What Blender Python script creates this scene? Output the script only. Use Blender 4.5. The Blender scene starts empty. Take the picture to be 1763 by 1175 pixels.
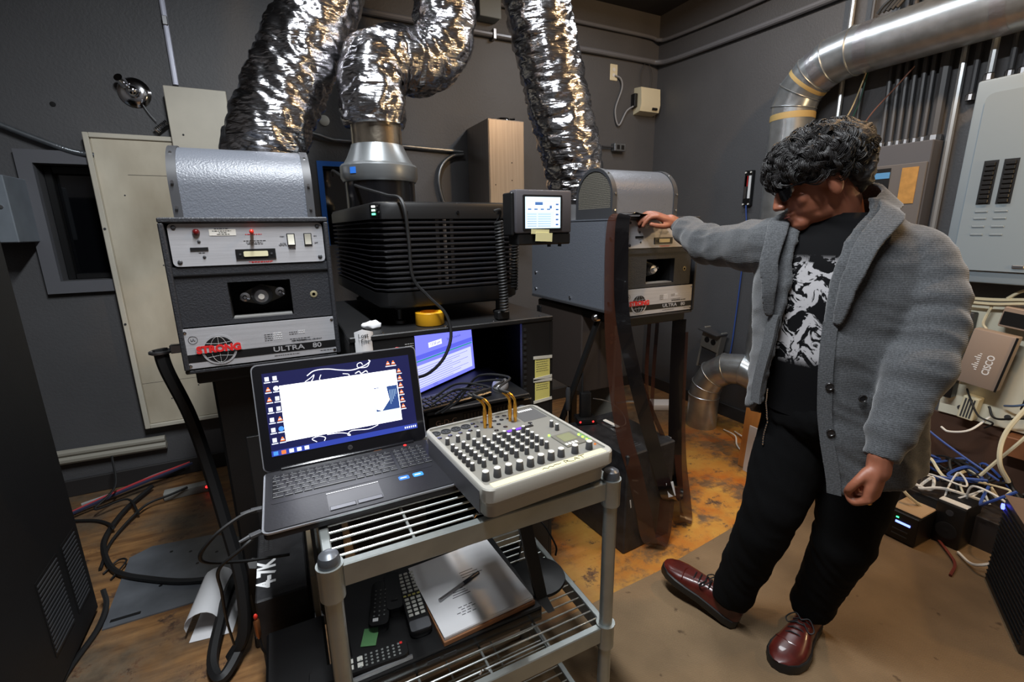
import bpy, bmesh, math, random
from mathutils import Vector, Matrix, Euler, noise
random.seed(7)
PI = math.pi
R = math.radians
S = bpy.context.scene
COL = S.collection

# ---------------------------------------------------------------- camera
cd = bpy.data.cameras.new('camera')
cd.sensor_width = 36.0
cd.lens = 800.0 / 1763.0 * 36.0
cd.clip_start = 0.02
cam = bpy.data.objects.new('camera', cd)
COL.objects.link(cam)
_p, _y, _r = R(13.6), R(26.4), R(0.85)
_f0 = Vector((math.sin(_y), math.cos(_y), 0)); _r0 = Vector((math.cos(_y), -math.sin(_y), 0)); _z = Vector((0, 0, 1))
_fw = _f0 * math.cos(_p) - _z * math.sin(_p)
_u0 = _f0 * math.sin(_p) + _z * math.cos(_p)
_up = _u0 * math.cos(_r) + _r0 * math.sin(_r)
_rt = _r0 * math.cos(_r) - _u0 * math.sin(_r)
m = Matrix((_rt, _up, -_fw)).transposed().to_4x4()
m.translation = (0, 0, 1.45)
cam.matrix_world = m
S.camera = cam

# ---------------------------------------------------------------- world, lights, exposure
w = bpy.data.worlds.new('room_air')
S.world = w
w.use_nodes = True
w.node_tree.nodes['Background'].inputs[0].default_value = (0.75, 0.8, 0.9, 1)
w.node_tree.nodes['Background'].inputs[1].default_value = 0.02

def area(name, loc, target, sx, sy, power, col):
    l = bpy.data.lights.new(name, 'AREA'); l.shape = 'RECTANGLE'; l.size = sx; l.size_y = sy
    l.energy = power; l.color = col
    o = bpy.data.objects.new(name, l); COL.objects.link(o)
    o.location = loc
    o.rotation_euler = (Vector(target) - Vector(loc)).to_track_quat('-Z', 'Y').to_euler()
    return o
def bulb(name, loc, power, col, r=0.05):
    l = bpy.data.lights.new(name, 'POINT'); l.energy = power; l.color = col; l.shadow_soft_size = r
    o = bpy.data.objects.new(name, l); COL.objects.link(o); o.location = loc
    return o
area('ceiling_tube_and_fill', (0.12, 0.72, 3.03), (0.12, 0.73, 0), 0.14, 1.3, 68, (0.92, 0.96, 1.0))
area('ceiling_tube_and_fill', (2.05, 1.95, 3.03), (2.05, 1.96, 0), 0.14, 1.2, 13, (0.92, 0.96, 1.0))  # added cool fill that brightens the right wall
bulb('ceiling_bulb', (2.15, 0.60, 2.9), 42, (1.0, 0.62, 0.30), 0.05)
bulb('board_fill_light', (2.62, -0.05, 1.45), 12, (1.0, 0.70, 0.36), 0.05)  # unseen warm fill added to brighten the network board side

S.view_settings.view_transform = 'Standard'
S.view_settings.look = 'None'
S.view_settings.gamma = 1.0
S.view_settings.use_curve_mapping = False
S.view_settings.exposure = 0.55

# ---------------------------------------------------------------- materials
def c(r, g, b):
    f = lambda v: (v / 255 / 12.92) if v / 255 <= 0.04045 else ((v / 255 + 0.055) / 1.055) ** 2.4
    return (f(r), f(g), f(b), 1.0)
MATS = {}
def mat(name, col, rough=0.5, metal=0.0, bump=0.0, scale=60.0, var=0.0, vscale=4.0, col2=None, emit=0.0, alpha=None,
        stretch=None, coat=0.0, trans=0.0, detail=4.0):
    if name in MATS: return MATS[name]
    M = bpy.data.materials.new(name); M.use_nodes = True
    nt = M.node_tree; N = nt.nodes; L = nt.links
    b = N['Principled BSDF']
    b.inputs['Base Color'].default_value = col
    b.inputs['Roughness'].default_value = rough
    b.inputs['Metallic'].default_value = metal
    if coat: b.inputs['Coat Weight'].default_value = coat
    if trans: b.inputs['Transmission Weight'].default_value = trans
    if emit:
        b.inputs['Emission Color'].default_value = col
        b.inputs['Emission Strength'].default_value = emit
    if alpha is not None: b.inputs['Alpha'].default_value = alpha
    if bump or var:
        tc = N.new('ShaderNodeTexCoord'); mp = N.new('ShaderNodeMapping')
        L.new(tc.outputs['Object'], mp.inputs['Vector'])
        if stretch: mp.inputs['Scale'].default_value = stretch
    if var:
        n = N.new('ShaderNodeTexNoise'); n.inputs['Scale'].default_value = vscale; n.inputs['Detail'].default_value = 6
        L.new(mp.outputs[0], n.inputs['Vector'])
        r = N.new('ShaderNodeValToRGB')
        r.color_ramp.elements[0].position = 0.35; r.color_ramp.elements[1].position = 0.65
        k = 1.0 - var
        r.color_ramp.elements[0].color = col2 if col2 else (col[0]*k, col[1]*k, col[2]*k, 1)
        r.color_ramp.elements[1].color = col
        L.new(n.outputs['Fac'], r.inputs[0]); L.new(r.outputs[0], b.inputs['Base Color'])
    if bump:
        n2 = N.new('ShaderNodeTexNoise'); n2.inputs['Scale'].default_value = scale; n2.inputs['Detail'].default_value = detail
        L.new(mp.outputs[0], n2.inputs['Vector'])
        bp = N.new('ShaderNodeBump'); bp.inputs['Strength'].default_value = bump; bp.inputs['Distance'].default_value = 0.004
        L.new(n2.outputs['Fac'], bp.inputs['Height']); L.new(bp.outputs[0], b.inputs['Normal'])
    MATS[name] = M
    return M
def emi(name, col, k=1.0):
    if name in MATS: return MATS[name]
    M = bpy.data.materials.new(name); M.use_nodes = True
    b = M.node_tree.nodes['Principled BSDF']
    b.inputs['Base Color'].default_value = (0.01, 0.01, 0.01, 1)
    b.inputs['Roughness'].default_value = 0.25
    b.inputs['Emission Color'].default_value = col; b.inputs['Emission Strength'].default_value = k
    MATS[name] = M
    return M

m_wall = mat('wall_paint', c(84, 84, 86), 0.55, bump=0.35, scale=90, var=0.14, vscale=2.2)
m_ceil = mat('ceiling_paint', c(48, 48, 50), 0.8, bump=0.2, scale=60)
m_black = mat('black_plastic', c(15, 15, 16), 0.42)
m_blackg = mat('black_gloss', c(12, 12, 14), 0.18)
m_blackm = mat('black_powder_coat', c(17, 17, 18), 0.5, bump=0.15, scale=300, var=0.3, vscale=9)
m_void = mat('dark_interior', c(8, 8, 9), 0.8)
m_rubber = mat('black_rubber', c(18, 18, 19), 0.6)
m_hammer = mat('hammertone_grey', c(98, 102, 110), 0.36, 0.05, bump=0.4, scale=190)
m_hammerd = mat('hammertone_dark', c(48, 49, 53), 0.45, 0.1, bump=0.4, scale=220)
m_trimd = mat('dark_grey_trim', c(58, 59, 62), 0.5)
m_silver = mat('brushed_plate', c(188, 188, 192), 0.45, 0.3, bump=0.12, scale=40, stretch=(1, 40, 40), var=0.12, vscale=6)
m_chrome = mat('chrome', c(225, 225, 228), 0.12, 1.0)
m_steel = mat('dull_steel', c(170, 170, 172), 0.35, 1.0, var=0.2, vscale=9)
m_zinc = mat('zinc_conduit', c(150, 155, 160), 0.35, 0.8, var=0.25, vscale=20)
m_white = mat('white_plastic', c(225, 222, 214), 0.5)
m_paper = mat('white_paper', c(228, 228, 230), 0.8)
m_red = mat('red_print', c(214, 40, 40), 0.5)
m_blk = mat('black_print', c(14, 14, 16), 0.5)
m_wht = mat('white_print', c(230, 230, 230), 0.5)
m_beige = mat('beige_panel', c(206, 200, 184), 0.5, bump=0.05, scale=30, var=0.2, vscale=3.0)
m_cream = mat('cream_plastic', c(222, 212, 180), 0.5)
m_yellow = mat('yellow_note', c(206, 198, 110), 0.8)

# ---------------------------------------------------------------- mesh helpers
class G:
    def __init__(s): s.bm = bmesh.new()
    def _ap(s, vs, M):
        if M is not None:
            for v in vs: v.co = M @ v.co
    def b(s, x0, x1, y0, y1, z0, z1, bev=0.0, seg=1, M=None):
        mm = Matrix.Translation(((x0+x1)/2, (y0+y1)/2, (z0+z1)/2)) @ Matrix.Diagonal((abs(x1-x0), abs(y1-y0), abs(z1-z0), 1))
        r = bmesh.ops.create_cube(s.bm, size=1.0, matrix=mm)
        vs = r['verts']
        if bev:
            es = list({e for v in vs for e in v.link_edges})
            q = bmesh.ops.bevel(s.bm, geom=es, offset=bev, segments=seg, affect='EDGES', profile=0.5)
            vs = list(set(q['verts']) | {v for f in q['faces'] for v in f.verts} | {v for v in vs if v.is_valid})
            ext = set(vs)
            for v in list(ext):
                for f in v.link_faces:
                    ext.update(f.verts)
            vs = list(ext)
        s._ap(vs, M)
        return s
    def ring(s, pts): return [s.bm.verts.new(p) for p in pts]
    def loft(s, rings, cap=True, closed=True):
        rs = [s.ring(r) for r in rings]
        n = len(rs[0])
        for a, bb in zip(rs, rs[1:]):
            for i in range(n if closed else n - 1):
                j = (i + 1) % n
                s.bm.faces.new((a[i], a[j], bb[j], bb[i]))
        if cap and closed:
            s.bm.faces.new(list(reversed(rs[0]))); s.bm.faces.new(rs[-1])
        return s
    def cyl(s, p0, p1, r0, r1=None, n=14, cap=True):
        p0 = Vector(p0); p1 = Vector(p1); r1 = r0 if r1 is None else r1
        q = (p1 - p0).to_track_quat('Z', 'Y')
        rr = []
        for p, r in ((p0, r0), (p1, r1)):
            rr.append([p + q @ Vector((r*math.cos(2*PI*i/n), r*math.sin(2*PI*i/n), 0)) for i in range(n)])
        return s.loft(rr, cap)
    def tube(s, pts, r, n=8, cap=True, sq=None):
        pts = [Vector(p) for p in pts]
        k = len(pts)
        rad = r if isinstance(r, (list, tuple)) else [r] * k
        t = (pts[1] - pts[0]).normalized()
        a = Vector((0, 0, 1)) if abs(t.z) < 0.9 else Vector((1, 0, 0))
        nx = (a - t * a.dot(t)).normalized()
        rings = []
        for i, p in enumerate(pts):
            t2 = (pts[min(i+1, k-1)] - pts[max(i-1, 0)])
            t2 = t2.normalized() if t2.length > 1e-9 else t
            nx = nx - t2 * nx.dot(t2)
            nx = nx.normalized()
            ny = t2.cross(nx)
            t = t2
            e = sq or 1.0
            rings.append([p + nx*(rad[i]*math.cos(2*PI*j/n)) + ny*(rad[i]*e*math.sin(2*PI*j/n)) for j in range(n)])
        return s.loft(rings, cap)
    def lathe(s, prof, n=24, M=None, cap=True):
        rings = []
        for r, z in prof:
            rings.append([Vector((max(r, 1e-4)*math.cos(2*PI*i/n), max(r, 1e-4)*math.sin(2*PI*i/n), z)) for i in range(n)])
        if M is not None: rings = [[M @ p for p in q] for q in rings]
        return s.loft(rings, cap)
    def prism(s, pts, off):
        off = Vector(off)
        pts = [Vector(p) for p in pts]
        return s.loft([pts, [p + off for p in pts]], True)
    def ell(s, cc, rad, nu=14, nv=10, M=None):
        cc = Vector(cc)
        rings = []
        for j in range(nv + 1):
            th = PI * (0.02 + 0.96 * j / nv)
            rings.append([Vector((rad[0]*math.sin(th)*math.cos(2*PI*i/nu), rad[1]*math.sin(th)*math.sin(2*PI*i/nu), -rad[2]*math.cos(th))) for i in range(nu)])
        if M is not None: rings = [[M @ p for p in q] for q in rings]
        rings = [[cc + p for p in q] for q in rings]
        return s.loft(rings, True)
    def ribbon(s, pts, wv, th):
        """band along pts; wv = width vector (or a list of them); th = thickness"""
        pts = [Vector(p) for p in pts]; k = len(pts)
        wl = [Vector(x) for x in wv] if isinstance(wv, list) else [Vector(wv)] * k
        rings = []
        for i, p in enumerate(pts):
            t = (pts[min(i+1, k-1)] - pts[max(i-1, 0)]).normalized()
            n_ = t.cross(wl[i]).normalized() * th / 2
            h = wl[i] / 2
            rings.append([p - h - n_, p + h - n_, p + h + n_, p - h + n_])
        return s.loft(rings, True)
    def mesh(s, name, sharp=35):
        bmesh.ops.recalc_face_normals(s.bm, faces=s.bm.faces)
        me = bpy.data.meshes.new(name)
        s.bm.to_mesh(me); s.bm.free()
        if sharp is not None:
            me.shade_smooth(); me.set_sharp_from_angle(angle=R(sharp))
        return me
    def obj(s, name, material, parent=None, loc=(0, 0, 0), rot=(0, 0, 0), sharp=35, label=None):
        return put(name, s.mesh(name, sharp), material, parent, loc, rot, label)
def put(name, me, material, parent=None, loc=(0, 0, 0), rot=(0, 0, 0), label=None):
    if material is not None:
        me.materials.clear(); me.materials.append(material)
    o = bpy.data.objects.new(name, me); COL.objects.link(o)
    o.location = loc; o.rotation_euler = rot
    if parent is not None: o.parent = parent
    if label: o['label'] = label
    return o
def inst(src, parent, loc, rot=None, name=None):
    o = src.copy(); COL.objects.link(o); o.parent = parent; o.location = loc
    if rot is not None: o.rotation_euler = rot
    return o
def tag(o, label, cat, group=None, kind=None):
    o['label'] = label; o['category'] = cat
    if group: o['group'] = group
    if kind: o['kind'] = kind
    return o
def thing(name, label, cat, loc=(0, 0, 0), rot=(0, 0, 0), group=None):
    o = bpy.data.objects.new(name, None); COL.objects.link(o)
    o.empty_display_size = 0.05
    o.location = loc; o.rotation_euler = rot
    return tag(o, label, cat, group)
def struct(o):
    o['kind'] = 'structure'; return o
def copy_tree(o, parent=None):
    q = o.copy(); COL.objects.link(q); q.parent = parent
    for ch in list(o.children): copy_tree(ch, q)
    return q
def sp(pts, k=8):
    """Catmull-Rom through points"""
    P = [Vector(p) for p in pts]
    P = [P[0] * 2 - P[1]] + P + [P[-1] * 2 - P[-2]]
    out = []
    for i in range(1, len(P) - 2):
        a, b_, c_, d_ = P[i-1], P[i], P[i+1], P[i+2]
        for j in range(k):
            t = j / k
            out.append(0.5 * ((2*b_) + (c_-a)*t + (2*a-5*b_+4*c_-d_)*t*t + (3*b_-a-3*c_+d_)*t*t*t))
    out.append(P[-2].copy())
    return out
FRONT = Matrix.Rotation(PI/2, 4, 'X')                 # text plane facing -Y
LEFTW = Matrix.Rotation(-PI/2, 4, 'Z') @ FRONT        # text plane facing -X
def text(s_, size, material, parent, M, name='lettering', ext=0.0004, align='CENTER', sx=1.0, bold=0.0):
    cu = bpy.data.curves.new('t', 'FONT'); cu.body = s_; cu.size = size; cu.align_x = align; cu.align_y = 'CENTER'
    cu.extrude = ext; cu.offset = bold; cu.resolution_u = 3
    o = bpy.data.objects.new('t', cu); COL.objects.link(o)
    dg = bpy.context.evaluated_depsgraph_get()
    me = bpy.data.meshes.new_from_object(o.evaluated_get(dg))
    bpy.data.objects.remove(o); bpy.data.curves.remove(cu)
    me.transform(M @ Matrix.Diagonal((sx, 1, 1, 1)))
    return put(name, me, material, parent)
def T(x, y, z): return Matrix.Translation((x, y, z))
def rrect(x0, x1, z0, z1, r, n=4):
    out = []
    for cx, cz, a0 in ((x1-r, z1-r, 0), (x0+r, z1-r, PI/2), (x0+r, z0+r, PI), (x1-r, z0+r, 1.5*PI)):
        for i in range(n + 1):
            a = a0 + PI/2 * i / n
            out.append((cx + r*math.cos(a), cz + r*math.sin(a)))
    return out
def plate(name, x0, x1, z0, z1, y0, y1, r, material, parent, n=4, label=None):
    """rounded plate in the XZ plane between y0 and y1"""
    g = G(); g.prism([(x, y0, z) for x, z in rrect(x0, x1, z0, z1, r, n)], (0, y1-y0, 0))
    return g.obj(name, material, parent, label=label)
def plateh(name, x0, x1, y0, y1, z0, z1, r, material, parent, n=4, label=None):
    g = G(); g.prism([(x, y, z0) for x, y in rrect(x0, x1, y0, y1, r, n)], (0, 0, z1-z0))
    return g.obj(name, material, parent, label=label)
def cable(name, pts, r, material, label, cat='cable', group=None, k=8, n=6):
    p = sp(pts, k); o0 = p[0].copy()
    g = G(); g.tube([q - o0 for q in p], r, n)
    o = g.obj(name, material, None, o0)
    return tag(o, label, cat, group)

# ================================================================ the room
XL, XR, YF, YB, ZC = -1.9, 3.0, -1.3, 3.26, 3.1
def floor_material():
    M = bpy.data.materials.new('worn_painted_floor'); M.use_nodes = True
    nt = M.node_tree; N = nt.nodes; L = nt.links; b = N['Principled BSDF']
    tc = N.new('ShaderNodeTexCoord')
    def noi(sc, det=6, vec=None, rough=0.6):
        n = N.new('ShaderNodeTexNoise'); n.inputs['Scale'].default_value = sc; n.inputs['Detail'].default_value = det
        n.inputs['Roughness'].default_value = rough
        L.new(vec or tc.outputs['Object'], n.inputs['Vector']); return n.outputs['Fac']
    def ramp(src, p0, p1, c0, c1):
        r = N.new('ShaderNodeValToRGB'); r.color_ramp.elements[0].position = p0; r.color_ramp.elements[1].position = p1
        r.color_ramp.elements[0].color = c0; r.color_ramp.elements[1].color = c1
        L.new(src, r.inputs[0]); return r.outputs[0]
    def mix(f, a, bb):
        x = N.new('ShaderNodeMix'); x.data_type = 'RGBA'
        L.new(f, x.inputs['Factor']); L.new(a, x.inputs['A']); L.new(bb, x.inputs['B']); return x.outputs['Result']
    W = (1, 1, 1, 1); K = (0, 0, 0, 1)
    mp = N.new('ShaderNodeMapping'); mp.inputs['Scale'].default_value = (1.2, 9, 1); L.new(tc.outputs['Object'], mp.inputs['Vector'])
    grain = ramp(noi(3.0, 8, mp.outputs[0]), 0.3, 0.75, c(92, 60, 34), c(164, 122, 76))
    dirt = ramp(noi(2.1), 0.42, 0.62, K, W)
    base = mix(dirt, grain, ramp(noi(14), 0.3, 0.7, c(70, 58, 46), c(112, 98, 80)))
    # ochre and orange paint wear towards the middle of the room
    sx = N.new('ShaderNodeSeparateXYZ'); L.new(tc.outputs['Object'], sx.inputs[0])
    def band(o, lo, hi):
        r = N.new('ShaderNodeMapRange'); r.interpolation_type = 'SMOOTHSTEP'
        r.inputs['From Min'].default_value = lo; r.inputs['From Max'].default_value = hi
        L.new(o, r.inputs['Value']); return r.outputs[0]
    def mul(a, bb):
        q = N.new('ShaderNodeMath'); q.operation = 'MULTIPLY'; L.new(a, q.inputs[0]); L.new(bb, q.inputs[1]); return q.outputs[0]
    f = mul(band(sx.outputs['X'], 0.6, 1.5), band(sx.outputs['Y'], 2.7, 1.7))
    ochre = ramp(noi(3.3, 8), 0.35, 0.65, c(176, 92, 22), c(196, 150, 66))
    spots = mul(f, ramp(noi(3.4, 12, None, 0.75), 0.42, 0.50, K, W))
    col = mix(spots, base, ochre)
    chips = ramp(noi(7, 12, None, 0.8), 0.555, 0.60, K, W)
    col = mix(chips, col, ramp(noi(30), 0.3, 0.7, c(50, 38, 32), c(120, 88, 62)))
    L.new(col, b.inputs['Base Color'])
    b.inputs['Roughness'].default_value = 0.5
    bp = N.new('ShaderNodeBump'); bp.inputs['Strength'].default_value = 0.35; bp.inputs['Distance'].default_value = 0.006
    L.new(noi(22, 8), bp.inputs['Height']); L.new(bp.outputs[0], b.inputs['Normal'])
    return M
def carpet_material():
    M = bpy.data.materials.new('tan_loop_carpet'); M.use_nodes = True
    nt = M.node_tree; N = nt.nodes; L = nt.links; b = N['Principled BSDF']
    tc = N.new('ShaderNodeTexCoord')
    n = N.new('ShaderNodeTexNoise'); n.inputs['Scale'].default_value = 3; n.inputs['Detail'].default_value = 6
    L.new(tc.outputs['Object'], n.inputs['Vector'])
    r = N.new('ShaderNodeValToRGB'); r.color_ramp.elements[0].position = 0.3; r.color_ramp.elements[1].position = 0.7
    r.color_ramp.elements[0].color = c(108, 88, 64); r.color_ramp.elements[1].color = c(140, 115, 85)
    L.new(n.outputs['Fac'], r.inputs[0])
    st = N.new('ShaderNodeTexNoise'); st.inputs['Scale'].default_value = 16; st.inputs['Detail'].default_value = 3
    L.new(tc.outputs['Object'], st.inputs['Vector'])
    r2 = N.new('ShaderNodeValToRGB'); r2.color_ramp.elements[0].position = 0.24; r2.color_ramp.elements[1].position = 0.30
    r2.color_ramp.elements[0].color = (0.45, 0.42, 0.4, 1); r2.color_ramp.elements[1].color = (1, 1, 1, 1)
    L.new(st.outputs['Fac'], r2.inputs[0])
    wv = N.new('ShaderNodeTexWave'); wv.inputs['Scale'].default_value = 75; wv.inputs['Distortion'].default_value = 2.0
    wv.inputs['Detail'].default_value = 2; wv.bands_direction = 'DIAGONAL'
    L.new(tc.outputs['Object'], wv.inputs['Vector'])
    r3 = N.new('ShaderNodeValToRGB'); r3.color_ramp.elements[0].color = (0.86, 0.86, 0.86, 1); r3.color_ramp.elements[1].color = (1.05, 1.05, 1.05, 1)
    L.new(wv.outputs['Fac'], r3.inputs[0])
    def mulc(a, bb):
        x = N.new('ShaderNodeMix'); x.data_type = 'RGBA'; x.blend_type = 'MULTIPLY'; x.inputs['Factor'].default_value = 1
        L.new(a, x.inputs['A']); L.new(bb, x.inputs['B']); return x.outputs['Result']
    L.new(mulc(mulc(r.outputs[0], r2.outputs[0]), r3.outputs[0]), b.inputs['Base Color'])
    b.inputs['Roughness'].default_value = 0.95
    bp = N.new('ShaderNodeBump'); bp.inputs['Strength'].default_value = 0.3; bp.inputs['Distance'].default_value = 0.003
    L.new(wv.outputs['Fac'], bp.inputs['Height']); L.new(bp.outputs[0], b.inputs['Normal'])
    return M
m_floor = floor_material()
struct(G().b(XL, XR, YF, YB, -0.1, 0).obj('floor', m_floor))
struct(G().b(XL, XR, YF, YB, ZC, ZC + 0.1).obj('ceiling', m_ceil))
struct(G().b(XR, XR + 0.1, YF, YB, 0, ZC).obj('wall_right', m_wall))
struct(G().b(XL - 0.1, XL, YF, YB, 0, ZC).obj('wall_left', m_wall))
struct(G().b(XL, XR, YF - 0.1, YF, 0, ZC).obj('wall_front', m_wall))
# back wall with two port openings
W1 = (-1.02, -0.60, 1.215, 1.80); W2 = (0.32, 0.84, 1.36, 1.845)
g = G()
xs = [XL, W1[0], W1[1], W2[0], W2[1], XR]
for i in range(5):
    x0, x1 = xs[i], xs[i + 1]
    if i == 1: hole = W1
    elif i == 3: hole = W2
    else: hole = None
    if hole:
        g.b(x0, x1, YB, YB + 0.14, 0, hole[2]); g.b(x0, x1, YB, YB + 0.14, hole[3], ZC)
    else: g.b(x0, x1, YB, YB + 0.14, 0, ZC)
struct(g.obj('wall_back', m_wall))
m_glass_dark = mat('dark_port_glass', c(10, 11, 14), 0.06, 0.0, coat=0.5)
m_frame = mat('painted_port_frame', c(98, 99, 104), 0.45, bump=0.1, scale=60)
def port(n, W, frame):
    root = struct(G().b(W[0]+0.002, W[1]-0.002, YB + 0.115, YB + 0.125, W[2]+0.002, W[3]-0.002).obj('window_%d' % n, m_glass_dark))
    if frame:
        d = 0.035; wd = 0.062
        x0, x1, z0, z1 = W
        # four mitred casing boards, proud of the wall
        q = [((x0-wd, z0-wd), (x0, z0), (x0, z1), (x0-wd, z1+wd)), ((x1, z0), (x1+wd, z0-wd), (x1+wd, z1+wd), (x1, z1)),
             ((x0-wd, z1+wd), (x0, z1), (x1, z1), (x1+wd, z1+wd)), ((x0, z0), (x0-wd, z0-wd), (x1+wd, z0-wd), (x1, z0))]
        for p in q:
            G().prism([(x, YB - d, z) for x, z in p], (0, d - 0.001, 0)).obj('casing_board', m_frame, root)
        # inner sash
        for a in ((x0, x0+0.035, z0, z1), (x1-0.035, x1, z0, z1), (x0+0.035, x1-0.035, z0, z0+0.03), (x0+0.035, x1-0.035, z1-0.04, z1)):
            G().b(a[0]+0.001, a[1]-0.001, YB+0.07, YB+0.114, a[2]+0.001, a[3]-0.001, 0.003).obj('sash', m_black, root)
    return root
port(1, W1, True)
w2 = port(2, W2, False)
m_bluetape = mat('blue_masking_tape', c(38, 110, 205), 0.6)
x0, x1, z0, z1 = W2
for a in ((x0-0.03, x0+0.002, z0, z1+0.03), (x1-0.002, x1+0.03, z0, z1+0.03), (x0+0.002, x1-0.002, z1, z1+0.03)):
    G().b(a[0], a[1], YB-0.004, YB-0.001, a[2], a[3]).obj('tape_strip', m_bluetape, w2, label='blue masking tape around the port')
struct(G().b(XL, XR, YB-0.018, YB-0.0005, 0, 0.10, 0.004).obj('baseboard_back', mat('baseboard_paint', c(40, 38, 38), 0.6)))
struct(G().b(XR-0.018, XR-0.0005, YF, YB-0.02, 0, 0.10, 0.004).obj('baseboard_right', MATS['baseboard_paint']))
struct(G().b(XR-0.014, XR-0.0005, YF, 1.15, 0.101, 0.495, 0.002).obj('trim_1', mat('brown_wall_board', c(84, 58, 44), 0.6, var=0.3, vscale=5)))
# carpet covers the near right half of the floor
m_carpet = carpet_material()
g = G(); g.prism([(0.35, -1.25, 0.0), (2.97, -1.25, 0.0), (2.97, 1.36, 0.0), (2.05, 1.335, 0.0), (1.3, 1.255, 0.0), (1.0, 1.245, 0.0), (0.36, 1.2, 0)], (0, 0, 0.009))
tag(g.obj('carpet', m_carpet), 'worn tan low-pile carpet under the man with a frayed straight edge', 'carpet')
# ================================================================ xenon lamphouses
def globe_logo(parent, x, z, y, r):
    root = G().cyl((x, y, z), (x, y-0.0008, z), r*1.16, n=28).obj('emblem', m_silver, parent)
    G().cyl((x, y-0.0008, z), (x, y-0.0014, z), r, n=28).obj('globe_disc', m_blk, root)
    g = G()
    def arc(fx):
        return [(x + fx*r*math.cos(a), y-0.0017, z + r*math.sin(a)) for a in [PI/2 - PI*i/12 for i in range(13)]]
    for fx in (-0.55, 0.0, 0.55): g.tube(arc(fx), 0.0003, 4)
    for h in (-0.55, 0.55):
        ww = math.sqrt(1-h*h)*r
        g.tube([(x-ww, y-0.0017, z+h*r), (x, y-0.0017, z+h*r*0.82), (x+ww, y-0.0017, z+h*r)], 0.0003, 4)
    g.obj('globe_lines', m_wht, root)
    G().b(x-r*1.5, x+r*1.5, y-0.0028, y-0.0008, z-r*0.16, z+r*0.30).obj('band', m_silver, root)
    text('STRONG', r*0.72, m_red, root, T(x, y-0.0036, z+r*0.08) @ FRONT, sx=1.0, bold=0.0016)
    text('INTERNATIONAL', r*0.22, m_blk, root, T(x, y-0.0034, z-r*0.23) @ FRONT, sx=1.25)
def lines(parent, rows, material, name='small_print'):
    """rows of small print: (x0, x1, z, y, h)"""
    g = G()
    for x0, x1, z, y, h in rows:
        x = x0
        while x < x1:
            w_ = random.uniform(0.003, 0.009)
            g.b(x, min(x+w_, x1), y-0.0004, y, z-h/2, z+h/2); x += w_ + 0.0018
    o = g.obj(name, material, parent); o['kind'] = 'stuff'; return o
m_mesh = None
def mesh_material():
    M = bpy.data.materials.new('perforated_metal'); M.use_nodes = True
    nt = M.node_tree; N = nt.nodes; L = nt.links; b = N['Principled BSDF']
    tc = N.new('ShaderNodeTexCoord'); v = N.new('ShaderNodeTexVoronoi'); v.inputs['Scale'].default_value = 130; v.inputs['Randomness'].default_value = 0.15
    L.new(tc.outputs['Object'], v.inputs['Vector'])
    r = N.new('ShaderNodeValToRGB'); r.color_ramp.elements[0].position = 0.30; r.color_ramp.elements[1].position = 0.42
    r.color_ramp.elements[0].color = c(10, 10, 10); r.color_ramp.elements[1].color = c(120, 116, 106)
    L.new(v.outputs['Distance'], r.inputs[0]); L.new(r.outputs[0], b.inputs['Base Color']); b.inputs['Roughness'].default_value = 0.5
    return M
m_mesh = mesh_material()
m_switch = mat('switch_rocker', c(206, 204, 190), 0.35)
m_dkred = mat('dark_red_lens', c(90, 16, 16), 0.25)
m_redknob = mat('red_knob', c(205, 50, 36), 0.35)
m_ivory = mat('meter_window', c(214, 208, 172), 0.3)
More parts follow.
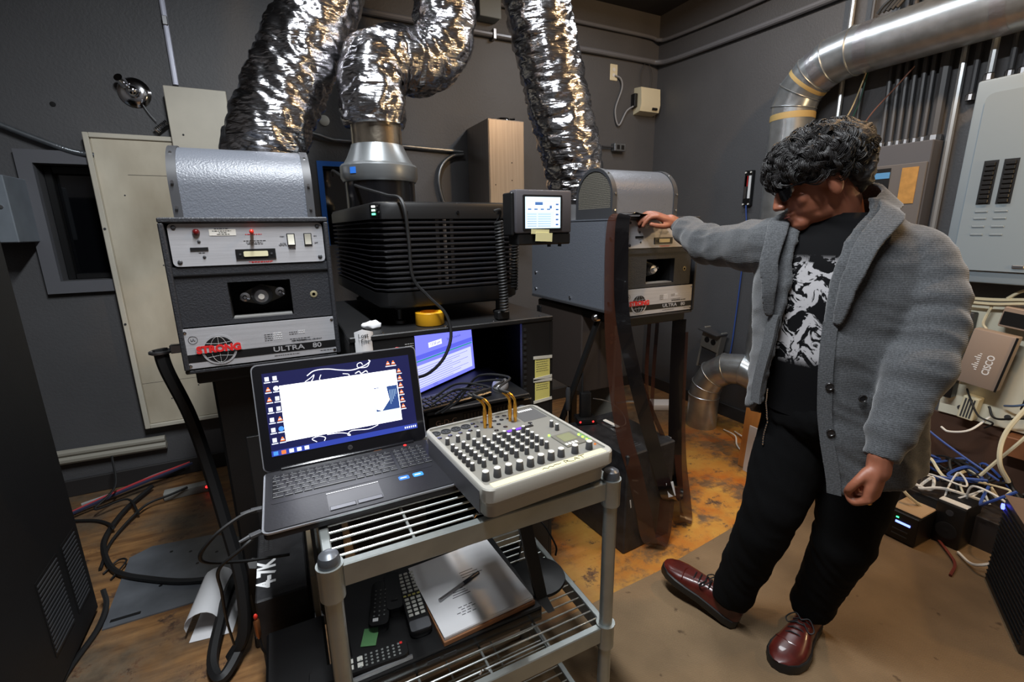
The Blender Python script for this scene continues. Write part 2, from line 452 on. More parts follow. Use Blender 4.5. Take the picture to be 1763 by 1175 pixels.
def lamphouse(loc, label, right):
    t = thing('lamphouse', label, 'lamphouse', loc, (0, 0, 0), 'projector lamphouses')
    zb, zt, hw, dp = 1.070, 1.492, 0.21, 0.80
    z0 = zb
    # main body behind the face
    g = G(); g.b(-hw+0.008, hw-0.008, 0.13, dp, z0+0.005, zt-0.012, 0.004)
    g.b(-hw+0.008, -hw+0.02, 0.055, 0.135, z0+0.005, zt-0.012); g.b(hw-0.02, hw-0.008, 0.055, 0.135, z0+0.005, zt-0.012)
    g.b(-hw+0.02, hw-0.02, 0.055, 0.135, zt-0.03, zt-0.012); g.b(-hw+0.02, hw-0.02, 0.055, 0.135, z0+0.005, z0+0.02)
    g.b(-hw+0.004, hw-0.004, 0.058, dp-0.01, zt-0.06, zt-0.006, 0.003) if False else g.b(-hw+0.005, hw-0.005, 0.06, dp-0.01, zt-0.012, zt-0.006)
    body = g.obj('body', m_hammer, t)
    for s in (-1, 1):
        G().b(s*hw-0.004 if s < 0 else s*hw-0.008, s*hw+0.008 if s < 0 else s*hw+0.004, 0.07, dp-0.02, z0+0.004, z0+0.018, 0.002).obj('side_rail', m_trimd, body)
        for yy, zz in ((0.09, zt-0.09), (0.09, z0+0.05), (dp-0.05, z0+0.05), (dp-0.05, z0+0.14), (0.4, z0+0.04)):
            G().cyl((s*(hw-0.008), yy, zz), (s*(hw-0.002), yy, zz), 0.007, n=8).obj('screw', m_chrome, body)
    # face frame: top lip, side lips, bottom lip
    g = G()
    g.b(-hw, hw, -0.012, 0.06, zt-0.014, zt, 0.003)
    g.b(-hw, -hw+0.013, -0.012, 0.06, z0, zt-0.014, 0.003); g.b(hw-0.013, hw, -0.012, 0.06, z0, zt-0.014, 0.003)
    g.b(-hw, hw, -0.004, 0.06, z0-0.012, z0, 0.003)
    g.obj('face_frame', m_hammerd, t)
    # middle dark panel with the lamp recess
    rx0, rx1, rz0, rz1 = -0.075, 0.088, 1.205, 1.312
    px0, px1, pz0, pz1 = -hw+0.013, hw-0.013, 1.192, 1.36
    g = G()
    g.b(px0, rx0, 0.006, 0.03, pz0, pz1); g.b(rx1, px1, 0.006, 0.03, pz0, pz1)
    g.b(rx0, rx1, 0.006, 0.03, pz0, rz0); g.b(rx0, rx1, 0.006, 0.03, rz1, pz1)
    fp = g.obj('front_panel', m_hammerd, t)
    G().b(px0, px1, 0.0, 0.008, 1.336, 1.3395).obj('panel_seam', m_blk, fp)
    g = G(); g.b(rx0, rx1, 0.12, 0.125, rz0, rz1)
    for a in ((rx0-0.004, rx0), (rx1, rx1+0.004)): g.b(a[0], a[1], 0.031, 0.12, rz0, rz1)
    g.b(rx0, rx1, 0.031, 0.12, rz0-0.004, rz0); g.b(rx0, rx1, 0.031, 0.12, rz1, rz1+0.004)
    rc = g.obj('lamp_recess', m_void, t)
    G().b(rx0+0.004, rx1-0.004, 0.012, 0.05, rz0, rz0+0.004).obj('dusty_ledge', mat('grey_dust', c(120, 120, 118), 0.9), rc)
    kz, kx = 1.262, 0.006
    g = G()  # bracket
    pts = [(kx-0.062, 0.09, kz-0.012), (kx-0.045, 0.09, kz-0.02), (kx, 0.09, kz-0.032), (kx+0.045, 0.09, kz-0.016), (kx+0.066, 0.09, kz-0.006),
           (kx+0.066, 0.09, kz+0.014), (kx+0.045, 0.09, kz+0.02), (kx, 0.09, kz+0.032), (kx-0.045, 0.09, kz+0.012)]
    g.prism(pts, (0, 0.012, 0))
    br = g.obj('lamp_bracket', mat('bracket_metal', c(96, 92, 84), 0.45, 0.6), rc)
    KM = T(kx, 0.09, kz) @ Matrix.Rotation(PI/2, 4, 'X')
    G().lathe([(0.029, 0), (0.03, 0.01), (0.026, 0.016), (0.024, 0.03), (0.019, 0.036), (0.019, 0.042), (0.012, 0.044)], 24, KM).obj('lamp_knob', mat('knob_metal', c(196, 198, 204), 0.38, 0.7), rc)
    G().cyl((kx, 0.05, kz), (kx, 0.034, kz), 0.0085, n=14).obj('knob_center', m_white, rc)
    for dx, dz in ((-0.046, -0.004), (0.052, 0.006)):
        G().lathe([(0.014, 0), (0.014, 0.006), (0.007, 0.007), (0.0065, 0.016), (0.004, 0.018)], 14, T(kx+dx, 0.088, kz+dz) @ Matrix.Rotation(PI/2, 4, 'X')).obj('terminal_stud', m_chrome, rc)
    # scuffed bolt hole
    G().lathe([(0.011, 0), (0.010, 0.0015), (0.005, 0.002), (0.005, -0.004)], 10, T(0.15, 0.006, 1.262) @ Matrix.Rotation(PI/2, 4, 'X')).obj('bolt_hole', mat('bare_metal_chip', c(150, 140, 110), 0.7, 0.3), fp)
    # control panel plate, tilted a touch back like the original
    cp = plate('control_panel', -hw+0.018, hw-0.016, 1.3615, 1.476, 0.002, 0.006, 0.012, m_silver, t)
    for sx_, sz_ in ((-hw+0.032, 1.466), (hw-0.03, 1.466), (-hw+0.034, 1.374), (hw-0.03, 1.376)):
        G().lathe([(0.006, 0), (0.006, 0.002), (0.003, 0.004)], 10, T(sx_, 0.002, sz_) @ Matrix.Rotation(PI/2, 4, 'X')).obj('screw', m_trimd, cp)
    for sx_, sz_ in ((-0.125, 1.428), (-0.118, 1.386)):
        G().lathe([(0.004, 0), (0.004, 0.002), (0.002, 0.003)], 8, T(sx_, 0.002, sz_) @ Matrix.Rotation(PI/2, 4, 'X')).obj('screw', m_trimd, cp)
    G().lathe([(0.009, 0), (0.009, 0.004), (0.006, 0.010), (0.002, 0.012)], 12, T(-0.128, 0.002, 1.453) @ Matrix.Rotation(PI/2, 4, 'X')).obj('indicator_lamp', m_dkred, cp)
    G().b(-0.148, -0.106, -0.001, 0.002, 1.404, 1.412).obj('hour_counter', m_blk, cp)
    G().b(-0.098, -0.034, 0.0008, 0.002, 1.443, 1.460).obj('label_sticker', m_white, cp)
    lines(cp, [(-0.085, -0.05, 1.461, 0.0006, 0.002), (-0.09, -0.045, 1.4555, 0.0006, 0.0016), (-0.075, -0.055, 1.451, 0.0006, 0.0016), (-0.08, -0.05, 1.4465, 0.0006, 0.0016)], m_blk)
    k = G().cyl((0.006, 0.002, 1.455), (0.006, -0.022, 1.452), 0.0045, n=10).obj('release_knob', m_redknob, cp)
    G().ell((0.006, -0.024, 1.452), (0.006, 0.006, 0.007), 10, 6).obj('knob_cap', m_redknob, k)
    lines(cp, [(-0.012, 0.03, 1.445, 0.0016, 0.0018), (-0.012, 0.05, 1.368, 0.0016, 0.0016), (-0.005, 0.045, 1.3655, 0.0016, 0.0012)], m_red)
    lines(cp, [(-0.018, 0.038, 1.427, 0.0016, 0.0014), (-0.012, 0.03, 1.422, 0.0016, 0.0012), (-0.01, 0.03, 1.418, 0.0016, 0.0012), (-0.13, -0.115, 1.397, 0.0016, 0.0014)], m_blk)
    mt = G().b(-0.042, 0.060, -0.002, 0.002, 1.376, 1.404).obj('meter', m_black, cp)
    plate('meter_window', -0.022, 0.040, 1.383, 1.398, -0.006, -0.002, 0.003, m_ivory, mt)
    for dx in (-0.031, 0.049): G().cyl((dx, -0.002, 1.390), (dx, -0.004, 1.390), 0.003, n=8).obj('screw', m_trimd, mt)
    for x_, up in ((0.105, 1), (0.151, 0)):
        s_ = G().b(x_-0.011, x_+0.011, -0.0015, 0.002, 1.410, 1.446, 0.001).obj('rocker_switch', m_blk, cp)
        g = G(); g.prism([(x_-0.0085, -0.0012, 1.413), (x_-0.0085, -0.007 if up else -0.003, 1.4135), (x_-0.0085, -0.003, 1.4285), (x_-0.0085, -0.003 if up else -0.007, 1.4425), (x_-0.0085, -0.0012, 1.443)], (0.017, 0, 0))
        g.obj('rocker', m_switch, s_)
    for s2, x_, z_ in (('MAN', 0.082, 1.437), ('AUTO', 0.082, 1.417), ('REMOTE', 0.081, 1.412), ('ON', 0.172, 1.437), ('OFF', 0.173, 1.417)):
        text(s2, 0.0055, m_blk, cp, T(x_, 0.0016, z_) @ FRONT)
    text('MODE', 0.007, m_blk, cp, T(0.105, 0.0016, 1.402) @ FRONT)
    # lower name plate
    np_ = plate('name_plate', -hw+0.006, hw-0.008, z0+0.004, 1.189, -0.006, 0.0, 0.004, m_silver, t)
    G().b(-hw+0.006, hw-0.008, -0.0068, -0.006, z0+0.022, z0+0.045).obj('black_stripe', m_blk, np_)
    text('ULTRA', 0.021, m_silver, np_, T(0.062, -0.0074, z0+0.0335) @ FRONT, sx=1.35, bold=0.0003)
    text('80', 0.021, m_silver, np_, T(0.142, -0.0074, z0+0.0335) @ FRONT, sx=1.25, bold=0.0003)
    globe_logo(np_, -0.118, z0+0.053, -0.007, 0.038)
    text('FOR PROFESSIONAL USE ONLY', 0.0062, m_blk, np_, T(0.115, -0.0064, z0+0.054) @ FRONT)
    lines(np_, [(0.0, 0.022, 1.152-i*0.006, -0.0062, 0.0014) for i in range(4)] + [(0.068, 0.09, 1.152-i*0.006, -0.0062, 0.0014) for i in range(2)]
          + [(0.068, 0.125, 1.131, -0.0062, 0.0014), (0.075, 0.115, 1.126, -0.0062, 0.0014), (0.02, 0.09, z0+0.014, -0.0062, 0.0016), (0.15, 0.19, z0+0.014, -0.0062, 0.0014)], m_blk)
    lines(np_, [(0.024, 0.048, 1.154-i*0.006, -0.0064, 0.002) for i in range(4)] + [(0.094, 0.112, 1.154-i*0.006, -0.0064, 0.002) for i in range(2)], m_wht)
    g = G()
    g.tube([(-0.178+0.011*math.cos(a), -0.0064, 1.157+0.011*math.sin(a)) for a in [2*PI*i/18 for i in range(19)]], 0.0006, 4)
    g.obj('approval_mark', m_blk, np_); text('UL', 0.010, m_blk, np_, T(-0.178, -0.0064, 1.157) @ FRONT)
    for sx_, sz_ in ((-hw+0.016, 1.18), (hw-0.018, 1.18), (-hw+0.016, z0+0.013), (hw-0.018, z0+0.013)):
        G().lathe([(0.0045, 0), (0.0045, 0.0015), (0.002, 0.003)], 8, T(sx_, -0.006, sz_) @ Matrix.Rotation(PI/2, 4, 'X')).obj('rivet', m_chrome, np_)
    # arched cowl on top, ends closed by trim bands and a perforated sheet
    y0, y1, h = 0.11, 0.385, 0.215
    xw = 0.185
    def archp(x, y0, y1, h, n=18, leg=0.09):
        cy = (y0+y1)/2; ry = (y1-y0)/2
        out = [(x, y0, zt-0.006), (x, y0, zt+leg)]
        for i in range(1, n): 
            a = PI - PI*i/n
            out.append((x, cy + ry*math.cos(a), zt+leg + (h-leg)*math.sin(a)))
        return out + [(x, y1, zt+leg), (x, y1, zt-0.006)]
    co = G().prism(archp(-xw+0.012, y0+0.004, y1-0.004, h-0.004), (2*xw-0.024, 0, 0)).obj('cowl', m_hammer, t)
    for s in (-1, 1):
        o_ = archp(0, y0, y1, h); i_ = archp(0, y0+0.014, y1-0.014, h-0.014)
        xa = -xw-0.003 if s < 0 else xw-0.020
        g = G(); rings = []
        for k_ in range(len(o_)):
            a_, b_ = o_[k_], i_[k_]
            rings.append([(xa, a_[1], a_[2]), (xa+0.023, a_[1], a_[2]), (xa+0.023, b_[1], b_[2]), (xa, b_[1], b_[2])])
        g.loft(rings, True); g.obj('cowl_trim', m_trimd, co)
        xm = -xw+0.004 if s < 0 else xw-0.004
        G().prism(archp(xm-0.003, y0+0.014, y1-0.014, h-0.014), (0.006, 0, 0)).obj('perforated_end', m_mesh, co)
        G().b(xm-0.006, xm+0.006, y0+0.01, y1-0.01, zt-0.005, zt+0.04).obj('end_flange', m_trimd, co)
        for yy, zz in ((y0-0.003, zt+0.03), (y0-0.003, zt+0.1), (y0+0.05, zt+h-0.03)):
            G().cyl((xa+0.011, yy, zz), (xa+0.011, yy-0.004, zz), 0.0042, n=8).obj('screw', m_chrome, co)
    # exhaust collar for the flexible duct
    G().lathe([(0.118, zt-0.012), (0.118, zt+0.12), (0.112, zt+0.12)], 28, T(0.06 if not right else -0.07, 0.56, 0)).obj('exhaust_collar', m_steel, t)
    # pedestal cabinet underneath
    if not right:
        g = G(); g.b(-0.165, 0.16, 0.10, 0.72, 0.05, z0-0.012, 0.008)
        g.b(-0.19, 0.19, 0.02, 0.76, z0-0.05, z0-0.012, 0.004)
        pd = g.obj('pedestal', m_blackm, t)
        G().b(-0.17, 0.17, 0.08, 0.74, 0, 0.05, 0.006).obj('plinth', m_blackm, pd)
        G().b(0.02, 0.09, 0.098, 0.10, 0.835, 0.90).obj('warning_sticker', mat('faded_red_sticker', c(140, 50, 55), 0.6), pd)
        G().b(-0.10, 0.10, 0.097, 0.10, 0.42, 0.80, 0.003).obj('access_door', mat('dark_door', c(34, 33, 33), 0.5), pd)
    else:
        pd = G().b(-0.185, 0.02, 0.32, 0.76, 0.62, z0-0.012, 0.006).obj('pedestal', mat('brown_black_cabinet', c(52, 44, 40), 0.55), t)
        st = G().b(-0.012+0.002, 0.058-0.05, 0.314, 0.3195, 0.86, 0.915).obj('number_sticker', mat('tan_sticker', c(176, 138, 104), 0.7), pd)
        text('2R75', 0.03, m_blk, st, T(-0.002, 0.3135, 0.887) @ FRONT, bold=0.0006)
        G().b(-0.18, 0.19, 0.02, 0.76, z0-0.05, z0-0.012, 0.004).obj('base_frame', m_blackm, t)
        for (a, b_) in (((-0.17, 0.74, z0-0.05), (-0.17, 0.74, 0)), ((0.17, 0.74, z0-0.05), (0.17, 0.74, 0)), ((0.05, 0.74, z0-0.05), (0.05, 0.74, 0))):
            G().b(a[0]-0.022, a[0]+0.022, a[1]-0.022, a[1]+0.022, 0, a[2], 0.003).obj('leg', m_blackm, t)
        G().tube([(-0.175, 0.2, z0-0.04), (-0.26, 0.3, 0.62), (-0.30, 0.34, 0.45)], 0.016, 8).obj('brace', m_blackm, t)
        G().lathe([(0.02, 0), (0.02, 0.02), (0.012, 0.03)], 12, T(-0.185, 0.19, z0-0.03) @ Matrix.Rotation(-PI/2, 4, 'Y')).obj('hinge_bolt', m_chrome, t)
        gp = G().b(0.028, 0.045, 0.33, 0.60, 0.02, z0-0.05, 0.002).obj('glazed_side_panel', mat('pale_edge_panel', c(150, 146, 136), 0.4, 0.3), t)
        G().tube([(0.03, 0.3, 0.53), (0.10, 0.29, 0.53), (0.17, 0.30, 0.515)], 0.008, 8).obj('crossbar', m_steel, t)
    return t
lamphouse((-0.06, 1.55, 0), 'grey lamphouse behind the laptop, its whole front panel in view', False)
lamphouse((1.502, 1.55, 0), 'grey lamphouse under the man\'s outstretched hand with a perforated cowl end', True)

# ================================================================ equipment rack and digital projector
rk = thing('equipment_rack', 'black steel equipment rack holding the monitor under the louvered projector', 'rack', (0.512, 1.40, 0))
G().b(-0.350, 0.350, 0.0, 0.80, 1.128, 1.145, 0.003).obj('top_panel', m_blackm, rk)
G().b(-0.350, -0.337, 0.005, 0.79, 0.03, 1.128, 0.002).obj('side_panel', m_blackm, rk)
G().b(0.337, 0.352, 0.005, 0.79, 0.03, 1.128, 0.002).obj('side_panel', m_blackm, rk)
G().b(-0.337, 0.337, 0.775, 0.79, 0.03, 1.128).obj('back_panel', m_blackm, rk)
fl = G().b(-0.337, -0.155, 0.004, 0.02, 0.03, 1.127, 0.001).obj('front_post', m_blackm, rk)
fr = G().b(0.225, 0.337, 0.004, 0.02, 0.03, 1.127, 0.001).obj('front_post', m_blackm, rk)
g = G()
for i in range(46): g.b(0.230, 0.240, 0.001, 0.0045, 1.10-i*0.022, 1.11-i*0.022)
o = g.obj('rack_holes', m_void, fr); o['kind'] = 'stuff'
G().b(-0.337, 0.337, 0.0, 0.79, 0.0, 0.03, 0.002).obj('base', m_blackm, rk)
G().b(-0.15, 0.22, -0.06, 0.30, 0.880, 0.894, 0.003).obj('keyboard_shelf', m_blackm, rk)
lg = G().b(-0.235, -0.19, 0.0028, 0.004, 1.060, 1.105).obj('maker_badge', m_blk, fl)
text('h', 0.03, m_red, lg, T(-0.2125, 0.0024, 1.085) @ FRONT, bold=0.0008)
g = G(); g.tube([(-0.2125+0.0135*math.cos(a), 0.0024, 1.0855+0.0135*math.sin(a)) for a in [2*PI*i/20 for i in range(21)]], 0.0009, 4); g.obj('badge_ring', m_red, lg)
lines(fl, [(-0.232, -0.195, 1.066, 0.0035, 0.0022), (-0.232, -0.195, 1.061, 0.0035, 0.0016)] + [(-0.187, -0.16, 1.105-i*0.007, 0.0035, 0.0013) for i in range(5)], m_wht)
for x_ in (-0.25, -0.05, 0.12, 0.30): G().ell((x_, 0.012, 1.147), (0.004, 0.004, 0.003), 8, 4).obj('screw', m_chrome, rk)

pj = thing('digital_projector', 'black digital cinema projector with horizontal louvers and three status lights', 'projector', (0.272, 1.462, 1.150), (0, 0, R(2.5)))
PW, PD, PZ0, PZ1 = 0.515, 0.78, 0.058, 0.386
def pj_ring(z, ins=0.0):
    ch = 0.055
    return [(ins+0.0, ch, z), (ins+ch*0.5, 0.012+ins, z), (ch+0.02, ins*0.5, z), (PW-ch-0.02, ins*0.5, z), (PW-ch*0.5-ins, 0.012+ins, z), (PW-ins, ch, z), (PW-ins, PD-ins, z), (ins, PD-ins, z)]
g = G(); g.loft([pj_ring(PZ0, 0.012), pj_ring(PZ0+0.01, 0.0), pj_ring(PZ0+0.05, 0.0)]); g.obj('lower_band', m_black, pj)
g = G(); g.loft([pj_ring(PZ1-0.052, 0.0), pj_ring(PZ1-0.016, 0.0), pj_ring(PZ1-0.004, 0.006), pj_ring(PZ1, 0.02)]); tb = g.obj('top_cover', m_black, pj)
for x_ in (0.10, 0.27, 0.42): G().cyl((x_, 0.001, PZ1-0.032), (x_, -0.003, PZ1-0.032), 0.005, n=8).obj('screw', m_blackg, tb)
g = G(); g.loft([[(p[0]*0.94+0.016, p[1]*0.97+0.022, PZ0+0.049) for p in pj_ring(0)], [(p[0]*0.94+0.016, p[1]*0.97+0.022, PZ1-0.05) for p in pj_ring(0)]]); g.obj('inner_core', m_void, pj)
m_louv = mat('louver_plastic', c(38, 38, 41), 0.28)
zs0, zs1 = PZ0+0.052, PZ1-0.053
nl = 13; st = (zs1-zs0)/nl
g = G()
lr = []
for dz, ins in ((-0.36*st, 0.012), (-0.28*st, 0.002), (0.0*st, 0.0), (0.22*st, 0.014)):
    lr.append([p for p in pj_ring(dz, ins)])
g.loft(lr); lm = g.mesh('louver')
for i in range(nl):
    put('louver', lm, m_louv, pj, (0, 0, zs0 + (i+0.5)*st))
# bright metal strips put in as vertical glints between the front louvers
for x_ in (0.20, 0.225, 0.25): 
    G().b(x_, x_+0.012, 0.022, 0.026, zs0, zs1).obj('grille_glint', m_chrome if x_ == 0.225 else m_steel, pj)
sl = G().b(0.006, 0.046, -0.003, 0.004, PZ1-0.047, PZ1-0.008, 0.001, 1, T(0.0, 0.055, 0) @ Matrix.Rotation(R(-57.4), 4, 'Z')).obj('status_panel', m_blackg, pj)
SM = T(0.008, 0.0425, 0) @ Matrix.Rotation(R(-57.4), 4, 'Z')
for i, (cc, kk) in enumerate(((c(235, 240, 235), 1.6), (c(200, 235, 215), 1.6), (c(90, 225, 150), 2.4))):
    G().b(0.002, 0.016, -0.0055, -0.004, PZ1-0.018-i*0.011, PZ1-0.012-i*0.011, 0, 1, SM).obj('status_light', emi('status_light_%d' % i, cc, kk), sl)
for x_, z_ in ((0.025, -0.014), (0.022, -0.024), (0.03, -0.032)):
    G().cyl(SM @ Vector((x_, -0.004, PZ1+z_)), SM @ Vector((x_, -0.006, PZ1+z_)), 0.003, n=8).obj('button', m_steel, sl)
for x_, y_ in ((0.075, 0.06), (0.44, 0.06), (0.075, 0.7), (0.44, 0.7)):
    G().lathe([(0.018, 0), (0.018, 0.01), (0.008, 0.014), (0.008, 0.05), (0.014, 0.06)], 12, T(x_, y_, 0)).obj('foot', m_black, pj)
g = G(); g.b(0.06, PW-0.06, 0.05, PD-0.05, 0.045, 0.06, 0.004); g.obj('underside', m_void, pj)
# black exhaust stack on the projector with a grey reducing cone
hd = thing('exhaust_hood', 'grey spun metal reducing cone on black stack above the louvered projector', 'exhaust hood', (0.40, 1.95, 1.535))
G().lathe([(0.132, 0), (0.132, 0.115), (0.125, 0.115)], 36).obj('stack', m_blackg, hd)
G().lathe([(0.128, 0.095), (0.138, 0.097), (0.146, 0.112), (0.146, 0.152), (0.140, 0.160), (0.132, 0.163), (0.118, 0.185), (0.100, 0.225), (0.098, 0.232), (0.090, 0.232)], 40).obj('reducing_cone', mat('spun_metal', c(150, 154, 156), 0.33, 0.75, var=0.15, vscale=5), hd)
G().lathe([(0.094, 0.225), (0.094, 0.315), (0.09, 0.315)], 32).obj('neck_pipe', mat('tarnished_foil', c(190, 178, 160), 0.25, 1.0, bump=0.3, scale=40), hd)
G().prism([(0.144*math.cos(a), 0.144*math.sin(a), 0.12) for a in [R(214), R(219), R(224)]] + [(0.148*math.cos(a), 0.148*math.sin(a), 0.12) for a in [R(224), R(219), R(214)]], (0, 0, 0.022)).obj('blue_sticker', m_bluetape, hd)

# touch panel on the right front corner of the projector
tp = thing('touch_panel', 'small grey touch screen panel mounted at the right corner of the projector', 'touch panel', (0.75, 1.275, 1.40))
hs = G().b(-0.098, 0.10, 0.0, 0.045, 0.035, 0.163, 0.006, 2).obj('housing', mat('panel_grey', c(74, 72, 76), 0.45), tp)
G().b(-0.108, -0.098, 0.008, 0.07, 0.03, 0.155, 0.003).obj('side_cover', m_black, tp)
G().b(-0.09, 0.10, 0.004, 0.07, 0.0, 0.036, 0.004).obj('lower_box', m_black, tp)
for x_ in (0.035, 0.075): G().cyl((x_, 0.03, 0), (x_, 0.03, -0.008), 0.006, n=8).obj('thumb_screw', m_blackg, tp)
sc_ = plate('bezel', -0.075, 0.062, 0.044, 0.148, -0.003, 0.0, 0.003, m_black, hs)
G().b(-0.068, 0.055, -0.0042, -0.003, 0.05, 0.142).obj('screen', emi('panel_screen', c(188, 214, 232), 1.25), sc_)
e_dk = emi('screen_dark_text', c(60, 80, 110), 0.8); e_pl = emi('screen_pale', c(226, 240, 248), 1.3); e_bl = emi('screen_blue', c(70, 110, 170), 0.9)
g = G(); g.b(-0.066, 0.053, -0.0046, -0.0042, 0.132, 0.141); g.b(-0.064, 0.028, -0.0046, -0.0042, 0.10, 0.128)
for i in range(5): g.b(0.034, 0.052, -0.0046, -0.0042, 0.055+i*0.015, 0.066+i*0.015)
g.obj('screen_fields', e_pl, sc_)
g = G(); g.b(-0.035, -0.008, -0.005, -0.0046, 0.118, 0.127); g.b(0.016, 0.024, -0.005, -0.0046, 0.108, 0.117)
for i in range(5): g.b(0.038, 0.048, -0.005, -0.0046, 0.058+i*0.015, 0.063+i*0.015)
for i in range(6): g.b(-0.062, -0.03, -0.005, -0.0046, 0.056+i*0.007, 0.0572+i*0.007); g.b(-0.025, 0.02, -0.005, -0.0046, 0.056+i*0.007, 0.0572+i*0.007)
for i in range(4): g.b(-0.06+i*0.022, -0.048+i*0.022, -0.005, -0.0046, 0.104, 0.108)
g.obj('screen_marks', e_bl, sc_)
G().b(-0.05, 0.012, -0.0075, -0.0045, 0.032, 0.046, 0, 1, T(0, 0, 0) @ Matrix.Rotation(R(2), 4, 'Y')).obj('tape_note', mat('pale_tape', c(206, 200, 150), 0.7), tp, label='yellowed tape label under the screen')
G().b(-0.036, 0.022, -0.0095, -0.0065, 0.010, 0.036, 0, 1, Matrix.Rotation(R(3), 4, 'Y')).obj('tape_note', mat('yellow_note2', c(206, 200, 150), 0.8), tp)
G().b(-0.02, 0.02, 0.07, 0.19, 0.06, 0.09, 0.003).obj('mount_arm', m_black, tp)
def coil(name, p0, p1, turns, cr, r, label):
    p0 = Vector(p0); p1 = Vector(p1); ax = (p1-p0); q = ax.to_track_quat('Z', 'Y')
    n = turns*10
    pts = [p0 + ax*(i/n) + q @ Vector((cr*math.cos(2*PI*i/10), cr*math.sin(2*PI*i/10), 0)) - p0 for i in range(n+1)]
    ends = sp([Vector((-0.02, -0.01, 0.03)), Vector((0.0, -0.012, 0.034)), Vector((0.006, 0, 0.016)), pts[0]], 5)
    g = G(); g.tube(ends[:-1] + pts, r, 6)
    return tag(g.obj(name, m_rubber, None, p0), label, 'cord', 'coiled cords')
coil('coiled_cord', (0.655, 1.405, 1.475), (0.672, 1.405, 1.18), 30, 0.012, 0.0042, 'long black coiled cord hanging over the louvers down to the rack top')
coil('coiled_cord', (0.72, 1.412, 1.462), (0.712, 1.412, 1.25), 22, 0.010, 0.0038, 'shorter black coiled cord beside the touch panel')
G_ = G().b(-0.022, 0.022, -0.02, 0.02, 0, 0.03, 0.004)
tag(G_.obj('cord_clamp', m_black, None, (0.672, 1.43, 1.147)), 'black clamp on rack top where the coiled cord ends', 'clamp')
g = G(); g.lathe([(0.03, 0), (0.046, 0), (0.047, 0.002), (0.047, 0.040), (0.045, 0.042), (0.03, 0.042), (0.029, 0.02)], 32)
tag(g.obj('tape_roll', mat('yellow_tape', c(226, 164, 26), 0.45), None, (0.43, 1.475, 1.147)), 'roll of yellow tape under the projector on the rack', 'tape roll')
# ================================================================ foil ducts
def foil_material():
    M = bpy.data.materials.new('crinkled_foil'); M.use_nodes = True
    nt = M.node_tree; N = nt.nodes; L = nt.links; b = N['Principled BSDF']
    b.inputs['Metallic'].default_value = 1.0; b.inputs['Roughness'].default_value = 0.19
    b.inputs['Base Color'].default_value = c(186, 185, 188)
    tc = N.new('ShaderNodeTexCoord'); mp = N.new('ShaderNodeMapping'); mp.inputs['Scale'].default_value = (9, 9, 38); mp.inputs['Rotation'].default_value = (0.25, 0.35, 0)
    L.new(tc.outputs['Object'], mp.inputs['Vector'])
    n = N.new('ShaderNodeTexNoise'); n.inputs['Scale'].default_value = 1.0; n.inputs['Detail'].default_value = 5; n.inputs['Distortion'].default_value = 0.8
    L.new(mp.outputs[0], n.inputs['Vector'])
    n2 = N.new('ShaderNodeTexVoronoi'); n2.inputs['Scale'].default_value = 1.6; n2.feature = 'DISTANCE_TO_EDGE'
    L.new(mp.outputs[0], n2.inputs['Vector'])
    a = N.new('ShaderNodeMath'); a.operation = 'MULTIPLY_ADD'; a.inputs[1].default_value = 0.5
    L.new(n2.outputs['Distance'], a.inputs[0]); L.new(n.outputs['Fac'], a.inputs[2])
    bp = N.new('ShaderNodeBump'); bp.inputs['Strength'].default_value = 0.55; bp.inputs['Distance'].default_value = 0.014
    L.new(a.outputs[0], bp.inputs['Height']); L.new(bp.outputs[0], b.inputs['Normal'])
    return M
m_foil = foil_material()
def foil_duct(pts, rad, label, seed, squash=1.0, end_flare=0.0):
    path = sp(pts, 24)
    # resample evenly
    L = [0.0]
    for a, b_ in zip(path, path[1:]): L.append(L[-1] + (b_-a).length)
    step = 0.0085; n = int(L[-1]/step); res = []; j = 0
    for i in range(n+1):
        s_ = L[-1]*i/n
        while j < len(L)-2 and L[j+1] < s_: j += 1
        t = (s_-L[j])/max(L[j+1]-L[j], 1e-9); res.append(path[j].lerp(path[j+1], t))
    o0 = res[0].copy()
    NS = 64
    t = (res[1]-res[0]).normalized(); nx = Vector((1, 0, 0)); nx = (nx - t*nx.dot(t)).normalized()
    rings = []
    for i, p in enumerate(res):
        t2 = (res[min(i+1, n)]-res[max(i-1, 0)]).normalized()
        nx = (nx - t2*nx.dot(t2)).normalized(); ny = t2.cross(nx)
        s_ = L[-1]*i/n
        rg = []
        for k in range(NS):
            th = 2*PI*k/NS
            cx, sy = math.cos(th), math.sin(th)
            q = Vector((cx*2.2+seed, sy*2.2, s_*13 + math.sin(th+seed)*0.9))
            d = 0.009*(abs(noise.noise(q))*2-0.6)
            q2 = Vector((cx*1.4, sy*1.4+seed, s_*30 + math.sin(th+seed)*2.2))
            mk = 0.35 + 0.9*max(0, noise.noise(Vector((cx*1.5+seed, sy*1.5, s_*5)))+0.2)
            d += 0.0095*mk*(1-abs(noise.noise(q2))*2.6)
            q3 = Vector((cx*5+seed, sy*5, s_*70 + math.sin(th*2)*2))
            d += 0.003*noise.noise(q3)
            d -= 0.006*max(0, math.cos(2*PI*(s_/0.075 + th/(2*PI))))**6
            e = 1.0
            if i < 5: e = 0.94 + 0.012*i
            r = rad*e + d
            rg.append(p - o0 + nx*(r*cx) + ny*(r*squash*sy))
        rings.append(rg)
    g = G(); g.loft(rings, True)
    return tag(g.obj('foil_duct', m_foil, None, o0, sharp=75), label, 'duct', 'crinkled foil exhaust ducts')
foil_duct([(0.0, 2.11, 1.60), (0.005, 2.10, 1.74), (0.08, 2.09, 1.92), (0.17, 2.09, 2.10), (0.28, 2.12, 2.33), (0.36, 2.16, 2.66), (0.38, 2.20, 3.085)], 0.140, 'wide foil duct leaning right above the lamphouse with the full front panel', 1.3)
